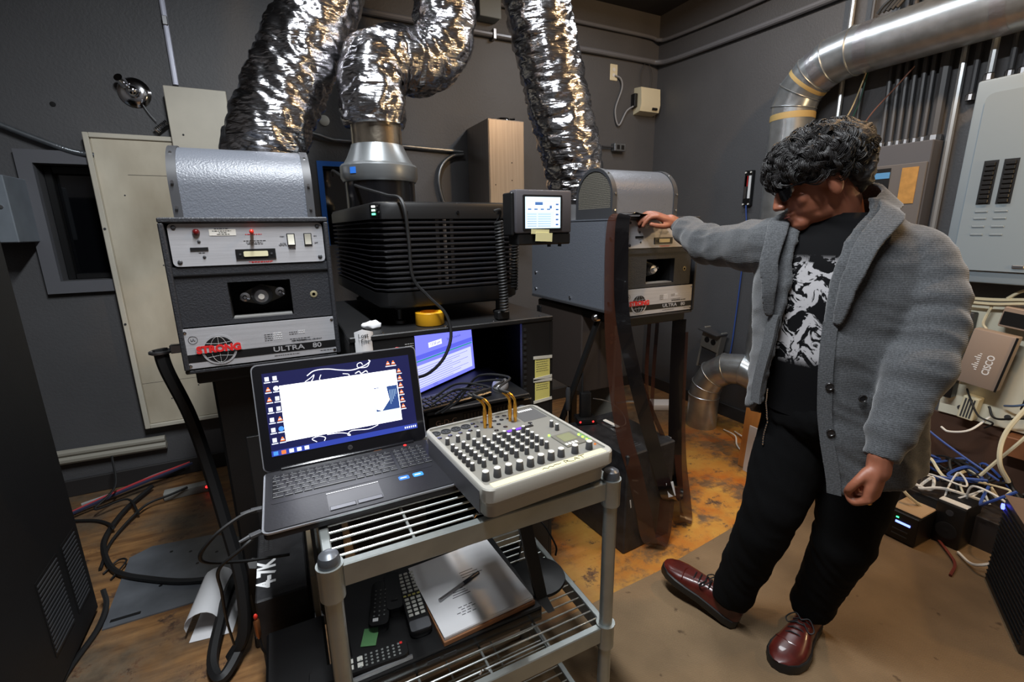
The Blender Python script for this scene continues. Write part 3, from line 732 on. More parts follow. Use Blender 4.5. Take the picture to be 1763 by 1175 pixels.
foil_duct([(0.395, 1.95, 1.838), (0.395, 1.95, 1.93), (0.405, 1.97, 2.025), (0.49, 2.0, 2.09), (0.62, 2.02, 2.11), (0.715, 2.03, 2.20), (0.725, 2.03, 2.35), (0.735, 2.06, 2.62), (0.80, 2.1, 3.085)], 0.122, 'foil duct with a sharp double bend above the metal cone', 5.1)
foil_duct([(1.43, 2.11, 1.60), (1.41, 2.10, 1.74), (1.30, 2.10, 2.08), (1.19, 2.10, 2.46), (1.13, 2.12, 2.75), (1.08, 2.15, 3.085)], 0.148, 'straight foil duct leaning left behind the touch panel', 9.7)

# ================================================================ back wall fittings
def conduit(pts, r, label, m_=None, clips=(), k=10):
    p = sp(pts, k); o0 = p[0].copy()
    root = thing('conduit', label, 'conduit', o0)
    G().tube([q-o0 for q in p], r, 10).obj('pipe', m_ or m_zinc, root)
    for cp in clips:
        q = Vector(cp) - o0
        G().b(q.x-0.012, q.x+0.012, q.y-r*1.5, q.y+r*1.5, q.z-r*1.7, q.z+r*1.7, 0.003).obj('clip', m_steel, root)
    return root
m_pconduit = mat('painted_conduit', c(120, 121, 126), 0.32, 0.2)
conduit([(-0.37, 3.235, 2.22), (-0.37, 3.235, 2.6), (-0.37, 3.235, 3.09)], 0.013, 'bright vertical conduit running up from the small beige panel', mat('bright_conduit', c(225, 228, 245), 0.3, 0.2), [(-0.37, 3.236, 2.52)])
conduit([(0.2, 3.235, 2.735), (0.9, 3.235, 2.735), (1.6, 3.235, 2.735), (2.3, 3.235, 2.75), (2.82, 3.235, 2.75), (2.95, 3.20, 2.74), (2.975, 3.05, 2.725), (2.975, 2.6, 2.705), (2.975, 2.1, 2.69), (2.975, 1.5, 2.68)], 0.019, 'lower thick painted conduit bending around the room corner', m_pconduit, [(1.5, 3.238, 2.735)])
conduit([(1.5, 3.235, 2.925), (2.2, 3.235, 2.925), (2.84, 3.235, 2.925), (2.95, 3.21, 2.905), (2.975, 3.08, 2.89), (2.975, 2.5, 2.86), (2.975, 1.9, 2.85)], 0.014, 'upper thin painted conduit bending around the room corner', m_pconduit)
conduit([(0.25, 3.22, 2.03), (0.31, 3.225, 2.02), (0.39, 3.235, 2.0), (0.45, 3.236, 1.997), (0.85, 3.236, 1.987), (1.246, 3.236, 1.975)], 0.013, 'grey horizontal conduit behind the cone running to the steel box', m_zinc)
def flex(name, pts, r, label, cat='conduit', ridges=0.006, m_=None):
    p = sp(pts, 12)
    L = sum((b_-a).length for a, b_ in zip(p, p[1:])); n = int(L/ridges*2)
    q = []; acc = 0; j = 0; seg = [(b_-a).length for a, b_ in zip(p, p[1:])]
    for i in range(n+1):
        s_ = L*i/n
        while j < len(seg)-1 and acc + seg[j] < s_: acc += seg[j]; j += 1
        q.append(p[j].lerp(p[j+1], min(1, (s_-acc)/max(seg[j], 1e-9))))
    o0 = q[0].copy(); g = G(); g.tube([x-o0 for x in q], [r*(1.0 if i % 2 else 0.82) for i in range(len(q))], 8)
    return tag(g.obj(name, m_ or m_zinc, None, o0, sharp=80), label, cat)
flex('flexible_conduit', [(1.246, 3.22, 1.957), (1.16, 3.225, 1.94), (1.09, 3.23, 1.88), (1.06, 3.23, 1.78), (1.08, 3.232, 1.66), (1.13, 3.235, 1.55)], 0.014, 'flexible metal conduit looping down left of the steel box')
flex('flexible_conduit', [(-1.6, 3.225, 2.03), (-1.26, 3.225, 2.0), (-1.15, 3.225, 1.985), (-1.0, 3.225, 1.92), (-0.87, 3.225, 1.865), (-0.80, 3.22, 1.85), (-0.765, 3.21, 1.845)], 0.015, 'flexible metal conduit sagging across the wall above the port window')
# beige fire-shutter cabinet and the smaller panel in front of it
bd = thing('beige_cabinet', 'tall beige metal wall cabinet door with rim and grime streaks', 'cabinet', (-0.525, 3.258, 0.35))
m_grime = mat('grimy_beige', c(220, 212, 192), 0.5, var=0.35, vscale=2.4, col2=c(168, 157, 136), stretch=(1, 1, 0.5))
G().b(-0.27, 0.27, -0.05, 0, 0, 1.6, 0.003).obj('box', m_grime, bd)
dr = G().b(-0.245, 0.245, -0.056, -0.05, 0.024, 1.576, 0.002).obj('door', m_grime, bd)
for a in ((-0.272, -0.248, -0.002, 1.602), (0.248, 0.272, -0.002, 1.602)): G().b(a[0], a[1], -0.066, -0.048, a[2], a[3], 0.003).obj('rim', m_beige, bd)
for a in ((-0.002, 0.022), (1.578, 1.602)): G().b(-0.248, 0.248, -0.066, -0.048, a[0], a[1], 0.003).obj('rim', m_beige, bd)
G().b(-0.12, 0.2, -0.0568, -0.056, 1.402, 1.404).obj('scribed_line', m_blk, dr)
G().b(-0.245, 0.245, -0.0566, -0.056, 0.268, 0.2695).obj('scribed_line', m_trimd, dr)
for z_ in (0.62, 1.13): G().cyl((-0.26, -0.066, z_), (-0.26, -0.070, z_), 0.006, n=8).obj('screw', m_trimd, bd)
for x_, z_ in ((-0.04, 0.93), (-0.15, 1.3), (0.02, 0.22), (-0.12, 0.16)): G().cyl((x_, -0.056, z_), (x_, -0.0572, z_), 0.004, n=8).obj('rust_spot', m_trimd, dr)
bp_ = thing('blanking_sheet', 'smaller blank beige metal panel standing behind the lamphouse cowl', 'panel', (-0.28, 3.19, 1.30))
G().b(-0.14, 0.14, -0.035, 0.0, 0, 0.895, 0.003).obj('sheet', m_beige, bp_)
G().cyl((-0.085, -0.035, 0.66), (-0.085, -0.037, 0.66), 0.005, n=8).obj('screw_hole', m_blk, bp_)
G().cyl((0.118, -0.035, 0.62), (0.118, -0.037, 0.62), 0.004, n=8).obj('screw_hole', m_trimd, bp_)
# chrome fusible-link pulley with spring and chain
ck = thing('shutter_pulley', 'round chrome shutter release fitting with dangling spring on the wall', 'pulley', (-0.56, 3.26, 2.168))
KM = T(0, -0.001, 0) @ Matrix.Rotation(PI/2, 4, 'X')
G().lathe([(0.072, 0), (0.072, 0.006), (0.062, 0.014), (0.05, 0.022), (0.03, 0.024), (0.028, 0.05), (0.02, 0.062), (0.008, 0.068)], 28, KM).obj('disc', m_chrome, ck)
G().cyl((-0.03, -0.03, 0.03), (-0.045, -0.075, 0.05), 0.022, 0.02, 14).obj('knob', m_chrome, ck)
G().tube(sp([(0.03, -0.02, -0.06), (0.05, -0.02, -0.1), (0.075, -0.022, -0.135)], 5), 0.003, 6).obj('link_wire', m_steel, ck)
g = G(); n = 9*8
ax0, ax1 = Vector((0.065, -0.03, -0.185)), Vector((0.125, -0.03, -0.135)); q = (ax1-ax0).to_track_quat('Z', 'Y')
g.tube([ax0 + (ax1-ax0)*(i/n) + q @ Vector((0.014*math.cos(2*PI*i/8), 0.014*math.sin(2*PI*i/8), 0)) for i in range(n+1)], 0.0032, 5)
g.obj('spring', m_chrome, ck)
g = G(); g.lathe([(0.03, 0), (0.03, 0.008), (0.022, 0.014), (0.004, 0.015)], 20, Matrix.Rotation(PI/2, 4, 'X'))
tag(g.obj('wall_button', mat('pale_cap', c(190, 192, 186), 0.5), None, (0.36, 3.2595, 2.108)), 'small round pale cap on the wall between two foil ducts', 'wall cap')
g = G(); g.lathe([(0.012, 0), (0.012, 0.003), (0.005, 0.004)], 10, Matrix.Rotation(PI/2, 4, 'X'))
tag(g.obj('wall_plug', m_void, None, (-0.9, 3.2595, 2.082)), 'dark screw plug high on the left part of the wall', 'wall plug')
# steel port box with chrome fitting on top
sb = thing('steel_box', 'tall stainless steel box mounted on the wall behind the projector', 'box', (1.425, 3.258, 1.45))
m_inox = mat('warm_stainless', c(176, 166, 156), 0.38, 0.7, bump=0.06, scale=30, stretch=(40, 40, 1), var=0.15, vscale=3)
G().b(-0.135, 0.125, -0.36, 0, 0, 0.68, 0.004).obj('shell', m_inox, sb)
G().b(-0.128, 0.118, -0.364, -0.36, 0.006, 0.672, 0.001).obj('front_sheet', m_inox, sb)
for x_, z_ in ((-0.09, 0.28), (0.03, 0.31), (0.09, 0.25), (0.03, 0.42)): G().cyl((x_, -0.364, z_), (x_, -0.3652, z_), 0.004, n=8).obj('screw_hole', m_blk, sb)
ft = G().lathe([(0.06, 0.0), (0.058, 0.012), (0.045, 0.03), (0.02, 0.034)], 20, T(0.03, -0.24, 0.68)).obj('chrome_fitting', m_chrome, sb)
G().cyl((0.075, -0.24, 0.70), (0.11, -0.26, 0.70), 0.018, n=10).obj('fitting_lug', m_chrome, ft)
# outlets and the small beige unit in the corner
def outlet(loc, label):
    o = thing('wall_outlet', label, 'outlet', loc)
    G().b(-0.036, 0.036, -0.006, -0.001, -0.058, 0.058, 0.003).obj('cover_plate', m_cream, o)
    for z_ in (-0.02, 0.02): G().cyl((0, -0.006, z_), (0, -0.008, z_), 0.014, n=12).obj('socket', m_white, o)
    return o
outlet((2.545, 3.26, 2.634), 'cream wall outlet with a cord plugged in high by the corner')
un = thing('beige_unit', 'small beige boxy unit mounted on the wall in the room corner', 'wall unit', (2.86, 3.26, 2.445))
g = G(); g.prism([(-0.10, -0.001, -0.10), (-0.10, -0.08, -0.085), (-0.10, -0.095, -0.03), (-0.10, -0.085, 0.09), (-0.10, -0.001, 0.10)], (0.20, 0, 0)); g.obj('case', m_cream, un)
G().b(0.02, 0.07, -0.098, -0.088, -0.07, -0.055).obj('vent', m_blk, un)
G().b(-0.13, -0.10, -0.05, -0.001, -0.05, 0.05, 0.003).obj('side_connector', m_blackm, un)
for x_ in (-0.05, 0.05): G().tube(sp([(x_, -0.03, 0.1), (x_*1.1, -0.028, 0.22), (x_*0.2, -0.027, 0.30)], 6), 0.002, 5).obj('hanger_wire', m_trimd, un)
cable('looped_cord', [(2.55, 3.245, 2.61), (2.60, 3.235, 2.59), (2.615, 3.235, 2.52), (2.56, 3.24, 2.36), (2.60, 3.24, 2.25), (2.67, 3.235, 2.36), (2.73, 3.225, 2.40)], 0.006, mat('grey_cord', c(150, 152, 156), 0.5), 'pale grey cord looping from the outlet to the beige unit')
jb = thing('outlet_box', 'small metal outlet box low on the wall beside the foil duct', 'outlet box', (2.60, 3.26, 2.08))
G().b(-0.055, 0.055, -0.05, -0.001, -0.03, 0.03, 0.003).obj('box', m_zinc, jb)
for x_ in (-0.02, 0.025): G().b(x_-0.014, x_+0.014, -0.053, -0.05, -0.016, 0.016).obj('socket', m_blk, jb)
G().cyl((-0.055, -0.025, 0), (-0.16, -0.025, 0.0), 0.008, n=8).obj('stub_pipe', m_trimd, jb)
jb = thing('junction_box', 'grey junction box near the ceiling between two foil ducts', 'junction box', (1.45, 3.26, 2.90))
G().b(-0.075, 0.075, -0.09, -0.001, -0.09, 0.09, 0.004).obj('box', mat('junction_grey', c(118, 126, 128), 0.45), jb)
G().b(-0.078, 0.078, -0.096, -0.09, -0.093, 0.093, 0.003).obj('cover', MATS['junction_grey'], jb)
# wall box at the left edge and pipes near the floor
jb = thing('wall_box', 'grey metal box at the left edge below the flexible conduit', 'wall box', (-1.13, 3.26, 1.42))
G().b(-0.14, 0.07, -0.26, -0.001, 0, 0.30, 0.004).obj('box', mat('grey_box', c(128, 136, 144), 0.45, 0.2, var=0.2, vscale=8), jb)
G().cyl((0.04, -0.26, 0.16), (0.04, -0.266, 0.16), 0.008, n=8).obj('screw', m_steel, jb)
for z_, r_ in ((0.275, 0.020), (0.235, 0.024)):
    conduit([(-1.85, 3.225, z_), (-1.3, 3.225, z_), (-0.72, 3.225, z_-0.012)], r_, ('upper' if z_ > 0.25 else 'lower') + ' pale pipe running along the wall near the floor', mat('pale_pipe', c(150, 146, 134), 0.5))
# ================================================================ right wall: galvanised duct
m_galv = mat('galvanised_sheet', c(196, 202, 206), 0.30, 0.85, bump=0.05, scale=25, var=0.25, vscale=14)
m_foiltape = mat('silver_tape', c(190, 190, 196), 0.3, 0.9, bump=0.3, scale=60)
m_tantape = mat('tan_tape', c(176, 150, 96), 0.6)
def duct_run(name, label, pts, r, seams, parent_loc, tapes=(), smooth_k=1):
    root = thing(name, label, 'duct', parent_loc)
    o0 = Vector(parent_loc)
    P = [Vector(p) - o0 for p in pts]
    # gored pipe: mitre ring at every point
    g = G(); n = 32
    d0 = (P[1]-P[0]).normalized()
    a = Vector((1, 0, 0)) if abs(d0.x) < 0.9 else Vector((0, 1, 0))
    nx = (a - d0*a.dot(d0)).normalized()
    rings = []; t = d0
    base = [nx*(r*math.cos(2*PI*k/n)) + d0.cross(nx)*(r*math.sin(2*PI*k/n)) for k in range(n)]
    cur = [P[0] + q for q in base]; rings.append(cur)
    for i in range(1, len(P)):
        d = (P[i]-P[i-1]).normalized()
        d2 = (P[i+1]-P[i]).normalized() if i+1 < len(P) else d
        nrm = (d+d2).normalized()
        nxt = []
        for q in cur:
            tt = (P[i]-q).dot(nrm)/d.dot(nrm); nxt.append(q + d*tt)
        rings.append(nxt); cur = nxt
    g.loft(rings, True); g.obj('pipe', m_galv, root, sharp=12)
    for i in seams:
        g = G(); cc = sum(rings[i], Vector())/n
        g.tube([cc + (q-cc)*1.012 for q in rings[i]] + [cc + (rings[i][0]-cc)*1.012], 0.0035, 5); g.obj('seam', m_galv, root)
    for (i, f, wd, m_) in tapes:
        a_, b_ = P[i], P[i+1]; d = (b_-a_).normalized(); cc = a_.lerp(b_, f)
        q = d.to_track_quat('Z', 'Y')
        g = G(); g.lathe([(r*1.008, -wd/2), (r*1.012, 0), (r*1.008, wd/2)], 32, Matrix.Translation(cc) @ q.to_matrix().to_4x4(), cap=False); g.obj('tape_band', m_, root)
    return root
duct_run('wall_duct', 'large galvanised duct rising behind the man and turning along the right wall', 
         [(2.84, 1.93, 0.57), (2.84, 1.93, 2.12), (2.84, 1.90, 2.20), (2.84, 1.83, 2.27), (2.84, 1.74, 2.315), (2.84, 1.62, 2.33), (2.84, 1.50, 2.33), (2.84, 0.75, 2.33), (2.84, -0.3, 2.33)], 0.118, (1, 2, 3, 4, 5), (2.84, 1.93, 0.57),
         ((0, 0.965, 0.035, m_tantape), (3, 0.5, 0.05, m_foiltape), (5, 0.6, 0.06, m_foiltape), (2, 0.6, 0.02, m_tantape), (6, 0.62, 0.05, m_foiltape)))
duct_run('floor_duct', 'galvanised duct elbow coming out of the floor below the tilted outlet bracket', 
         [(2.70, 2.27, 0.0), (2.70, 2.27, 0.24), (2.705, 2.255, 0.32), (2.715, 2.21, 0.41), (2.735, 2.12, 0.475), (2.765, 2.02, 0.49), (2.80, 1.91, 0.45)], 0.105, (1, 2, 3, 4, 5), (2.70, 2.27, 0.0),
         ((3, 0.6, 0.04, m_foiltape), (0, 0.9, 0.02, m_foiltape)))
# vertical conduits
m_bconduit = mat('bright_conduit2', c(200, 204, 206), 0.25, 0.7)
m_dconduit = mat('dark_painted_conduit', c(72, 73, 76), 0.4)
def vpipe(y, z0, z1, r, m_, label, lean=0.0, x=2.975):
    root = thing('wall_conduit', label, 'conduit', (x, y, z0))
    G().tube(sp([(0, 0, 0), (0.0, lean*0.2, (z1-z0)*0.2), (0.0, lean*0.8, (z1-z0)*0.7), (0, lean, z1-z0)], 5), r, 8).obj('pipe', m_, root)
    G().lathe([(r*1.5, 0), (r*1.5, 0.025), (r*1.1, 0.03)], 10).obj('connector', m_steel, root)
vpipe(1.747, 1.70, 3.095, 0.013, m_bconduit, 'bright steel conduit nearest the duct elbow above the man\'s hair')
vpipe(1.64, 1.75, 3.095, 0.010, m_dconduit, 'dark thin conduit just right of the bright steel conduit')
for i, (y_, ln) in enumerate(((1.50, 0.03), (1.46, 0.035), (1.425, 0.035), (1.39, 0.03), (1.352, 0.025), (1.318, 0.02))):
    vpipe(y_, 1.842, 3.095, 0.0115, m_dconduit, 'black vertical pipe, number %s from the left in the row above the dark breaker box' % ('one', 'two', 'three', 'four', 'five', 'six')[i], ln)
vpipe(1.272, 1.842, 3.095, 0.024, m_dconduit, 'thick black vertical pipe at the right end of the row', 0.01)
vpipe(1.205, 1.22, 3.095, 0.014, m_bconduit, 'bright steel conduit between the two electrical boxes', 0.01)
vpipe(1.16, 2.0, 3.095, 0.012, m_dconduit, 'dark conduit hidden just behind the large grey panel edge')
vpipe(1.09, 2.062, 3.095, 0.014, m_bconduit, 'bright steel conduit entering the top of the large grey panel', 0.0, 2.93)
for i, y_ in enumerate((1.03, 0.99, 0.95)):
    vpipe(y_, 2.062, 3.095, 0.011, m_dconduit, ('left', 'middle', 'right')[i] + ' of three dark conduits entering the large grey panel', 0.0, 2.95)
for nm, pts, col_, lab in (('bare_wire', [(2.9, 1.70, 1.95), (2.9, 1.64, 2.05), (2.9, 1.60, 2.18), (2.9, 1.58, 2.26)], c(190, 176, 140), 'thin cream wire hanging below the duct'),
                           ('bare_wire', [(2.92, 1.66, 1.90), (2.92, 1.64, 2.0), (2.92, 1.61, 2.1), (2.92, 1.59, 2.24)], c(20, 70, 60), 'thin dark green wire hanging below the duct'),
                           ('bare_wire', [(2.92, 1.60, 1.92), (2.92, 1.54, 2.02), (2.92, 1.45, 2.12), (2.92, 1.38, 2.2)], c(120, 82, 70), 'thin brownish wire slanting across the black pipes')):
    cable(nm, pts, 0.0035, mat(nm + lab[5:10], col_, 0.5), lab, 'wire')
# bundle of black cables on top of the duct
for i in range(5):
    y_ = 1.55 - i*0.03
    cable('black_cable', [(2.80, 1.52 - i*0.02, 2.455), (2.80 + 0.012*i, y_-0.08, 2.50 + 0.02*i), (2.85, y_-0.22, 2.58 + 0.025*i), (2.9, y_-0.36, 2.60), (2.93, y_-0.42, 2.8), (2.95, y_-0.44, 3.09)], 0.010, m_rubber,
          'black cable in the bundle lying over the wall duct', 'cable', 'cables over the wall duct')
# breaker boxes
bk = thing('breaker_box', 'dark grey breaker box below the row of black pipes', 'breaker box', (2.998, 1.37, 1.16))
m_bkd = mat('breaker_grey', c(92, 92, 96), 0.45, bump=0.05, scale=40)
G().b(-0.10, 0, -0.135, 0.135, 0, 0.68, 0.004).obj('box', m_bkd, bk)
dr = G().b(-0.112, -0.10, -0.13, 0.13, 0.01, 0.58, 0.003).obj('door', mat('breaker_door', c(104, 100, 98), 0.45), bk)
G().b(-0.116, -0.112, 0.02, 0.12, 0.36, 0.565).obj('breaker_window', m_blk, dr)
G().b(-0.118, -0.115, 0.02, 0.10, 0.515, 0.545).obj('blue_label', mat('blue_label', c(90, 150, 200), 0.5), dr)
for k in range(3):
    for j in range(2): G().b(-0.124, -0.116, 0.045+j*0.035, 0.07+j*0.035, 0.38+k*0.035, 0.405+k*0.035, 0.002).obj('toggle', m_black, dr)
G().b(-0.115, -0.112, -0.10, -0.03, 0.385, 0.56).obj('wooden_label', mat('wood_label', c(190, 142, 74), 0.6, var=0.2, vscale=40), dr)
bg = thing('electrical_panel', 'large pale grey electrical panel with two columns of breakers', 'electrical panel', (2.998, 0.83, 1.19))
m_bkl = mat('panel_paint', c(136, 149, 158), 0.4, bump=0.04, scale=40)
G().b(-0.115, 0, -0.27, 0.255, 0.0, 0.85, 0.004).obj('box', m_bkl, bg)
cv = G().b(-0.138, -0.115, -0.28, 0.268, -0.012, 0.862, 0.010, 2).obj('cover', m_bkl, bg)
g = G(); g.prism([(-0.150, y_, z_) for y_, z_ in rrect(-0.235, 0.225, 0.045, 0.80, 0.03)], (0.013, 0, 0)); ins = g.obj('raised_door', m_bkl, cv)
tg = G().b(-0.010, 0, -0.017, 0.017, -0.0078, 0.0078, 0.002).mesh('breaker')
for y_ in (0.16, 0.095):
    fo = G().b(-0.152, -0.149, y_-0.024, y_+0.024, 0.335, 0.52).obj('breaker_slot', m_blk, ins)
    for k in range(9): put('breaker', tg, m_black, fo, (-0.151, y_, 0.348 + k*0.0195))
for z_ in (0.20, 0.235, 0.27, 0.30):
    for y_ in (0.16, 0.095): G().b(-0.1535, -0.150, y_-0.022, y_+0.022, z_, z_+0.008, 0.002).obj('knockout', m_bkl, ins)

G().b(-0.156, -0.149, -0.02, 0.02, 0.06, 0.075, 0.003).obj('latch', m_steel, ins)
# wireless terminal strip with blue cable
wt = thing('terminal_strip', 'black terminal strip with white screws on the wall left of the duct', 'terminal strip', (2.998, 2.285, 1.58))
G().b(-0.03, 0, -0.03, 0.03, 0, 0.235, 0.003).obj('strip', m_black, wt)
for k in range(2): G().b(-0.034, -0.03, -0.026+k*0.03, -0.008+k*0.03, 0.05, 0.20).obj('connector_row', m_wht if k == 0 else m_steel, wt)
for z_ in (0.012, 0.222):
    for y_ in (-0.02, 0.02): G().cyl((-0.03, y_, z_), (-0.036, y_, z_), 0.006, n=8).obj('screw', m_white, wt)
G().b(-0.034, -0.03, 0.0, 0.02, 0.13, 0.20).obj('red_label', m_red, wt)
m_bluec = mat('blue_network_cable', c(52, 80, 150), 0.5)
cable('network_cable', [(2.965, 2.28, 1.585), (2.975, 2.265, 1.4), (2.975, 2.27, 1.1), (2.975, 2.28, 0.8), (2.965, 2.29, 0.5), (2.95, 2.34, 0.2)], 0.005, m_bluec, 'blue network cable hanging down the wall from the terminal strip')
# tilted outlet bracket
tb_ = thing('outlet_bracket', 'tilted grey metal outlet bracket with two round sockets above the duct elbow', 'outlet bracket', (2.93, 2.44, 0.36), (R(9), 0, 0))
m_br = mat('bracket_grey', c(128, 126, 120), 0.5, 0.3)
G().b(-0.03, 0.0, -0.085, 0.085, 0.0, 0.02, 0.003).obj('foot_flange', m_br, tb_)
for y_ in (-0.085, 0.07): G().b(-0.05, 0.01, y_, y_+0.015, 0.0, 0.33, 0.003).obj('side_rail', m_br, tb_)
fc = G().b(-0.055, -0.045, -0.085, 0.085, 0.17, 0.31, 0.003).obj('socket_plate', m_br, tb_)
for y_ in (-0.03, 0.03): G().cyl((-0.055, y_, 0.24), (-0.058, y_, 0.24), 0.022, n=16).obj('socket', m_blk, fc)
G().b(-0.11, 0.01, -0.09, 0.09, 0.31, 0.322, 0.002, 1, T(0, 0, 0)).obj('hood_flap', m_trimd, tb_)
G().b(-0.04, -0.03, -0.07, 0.07, 0.02, 0.17).obj('dark_back', m_trimd, tb_)
# leaning boards
lb = thing('leaning_board', 'thin orange wooden board with white sheet leaning beside the man\'s coat', 'board', (2.41, 1.53, 0.003), (0, R(3.5), 0))
m_plyw = mat('orange_plywood', c(196, 130, 66), 0.55, var=0.2, vscale=5, stretch=(1, 6, 1))
G().b(0, 0.018, -0.20, 0.20, 0, 0.87, 0.001).obj('panel', m_plyw, lb)
G().b(-0.0015, 0, -0.195, 0.165, 0.41, 0.80).obj('paper_sheet', m_paper, lb)
en = thing('envelope', 'white printed folder leaning against the orange board on the floor', 'folder', (2.385, 1.60, 0.0), (0, R(4), 0))
G().b(0, 0.006, -0.20, 0.075, 0, 0.29, 0.001).obj('folder_sheet', mat('folder_white', c(206, 200, 194), 0.7), en)
g = G(); g.b(-0.0006, 0, -0.04, 0.03, 0.225, 0.232); g.b(-0.0006, 0, -0.04, 0.01, 0.214, 0.218); o = g.obj('print', m_trimd, en); o['kind'] = 'stuff'
wp = G().b(-0.10, 0.10, -0.07, 0.07, 0, 0.05, 0.008, 2)
tag(wp.obj('white_pad', m_paper, None, (2.70, 2.66, 0.0), (0, 0, R(-30))), 'white folded pad on the floor behind the hanging film', 'pad')
for i, (dx, dy) in enumerate(((0, 0), (0.04, -0.06), (0.02, -0.1))):
    cable('white_cable', [(2.76+dx, 2.12+dy, 0.008), (2.70+dx*0.5, 1.98+dy, 0.03), (2.62+dx, 1.9+dy, 0.012), (2.56, 1.8+dy, 0.01)], 0.005, m_white, 'white cable lying on the floor behind the orange board', 'cable', 'white floor cables')
# network board under the electrical panel
nb = thing('network_board', 'white backing board for network gear below the grey electrical panel', 'board', (2.998, 0.75, 0.50))
m_nb = mat('painted_backboard', c(226, 222, 200), 0.6, var=0.08, vscale=4)
G().b(-0.03, 0, -0.35, 0.285, 0, 0.575, 0.003).obj('sheet', m_nb, nb)
for y_, z_ in ((0.03, 0.06), (0.2, 0.05)): G().cyl((-0.03, y_, z_), (-0.036, y_, z_), 0.012, n=10).obj('screw', m_trimd, nb)
rt_ = thing('network_router', 'flat taupe network box with white maker lettering mounted on the backing board', 'router', (2.955, 0.865, 0.835), (R(7), 0, 0))
m_taupe = mat('taupe_case', c(150, 132, 118), 0.45)
cs = G().b(-0.115, -0.06, -0.075, 0.075, -0.13, 0.13, 0.004, 2).obj('case', m_taupe, rt_)
G().b(-0.118, -0.115, -0.078, -0.070, -0.13, 0.13).obj('edge_band', m_black, rt_)
text('CISCO', 0.036, m_wht, cs, T(-0.1155, -0.020, -0.02) @ LEFTW @ Matrix.Rotation(PI/2, 4, 'Z'), sx=0.9, bold=0.0006)
g = G()
for k, h in enumerate((0.008, 0.014, 0.022, 0.014, 0.008, 0.014, 0.022, 0.014, 0.008)): g.b(-0.1165, -0.115, 0.014, 0.014+h, -0.055+k*0.0095, -0.051+k*0.0095)
o = g.obj('bridge_logo', m_wht, cs); o['kind'] = 'stuff'
g = G(); g.b(-0.06, -0.02, -0.06, 0.06, -0.10, 0.10); g.obj('mount', m_black, rt_)
ms = thing('media_converter', 'small taupe converter box mounted above the flat network box', 'converter', (2.966, 0.82, 0.94), (R(7), 0, 0))
G().b(-0.08, 0, -0.045, 0.05, 0.045, 0.135, 0.003).obj('case', m_taupe, ms)
G().b(-0.082, -0.08, -0.04, 0.045, 0.055, 0.115).obj('dark_face', m_black, ms)
sw = thing('network_switch', 'dark network switch edge with green lights left of the flat network box', 'network switch', (2.966, 0.995, 0.60), (0, 0, 0))
G().b(-0.06, 0, -0.02, 0.025, 0, 0.24, 0.003).obj('case', m_black, sw)
for k in range(4): G().b(-0.062, -0.06, -0.012, 0.004, 0.06+k*0.02, 0.066+k*0.02).obj('port_light', emi('green_led', c(150, 255, 60), 3), sw)
sw2 = thing('patch_panel', 'upright dark patch panel at the right edge behind the flat network box', 'patch panel', (2.966, 0.70, 0.62), (R(6), 0, 0))
G().b(-0.06, 0, -0.035, 0.035, 0, 0.42, 0.003).obj('case', m_black, sw2)
for k in range(4): G().b(-0.066, -0.06, 0.0, 0.018, 0.10+k*0.05, 0.125+k*0.05, 0.001).obj('yellow_plug', mat('yellow_plug', c(196, 190, 70), 0.5), sw2)
ad = thing('power_adapter', 'cream ribbed power adapter at the lower edge of the backing board', 'adapter', (2.966, 0.91, 0.515), (R(5), 0, 0))
G().b(-0.06, 0, -0.03, 0.03, 0, 0.115, 0.004).obj('case', m_cream, ad)
for k in range(4): G().b(-0.062, -0.06, -0.02+k*0.011, -0.014+k*0.011, 0.01, 0.105).obj('rib', m_trimd, ad)
bx_ = thing('splice_box', 'grey-green box half hidden behind the man\'s sleeve on the backing board', 'box', (2.966, 0.985, 0.86))
G().b(-0.05, 0, -0.025, 0.035, 0, 0.17, 0.003).obj('case', m_trimd, bx_)
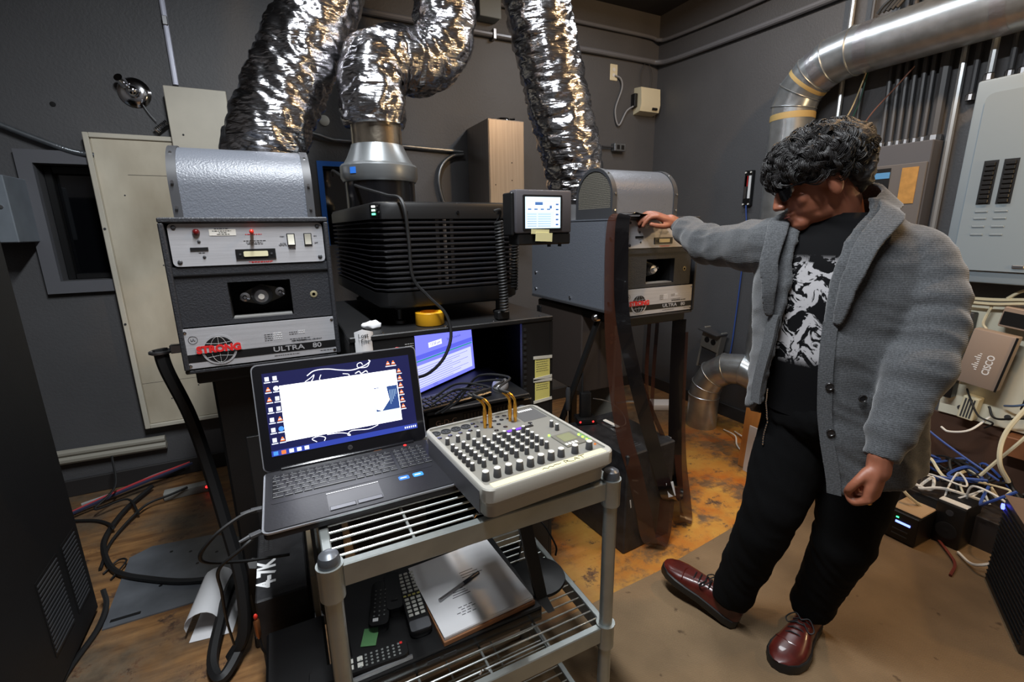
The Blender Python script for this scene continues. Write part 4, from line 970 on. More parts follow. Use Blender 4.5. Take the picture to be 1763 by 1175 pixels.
for i, (pts, m_, r_, lab) in enumerate((
    ([(2.93, 1.03, 1.095), (2.93, 0.9, 1.10), (2.93, 0.75, 1.115), (2.93, 0.4, 1.12)], m_cream, 0.008, 'cream cable running level under the electrical panel, upper one'),
    ([(2.915, 1.03, 1.08), (2.915, 0.9, 1.082), (2.915, 0.75, 1.10), (2.915, 0.4, 1.105)], m_cream, 0.007, 'cream cable running level under the electrical panel, lower one'),
    ([(2.93, 0.865, 1.11), (2.93, 0.82, 1.15), (2.93, 0.75, 1.165), (2.93, 0.6, 1.17)], m_cream, 0.007, 'cream cable arching up towards the electrical panel bottom'),
    ([(2.93, 0.91, 1.07), (2.93, 0.925, 0.99), (2.93, 0.91, 0.96)], m_cream, 0.006, 'short cream cable dropping behind the flat network box'),
    ([(2.93, 1.0, 0.74), (2.90, 0.975, 0.73), (2.89, 0.94, 0.745), (2.9, 0.925, 0.76)], mat('yellow_cable', c(206, 176, 50), 0.5), 0.005, 'yellow patch cable left of the flat network box'),
    ([(2.86, 0.97, 0.46), (2.84, 0.93, 0.455), (2.84, 0.86, 0.49), (2.9, 0.82, 0.56)], m_white, 0.005, 'white cable curving below the backing board'),
    ([(2.93, 0.84, 0.60), (2.90, 0.80, 0.56), (2.88, 0.7, 0.60), (2.88, 0.5, 0.66)], m_rubber, 0.005, 'black cable crossing the lower backing board'),
    ([(2.93, 0.79, 0.62), (2.89, 0.74, 0.645), (2.88, 0.66, 0.69), (2.88, 0.5, 0.74)], mat('steel_blue_cable', c(80, 104, 140), 0.5), 0.005, 'grey-blue cable rising to the right on the backing board'),
    ([(2.93, 0.93, 0.66), (2.88, 0.89, 0.62), (2.87, 0.85, 0.56), (2.88, 0.80, 0.54), (2.9, 0.83, 0.50)], m_rubber, 0.004, 'thin black lead looping under the flat network box'),
    ([(2.72, 0.66, 0.72), (2.68, 0.70, 0.57), (2.66, 0.69, 0.45), (2.7, 0.66, 0.36)], m_cream, 0.009, 'thick cream cable drooping at the right edge'),
    ([(2.75, 0.62, 0.66), (2.74, 0.66, 0.55), (2.74, 0.72, 0.42), (2.74, 0.76, 0.33)], m_cream, 0.007, 'second cream cable slanting at the right edge'))):
    cable('board_cable', pts, r_, m_, lab)
wb = G().b(-0.10, 0, -0.2, 0.06, 0, 0.09, 0.003)
tag(wb.obj('wooden_block', mat('brown_wood', c(130, 82, 50), 0.6, var=0.2, vscale=10), None, (2.998, 0.70, 0.40)), 'brown wooden block fixed below the backing board', 'block')
# floor equipment at the right
u1 = thing('ups_unit', 'small black battery unit with tan top and a lit blue display', 'battery unit', (2.43, 0.89, 0.009))
G().b(0.0, 0.30, -0.062, 0.062, 0.004, 0.145, 0.004).obj('case', m_black, u1)
G().b(0.02, 0.16, -0.06, 0.06, 0.145, 0.152, 0.003).obj('tan_top', mat('tan_card', c(190, 160, 124), 0.6), u1)
G().b(-0.003, 0.0, -0.035, 0.022, 0.092, 0.102).obj('display', emi('blue_display', c(120, 140, 255), 2.2), u1)
G().b(-0.003, 0.0, 0.012, 0.022, 0.116, 0.121).obj('power_light', emi('green_light', c(60, 240, 140), 3), u1)
for z_ in (0.03, 0.055): G().b(-0.002, 0.0, -0.03, 0.03, z_, z_+0.006).obj('vent_slot', m_trimd, u1)
for y_ in (-0.05, 0.05): G().b(0.02, 0.28, y_-0.008, y_+0.008, 0, 0.005).obj('foot', m_rubber, u1)
u2 = thing('desktop_speaker', 'black desktop speaker with white strip on top beside the battery unit', 'speaker', (2.58, 0.782, 0.009))
g = G(); g.b(0.0, 0.16, -0.055, 0.055, 0.0, 0.205, 0.012, 2); g.obj('cabinet', m_black, u2)
G().b(0.01, 0.05, -0.05, 0.05, 0.2052, 0.210, 0.001).obj('white_strip', m_white, u2)
G().lathe([(0.04, 0), (0.04, 0.003), (0.034, 0.004), (0.02, 0.001), (0.008, 0.003)], 20, T(0, 0, 0.075) @ Matrix.Rotation(-PI/2, 4, 'Y')).obj('driver', m_rubber, u2)
G().cyl((0, 0, 0.165), (-0.003, 0, 0.165), 0.014, n=12).obj('tweeter', m_trimd, u2)
pc = thing('computer_tower', 'dark ribbed computer tower at the right edge with a blue power light', 'computer', (2.47, 0.605, 0.009), (0, 0, R(210)))
G().b(0, 0.42, 0.006, 0.20, 0, 0.385, 0.004).obj('case', mat('tower_black', c(40, 34, 32), 0.5), pc)
rb = G().b(-0.0, 0.40, 0, 0.006, -0.002, 0.002, 0.0008).mesh('rib')
for k in range(17): put('rib', rb, m_blackm, pc, (0.01, 0, 0.03 + k*0.02))
G().b(0.0, 0.42, 0.0, 0.20, 0.3855, 0.388).obj('top_sheet', mat('brown_top', c(112, 92, 80), 0.5), pc)
G().cyl((0.02, 0.001, 0.345), (0.02, -0.005, 0.345), 0.012, n=14).obj('power_light', emi('blue_power', c(70, 80, 255), 6), pc)
# low box and tangle of cables behind them
lowb = G().b(0, 0.30, -0.35, 0.35, 0, 0.16, 0.004)
tag(lowb.obj('cardboard_tray', mat('dark_tray', c(44, 36, 32), 0.7), None, (2.69, 0.93, 0.0)), 'low dark tray under the cable tangle by the right wall', 'tray')
random.seed(21)
cm = [(m_rubber, 'black'), (m_white, 'white'), (m_bluec, 'blue'), (m_cream, 'cream'), (m_rubber, 'black'), (m_rubber, 'black')]
for i in range(20):
    m_, nm = cm[i % 6]
    y = random.uniform(0.72, 1.22); pts = []
    x = random.uniform(2.72, 2.93); z = random.uniform(0.17, 0.22)
    for k in range(6):
        pts.append((max(2.66, min(2.95, x)), y, z)); x += random.uniform(-0.13, 0.13); y += random.uniform(-0.15, 0.13); z = random.uniform(0.18, 0.31)
        y = max(0.62, min(1.25, y))
    cable('tangled_cable', pts, random.uniform(0.004, 0.0075), m_, nm + ' cable in the tangle on the tray by the right wall', 'cable', 'tangled %s cables' % nm)
for i, (pts, m_, r_, lab) in enumerate((
    ([(2.66, 0.87, 0.02), (2.52, 0.74, 0.02), (2.45, 0.69, 0.02), (2.36, 0.67, 0.015)], mat('red_brown_cable', c(120, 54, 44), 0.5), 0.006, 'reddish flat cable lying on the carpet beside the tower'),
    ([(2.56, 0.72, 0.02), (2.50, 0.66, 0.03), (2.47, 0.62, 0.06), (2.5, 0.58, 0.09)], m_white, 0.006, 'white plug lead between the speaker and the tower'),
    ([(2.72, 0.72, 0.3), (2.6, 0.70, 0.26), (2.55, 0.66, 0.31), (2.58, 0.60, 0.38)], m_bluec, 0.006, 'blue cable dropping behind the computer tower'),
    ([(2.9, 1.1, 0.47), (2.85, 1.0, 0.42), (2.8, 0.85, 0.37), (2.75, 0.7, 0.33)], m_bluec, 0.005, 'blue cable slanting across the dark lower wall'),
    ([(2.62, 1.02, 0.3), (2.52, 0.98, 0.27), (2.50, 0.92, 0.22), (2.56, 0.88, 0.16)], m_cream, 0.007, 'pale cable bent over the back of the battery unit'))):
    cable('floor_cable', pts, r_, m_, lab)
# ================================================================ wire cart
m_cart = mat('cart_zinc', c(166, 172, 170), 0.36, 0.75, var=0.18, vscale=12)
m_wire = mat('shelf_wire', c(205, 210, 208), 0.28, 0.8)
CX0, CX1, CY0, CY1 = 0.02, 0.646, 0.785, 1.235
ct = thing('wire_cart', 'zinc wire shelf cart carrying the laptop and mixer', 'cart', ((CX0+CX1)/2, (CY0+CY1)/2, 0))
hx, hy = (CX1-CX0)/2, (CY1-CY0)/2
pm = G(); pm.cyl((0, 0, 0.0), (0, 0, 0.868), 0.0165, n=18); pm = pm.mesh('post')
cm_ = G(); cm_.lathe([(0.0175, 0.864), (0.0195, 0.867), (0.0195, 0.884), (0.017, 0.893), (0.01, 0.898), (0.002, 0.899)], 20); cm_ = cm_.mesh('post_cap')
km = G(); km.lathe([(0.0185, 0), (0.0185, 0.002), (0.0225, 0.006), (0.0225, 0.064), (0.024, 0.070), (0.024, 0.074), (0.020, 0.074)], 22); km = km.mesh('collar')
m_cap = mat('cap_grey', c(96, 100, 106), 0.35, 0.5)
for sx_ in (-1, 1):
    for sy_ in (-1, 1):
        po = put('post', pm, m_cart, ct, (sx_*hx, sy_*hy, 0))
        put('post_cap', cm_, m_cap, po)
        for z_ in (0.80, 0.39, 0.05): put('collar', km, m_cart, po, (0, 0, z_))
wx = G(); wx.cyl((-hx+0.008, 0, 0), (hx-0.008, 0, 0), 0.0024, n=8); wx = wx.mesh('shelf_wire')
wy = G(); wy.cyl((0, -hy+0.006, 0), (0, hy-0.006, 0), 0.0032, n=8); wy = wy.mesh('support_wire')
for z_ in (0.87, 0.46, 0.12):
    sh = G()
    sh.b(-hx+0.02, hx-0.02, -hy-0.009, -hy+0.009, z_-0.046, z_, 0.002)
    sf = sh.obj('shelf_frame', m_cart, ct)
    G().b(-hx+0.02, hx-0.02, hy-0.009, hy+0.009, z_-0.046, z_, 0.002).obj('rail', m_cart, sf)
    for s in (-1, 1): G().b(s*hx-0.009, s*hx+0.009, -hy+0.02, hy-0.02, z_-0.046, z_, 0.002).obj('rail', m_cart, sf)
    for k in range(16): put('shelf_wire', wx, m_wire, sf, (0, -hy+0.028+k*0.0263, z_-0.006))
    for x_ in (-0.155, 0.0, 0.155): put('support_wire', wy, m_wire, sf, (x_, 0, z_-0.0115))
    g = G(); g.tube([(-0.03, -hy+0.018, z_-0.004), (-0.018, -hy+0.03, z_-0.006), (-0.005, -hy+0.02, z_-0.003)], 0.0025, 6); g.obj('wire_clip', m_chrome, sf)

# ================================================================ laptop
lp = thing('laptop', 'open black laptop with a bright white window on its screen', 'laptop', (0.111, 0.90, 0.8732))
LW, LD = 0.198, 0.258
m_lap = mat('laptop_dark', c(34, 34, 38), 0.38, 0.2, bump=0.05, scale=200)
m_lapb = mat('laptop_bezel', c(14, 14, 18), 0.15, coat=0.3)
bs = plateh('base', -LW+0.002, LW-0.002, 0.002, LD-0.001, 0.004, 0.0165, 0.015, m_lap, lp)
plateh('edge_trim', -LW, LW, 0, LD, 0.0165, 0.020, 0.016, mat('laptop_silver_edge', c(176, 178, 184), 0.3, 0.7), lp)
dk = plateh('deck', -LW+0.004, LW-0.004, 0.004, LD-0.002, 0.020, 0.0225, 0.013, m_lap, lp)
for x_ in (-0.15, 0.15):
    for y_ in (0.04, 0.22): G().b(x_-0.02, x_+0.02, y_-0.006, y_+0.006, 0, 0.004).obj('foot', m_rubber, bs)
kbz = 0.0227
kb = plateh('keyboard', -LW+0.016, LW-0.030, 0.100, 0.234, 0.0222, 0.0230, 0.006, mat('keyboard_well', c(46, 46, 50), 0.35, 0.4), lp)
m_key = mat('key_black', c(26, 26, 29), 0.42)
kms = {}
def key(x, y, w_, d_=0.0145):
    kk = (round(w_, 4), round(d_, 4))
    if kk not in kms:
        g = G(); a = [( sx*w_/2, sy*d_/2) for sx, sy in ((-1, -1), (1, -1), (1, 1), (-1, 1))]
        g.loft([[(p[0], p[1], 0) for p in a], [(p[0], p[1], 0.0016) for p in a], [(p[0]*0.9, p[1]*0.86, 0.0024) for p in a]])
        kms[kk] = g.mesh('key')
    return put('key', kms[kk], m_key, kb, (x, y, 0.0230))
rows = [([0.0185]*15, 0.0125), ([0.0175]*13+[0.034], 0.0155), ([0.026]+[0.0175]*12+[0.0245], 0.0155), ([0.031]+[0.0175]*11+[0.037], 0.0155), ([0.040]+[0.0175]*10+[0.0455], 0.0155), ([0.0225, 0.0175, 0.0175, 0.0175, 0.0955, 0.0175, 0.0175, 0.0175, 0.0175, 0.0175], 0.0155)]
y_ = 0.2265
legends = []
for ws, d_ in rows:
    x_ = -LW + 0.019; tot = sum(ws); sc_k = (0.2675 - 0.0026*(len(ws)-1)) / tot
    for w_ in ws:
        w2_ = w_*sc_k; key(x_ + w2_/2, y_ - d_/2, w2_, d_)
        legends.append((x_ + w2_*0.35, y_ - d_*0.4)); x_ += w2_ + 0.0026
    for k in range(4):
        key(-LW + 0.019 + 0.2675 + 0.008 + 0.0175/2 + k*0.0195, y_ - d_/2, 0.0172, d_)
        legends.append((-LW + 0.019 + 0.2675 + 0.008 + 0.006 + k*0.0195, y_ - d_*0.4))
    y_ -= d_ + 0.0026
g = G()
for x_, y_ in legends: g.b(x_-0.0012, x_+0.0012, y_-0.0009, y_+0.0009, 0.0254, 0.0256)
o = g.obj('key_legends', mat('key_legend', c(130, 132, 136), 0.5), kb); o['kind'] = 'stuff'
tpd = plateh('touchpad', -0.075, 0.035, 0.018, 0.088, 0.0224, 0.0229, 0.004, mat('touchpad_surface', c(44, 44, 47), 0.2, 0.3), lp)
for a in ((-0.073, -0.022), (-0.018, 0.033)): G().b(a[0], a[1], 0.019, 0.033, 0.0229, 0.0236, 0.001).obj('button_bar', mat('button_gloss', c(84, 85, 90), 0.2, 0.5), tpd)
G().b(-0.075, 0.035, 0.0875, 0.089, 0.0229, 0.0236).obj('chrome_edge', m_chrome, tpd)
for x_, cc in ((0.092, c(46, 110, 200)), (0.125, c(60, 140, 220))):
    s_ = plateh('sticker', x_-0.012, x_+0.012, 0.070, 0.088, 0.0225, 0.0229, 0.004, mat('laptop_sticker_%d' % int(x_*1000), cc, 0.35), lp)
    G().b(x_-0.008, x_+0.006, 0.077, 0.081, 0.0229, 0.0231).obj('sticker_mark', m_wht, s_)
G().cyl((0.135, 0.243, 0.0225), (0.135, 0.243, 0.0234), 0.004, n=10).obj('power_light', emi('red_led', c(255, 40, 40), 2.0), lp)
G().b(0.055, 0.075, 0.247, 0.251, 0.0225, 0.0232).obj('speaker_glint', mat('amber_mark', c(200, 120, 60), 0.4), lp)
# lid: built upright in its own frame, leaned back on the hinge
LM = T(0, LD-0.006, 0.022) @ Matrix.Rotation(R(-15), 4, 'X')
lid = put('lid', (lambda gg: gg)(G().prism([(x, 0.004, z) for x, z in rrect(-LW, LW, 0.0, 0.258, 0.014)], (0, 0.010, 0)).mesh('lid')), MATS['laptop_silver_edge'], lp)
lid.matrix_local = LM
plate('bezel', -LW+0.003, LW-0.003, 0.003, 0.255, 0.0, 0.004, 0.012, m_lapb, lid)
G().cyl((-0.16, 0.003, 0.0), (0.16, 0.003, 0.0), 0.008, n=12).obj('hinge', m_lapb, lid)
sx0, sx1, sz0, sz1 = -0.176, 0.176, 0.036, 0.235
scr = G().b(sx0, sx1, -0.0006, 0.0, sz0, sz1).obj('screen', emi('desktop_blue', c(12, 16, 72), 0.8), lid)
e_white = emi('window_white', c(244, 246, 255), 2.6)
e_swirl = emi('swirl_white', c(235, 238, 255), 1.3)
e_bar = emi('taskbar_blue', c(40, 58, 150), 1.0)
e_icon = emi('icon_white', c(225, 232, 255), 1.1); e_cone = emi('icon_orange', c(236, 120, 60), 1.0); e_ib = emi('icon_blue', c(70, 140, 230), 1.0)
yS = -0.0010
wi = G().b(-0.142, 0.138, yS-0.0004, yS+0.0004, 0.066, 0.201).obj('window', e_white, scr)
G().b(0.070, 0.136, yS-0.0008, yS-0.0004, 0.067, 0.118).obj('window_field', emi('pale_field', c(196, 206, 210), 1.2), wi)
pic = G().b(0.076, 0.136, yS-0.0012, yS-0.0008, 0.098, 0.160).obj('window_picture', emi('picture_blue', c(40, 70, 130), 0.9), wi)
G().prism([(0.074, yS-0.0014, 0.157), (0.108, yS-0.0014, 0.160), (0.112, yS-0.0014, 0.124), (0.090, yS-0.0014, 0.098), (0.076, yS-0.0014, 0.104)], (0, 0.0003, 0)).obj('picture_white_shape', e_white, pic)
g = G()
for k in range(5): g.b(0.114+k*0.004, 0.1155+k*0.004, yS-0.0015, yS-0.0012, 0.112+k*0.006, 0.150)
o = g.obj('picture_detail', emi('picture_detail', c(150, 180, 210), 0.9), pic); o['kind'] = 'stuff'
G().b(sx0, sx1, yS-0.0004, yS+0.0004, sz0, sz0+0.013).obj('taskbar', e_bar, scr)
for k in range(5): 
    G().b(sx0+0.004+k*0.017, sx0+0.014+k*0.017, yS-0.0008, yS-0.0004, sz0+0.002, sz0+0.011).obj('taskbar_icon', (e_ib, e_cone, e_icon, e_icon, e_icon)[k], scr)
g = G()
for k in range(6): g.b(sx1-0.034+k*0.0055, sx1-0.031+k*0.0055, yS-0.0008, yS-0.0004, sz0+0.004, sz0+0.009)
o = g.obj('tray_icons', e_icon, scr); o['kind'] = 'stuff'
def icon(x, z, kind):
    if kind == 'cone':
        a = G().prism([(x-0.0055, yS, z-0.004), (x+0.0055, yS, z-0.004), (x+0.0012, yS, z+0.006), (x-0.0012, yS, z+0.006)], (0, 0.0006, 0)).obj('desktop_icon', e_cone, scr)
        G().b(x-0.0035, x+0.0035, yS-0.0003, yS, z-0.001, z+0.001).obj('cone_stripe', e_icon, a)
    elif kind == 'round': a = G().cyl((x, yS+0.0006, z+0.001), (x, yS, z+0.001), 0.006, n=14).obj('desktop_icon', e_ib if x > -0.15 and z < 0.11 else e_icon, scr)
    else: a = G().b(x-0.0045, x+0.0045, yS, yS+0.0006, z-0.004, z+0.006).obj('desktop_icon', e_icon, scr)
    G().b(x-0.007, x+0.007, yS, yS+0.0005, z-0.0085, z-0.0062).obj('icon_caption', e_icon, a)
for r_, (k1, k2) in enumerate((('doc', 'doc'), ('cone', 'round'), ('cone', 'doc'), ('doc', 'doc'), ('doc', 'cone'), ('doc', 'round'), ('doc', 'cone'))):
    icon(sx0+0.010, 0.220-r_*0.0245, k1); icon(sx0+0.027, 0.220-r_*0.0245, k2)
for x_ in (0.120, 0.134): icon(x_, 0.219, 'cone')
for k in range(6): icon(0.146, 0.196-k*0.019, 'cone')
# white script swirls above and below the window
def swirl(pts, r=0.0010):
    G().tube(sp([(x, yS, z) for x, z in pts], 6), r, 5).obj('swirl', e_swirl, scr)
swirl([(-0.078, 0.216), (-0.06, 0.226), (-0.03, 0.226), (0.0, 0.219), (0.03, 0.215), (0.06, 0.222), (0.075, 0.231), (0.072, 0.235)], 0.0013)
swirl([(0.075, 0.231), (0.066, 0.218), (0.045, 0.219), (0.043, 0.228), (0.052, 0.231), (0.056, 0.225)])
swirl([(-0.084, 0.202), (-0.07, 0.210), (-0.062, 0.216), (-0.066, 0.206), (-0.070, 0.202)]); swirl([(-0.046, 0.214), (-0.05, 0.206), (-0.05, 0.202)]); swirl([(0.005, 0.209), (0.018, 0.206), (0.02, 0.202)])
swirl([(0.035, 0.205), (0.045, 0.209), (0.05, 0.203), (0.062, 0.208), (0.066, 0.203)], 0.0013)
swirl([(-0.075, 0.051), (-0.085, 0.060), (-0.07, 0.064), (-0.055, 0.058), (-0.058, 0.050)]); swirl([(-0.05, 0.064), (-0.02, 0.062), (0.0, 0.056), (0.004, 0.051), (-0.002, 0.054), (0.01, 0.062), (0.05, 0.058), (0.075, 0.064)])
lgo = G().cyl((0.0, 0.0, 0.021), (0.0, -0.0006, 0.021), 0.006, n=18).obj('maker_badge', m_steel, lid)
text('hp', 0.009, m_blk, lgo, T(0, -0.001, 0.0215) @ FRONT, sx=0.9)
G().b(-0.06, 0.06, -0.001, 0.0, 0.2535, 0.2548).obj('lid_highlight_strip', m_chrome, lid)

# ================================================================ audio mixer
MX = thing('audio_mixer', 'silver audio mixer covered in knobs on the cart beside the laptop', 'mixer', (0.309, 0.745, 0.8725), (0, 0, R(4)))
MW, MD, MH = 0.335, 0.345, 0.082
m_mix = mat('mixer_silver', c(170, 168, 160), 0.42, 0.25, bump=0.04, scale=150)
m_mixf = mat('mixer_face', c(126, 124, 117), 0.5, 0.2)
g = G()
o_ = rrect(0, MW, 0, MD, 0.022, 5); i_ = rrect(0.010, MW-0.010, 0.022, MD-0.008, 0.006, 5)
lo = rrect(0.012, MW-0.012, 0.02, MD-0.01, 0.02, 5)
g.loft([[(x, y, 0.006) for x, y in lo], [(x, y, 0.03) for x, y in lo], [(x, y, MH-0.030) for x, y in o_], [(x, y, MH-0.003) for x, y in o_], [(x*0.988+0.002, y*0.988+0.002, MH) for x, y in o_], [(x, y, MH) for x, y in i_], [(x, y, MH-0.006) for x, y in i_]])
mb = g.obj('case', m_mix, MX)
for x_ in (0.04, MW-0.04):
    for y_ in (0.05, MD-0.04): G().cyl((x_, y_, 0), (x_, y_, 0.006), 0.012, n=10).obj('foot', m_rubber, MX)
ZT = MH-0.0058
fa = G().b(0.011, MW-0.011, 0.023, MD-0.009, ZT-0.002, ZT).obj('face', m_mixf, MX)
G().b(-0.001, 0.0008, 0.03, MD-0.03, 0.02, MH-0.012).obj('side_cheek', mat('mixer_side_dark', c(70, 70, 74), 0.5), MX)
def lk(r, h, name): 
    g = G(); g.lathe([(r, 0), (r*1.02, h*0.15), (r*0.86, h*0.9), (r*0.7, h)], 12); return g.mesh(name)
def cp_(r, h, name):
    g = G(); g.lathe([(r, 0), (r, h*0.6), (r*0.6, h)], 12); return g.mesh(name)
k_s = lk(0.0056, 0.0165, 'knob'); k_b = lk(0.0085, 0.019, 'knob'); c_s = cp_(0.0042, 0.002, 'knob_cap'); c_b = cp_(0.0068, 0.003, 'knob_cap')
m_knob = mat('knob_grey', c(64, 64, 66), 0.5); m_kw = mat('knob_white', c(228, 226, 220), 0.4); m_kb = mat('knob_blue', c(78, 92, 106), 0.5); m_kr = mat('knob_pink', c(156, 84, 84), 0.5)
def knob(u, v, big, m_):
    o = put('knob', k_b if big else k_s, m_knob, MX, (u*MW, v*MD, ZT))
    put('knob_cap', c_b if big else c_s, m_, o, (0, 0, 0.0188 if big else 0.0163))
for i in range(8):
    u = 0.058 + 0.082*i
    for j in range(6):
        v = 0.59 - 0.06*j
        knob(u, v, False, m_kr if j < 2 else m_kb)
for i in range(4): knob(0.065 + 0.082*i, 0.70, False, m_kw)
for i in range(8): knob(0.075 + 0.0815*i, 0.145, True, m_kw)
knob(0.755, 0.135, True, m_kw); knob(0.875, 0.13, True, m_kw)
knob(0.87, 0.56, False, m_kw); knob(0.87, 0.49, False, m_kw)
for i in range(4):
    x = G().lathe([(0.013, 0), (0.013, 0.003), (0.011, 0.0035), (0.0105, 0.0008), (0.002, 0.0006)], 18, T((0.055+0.083*i)*MW, 0.90*MD, ZT)).obj('microphone_socket', m_trimd, MX)
    for a in (0, 2.1, 4.2): G().cyl(((0.055+0.083*i)*MW+0.005*math.cos(a), 0.90*MD+0.005*math.sin(a), ZT), ((0.055+0.083*i)*MW+0.005*math.cos(a), 0.90*MD+0.005*math.sin(a), ZT+0.0018), 0.0014, n=6).obj('pin_hole', m_blk, x)
jm = G().lathe([(0.0062, 0), (0.0062, 0.003), (0.0035, 0.0034), (0.003, 0.0006)], 12).mesh('jack_socket')
for u, v in [(0.05+0.083*i, 0.81) for i in range(4)] + [(0.37, 0.91), (0.37, 0.85), (0.45, 0.90), (0.45, 0.84), (0.54, 0.93), (0.54, 0.87), (0.60, 0.93), (0.66, 0.92), (0.60, 0.86), (0.66, 0.85), (0.46, 0.78), (0.54, 0.80), (0.56, 0.73), (0.47, 0.71), (0.66, 0.78), (0.76, 0.69)]:
    put('jack_socket', jm, m_chrome, MX, (u*MW, v*MD, ZT))
lc = G().b(0.76*MW, 0.94*MW, 0.22*MD, 0.42*MD, ZT, ZT+0.0025, 0.001).obj('meter_section', mat('smoke_panel', c(104, 102, 94), 0.3), MX)
G().b(0.79*MW, 0.91*MW, 0.29*MD, 0.40*MD, ZT+0.0025, ZT+0.003).obj('display', mat('lcd_olive', c(120, 122, 92), 0.2), lc)
for k in range(4): G().b((0.765+0.028*k)*MW, (0.785+0.028*k)*MW, 0.235*MD, 0.262*MD, ZT+0.0025, ZT+0.0045, 0.0006).obj('button', m_white, lc)
for k in range(5): G().cyl(((0.955)*MW, (0.16+0.045*k)*MD, ZT), ((0.955)*MW, (0.16+0.045*k)*MD, ZT+0.003), 0.0028, n=8).obj('level_light', emi('lime_led' if k > 1 else 'orange_led', c(150, 255, 70) if k > 1 else c(220, 120, 40), 2.5 if k > 1 else 0.8), MX)
G().cyl((0.76*MW, 0.44*MD, ZT), (0.76*MW, 0.44*MD, ZT+0.003), 0.0028, n=8).obj('level_light', emi('lime_led', c(150, 255, 70), 2.5), MX)
G().b(0.74*MW, 0.96*MW, 0.74*MD, 0.97*MD, ZT, ZT+0.0006).obj('badge_panel', mat('mixer_badge_dark', c(84, 84, 84), 0.45), MX)
g = G()
for k in range(7): g.b((0.80+k*0.02)*MW, (0.813+k*0.02)*MW, 0.92*MD, 0.95*MD, ZT+0.0006, ZT+0.001)
o = g.obj('badge_print', m_wht, MX); o['kind'] = 'stuff'
# masking tape strip with a scribble and purple tape
tf = G().b(0.06*MW, 0.93*MW, 0.006, 0.024, MH-0.0002, MH+0.0006).obj('tape_strip', mat('cream_tape', c(214, 206, 160), 0.7), MX)
g = G(); P_ = lambda u, v: (u*MW, 0.006+v*0.018, MH+0.0009)
for stp in ([(0.42, .4), (0.44, .6), (0.46, .3), (0.48, .6), (0.50, .35), (0.52, .6), (0.55, .5), (0.57, .55)], [(0.60, .2), (0.60, .8), (0.63, .6), (0.61, .5), (0.66, .15)], [(0.67, .2), (0.69, .8), (0.71, .2)], [(0.68, .45), (0.705, .45)], [(0.74, .2), (0.74, .8)], [(0.72, .8), (0.77, .85)]):
    g.tube([P_(*q) for q in stp], 0.0008, 4)
o = g.obj('handwriting', m_blk, tf); o['kind'] = 'stuff'
G().b(0.45*MW, 0.52*MW, 0.64*MD, 0.665*MD, ZT, ZT+0.003, 0.001).obj('black_tape', m_blk, MX)
for a in ((0.53, 0.585), (0.60, 0.66)): G().b(a[0]*MW, a[1]*MW, 0.637*MD, 0.668*MD, ZT, ZT+0.003, 0.001).obj('purple_tape', mat('purple_tape', c(110, 60, 190), 0.5), MX)
G().b(0.67*MW, 0.76*MW, 0.64*MD, 0.665*MD, ZT, ZT+0.003, 0.001).obj('black_tape', m_blk, MX)
# two pairs of gold plugs with their black leads
m_gold = mat('gold_plug', c(222, 164, 66), 0.25, 0.9)
def wpt(u, v, z): 
    a = R(4); x, y = u*MW, v*MD
    return Vector((0.309 + x*math.cos(a) - y*math.sin(a), 0.745 + x*math.sin(a) + y*math.cos(a), 0.8725 + z))
plugs = (((0.425, 0.81), 'gold plug at the outer side of the left pair', [(0.47, 1.13, 1.01), (0.43, 1.24, 0.99), (0.36, 1.27, 0.945)]),
         ((0.455, 0.78), 'gold plug at the inner side of the left pair', [(0.49, 1.13, 1.02), (0.44, 1.26, 1.0), (0.37, 1.30, 0.95)]),
         ((0.655, 0.82), 'gold plug at the rear of the right pair', [(0.53, 1.13, 1.035), (0.47, 1.22, 1.005), (0.41, 1.27, 0.93), (0.38, 1.3, 0.90)]),
         ((0.685, 0.79), 'gold plug at the front of the right pair', [(0.55, 1.13, 1.04), (0.50, 1.24, 1.02), (0.45, 1.28, 0.94), (0.40, 1.3, 0.9)]))
for (u, v), lab, path in plugs:
    b0 = wpt(u, v, ZT+0.0008)
    pl = thing('audio_plug', lab + ' on the mixer', 'plug', b0, (0, 0, 0), 'gold plugs in the mixer')
    G().lathe([(0.0042, 0), (0.0042, 0.012), (0.0053, 0.014), (0.0053, 0.042), (0.0044, 0.048), (0.0040, 0.052)], 12).obj('barrel', m_gold, pl)
    G().tube(sp([(0, 0, 0.05), (-0.001, 0.001, 0.062), (-0.008, 0.008, 0.074), (-0.014, 0.014, 0.079)], 5), 0.0038, 8).obj('elbow', m_gold, pl)
    G().tube(sp([(-0.012, 0.012, 0.0785), (-0.03, 0.035, 0.088)] + [Vector(p)-b0 for p in path], 8), 0.0036, 7).obj('lead', m_rubber, pl)
# ================================================================ things on the middle shelf
av = thing('media_player', 'flat black media player on the middle cart shelf under the papers', 'player', (0.28, 1.03, 0.4575))
G().b(-0.235, 0.225, -0.165, 0.165, 0.006, 0.048, 0.003).obj('case', m_black, av)
for x_ in (-0.2, 0.19):
    for yy in (-0.12, 0.12): G().cyl((x_, yy, 0), (x_, yy, 0.006), 0.012, n=10).obj('foot', m_rubber, av)
G().b(-0.23, 0.22, -0.1665, -0.165, 0.012, 0.042).obj('front_panel', m_blackg, av)
for x_ in (-0.08, -0.04): G().b(x_, x_+0.03, -0.168, -0.1665, 0.02, 0.03).obj('button', m_trimd, av)
zz = 0.5058
pp = thing('paper_stack', 'stack of white printed pages on a brown folder beside the remotes', 'papers', (0.36, 1.01, zz), (0, 0, R(3)))
G().b(-0.125, 0.125, -0.138, 0.135, 0, 0.012, 0.001).obj('folder', mat('brown_folder', c(150, 104, 70), 0.6), pp)
G().b(-0.122, 0.122, -0.134, 0.135, 0.012, 0.020, 0.001).obj('page_block', m_paper, pp)
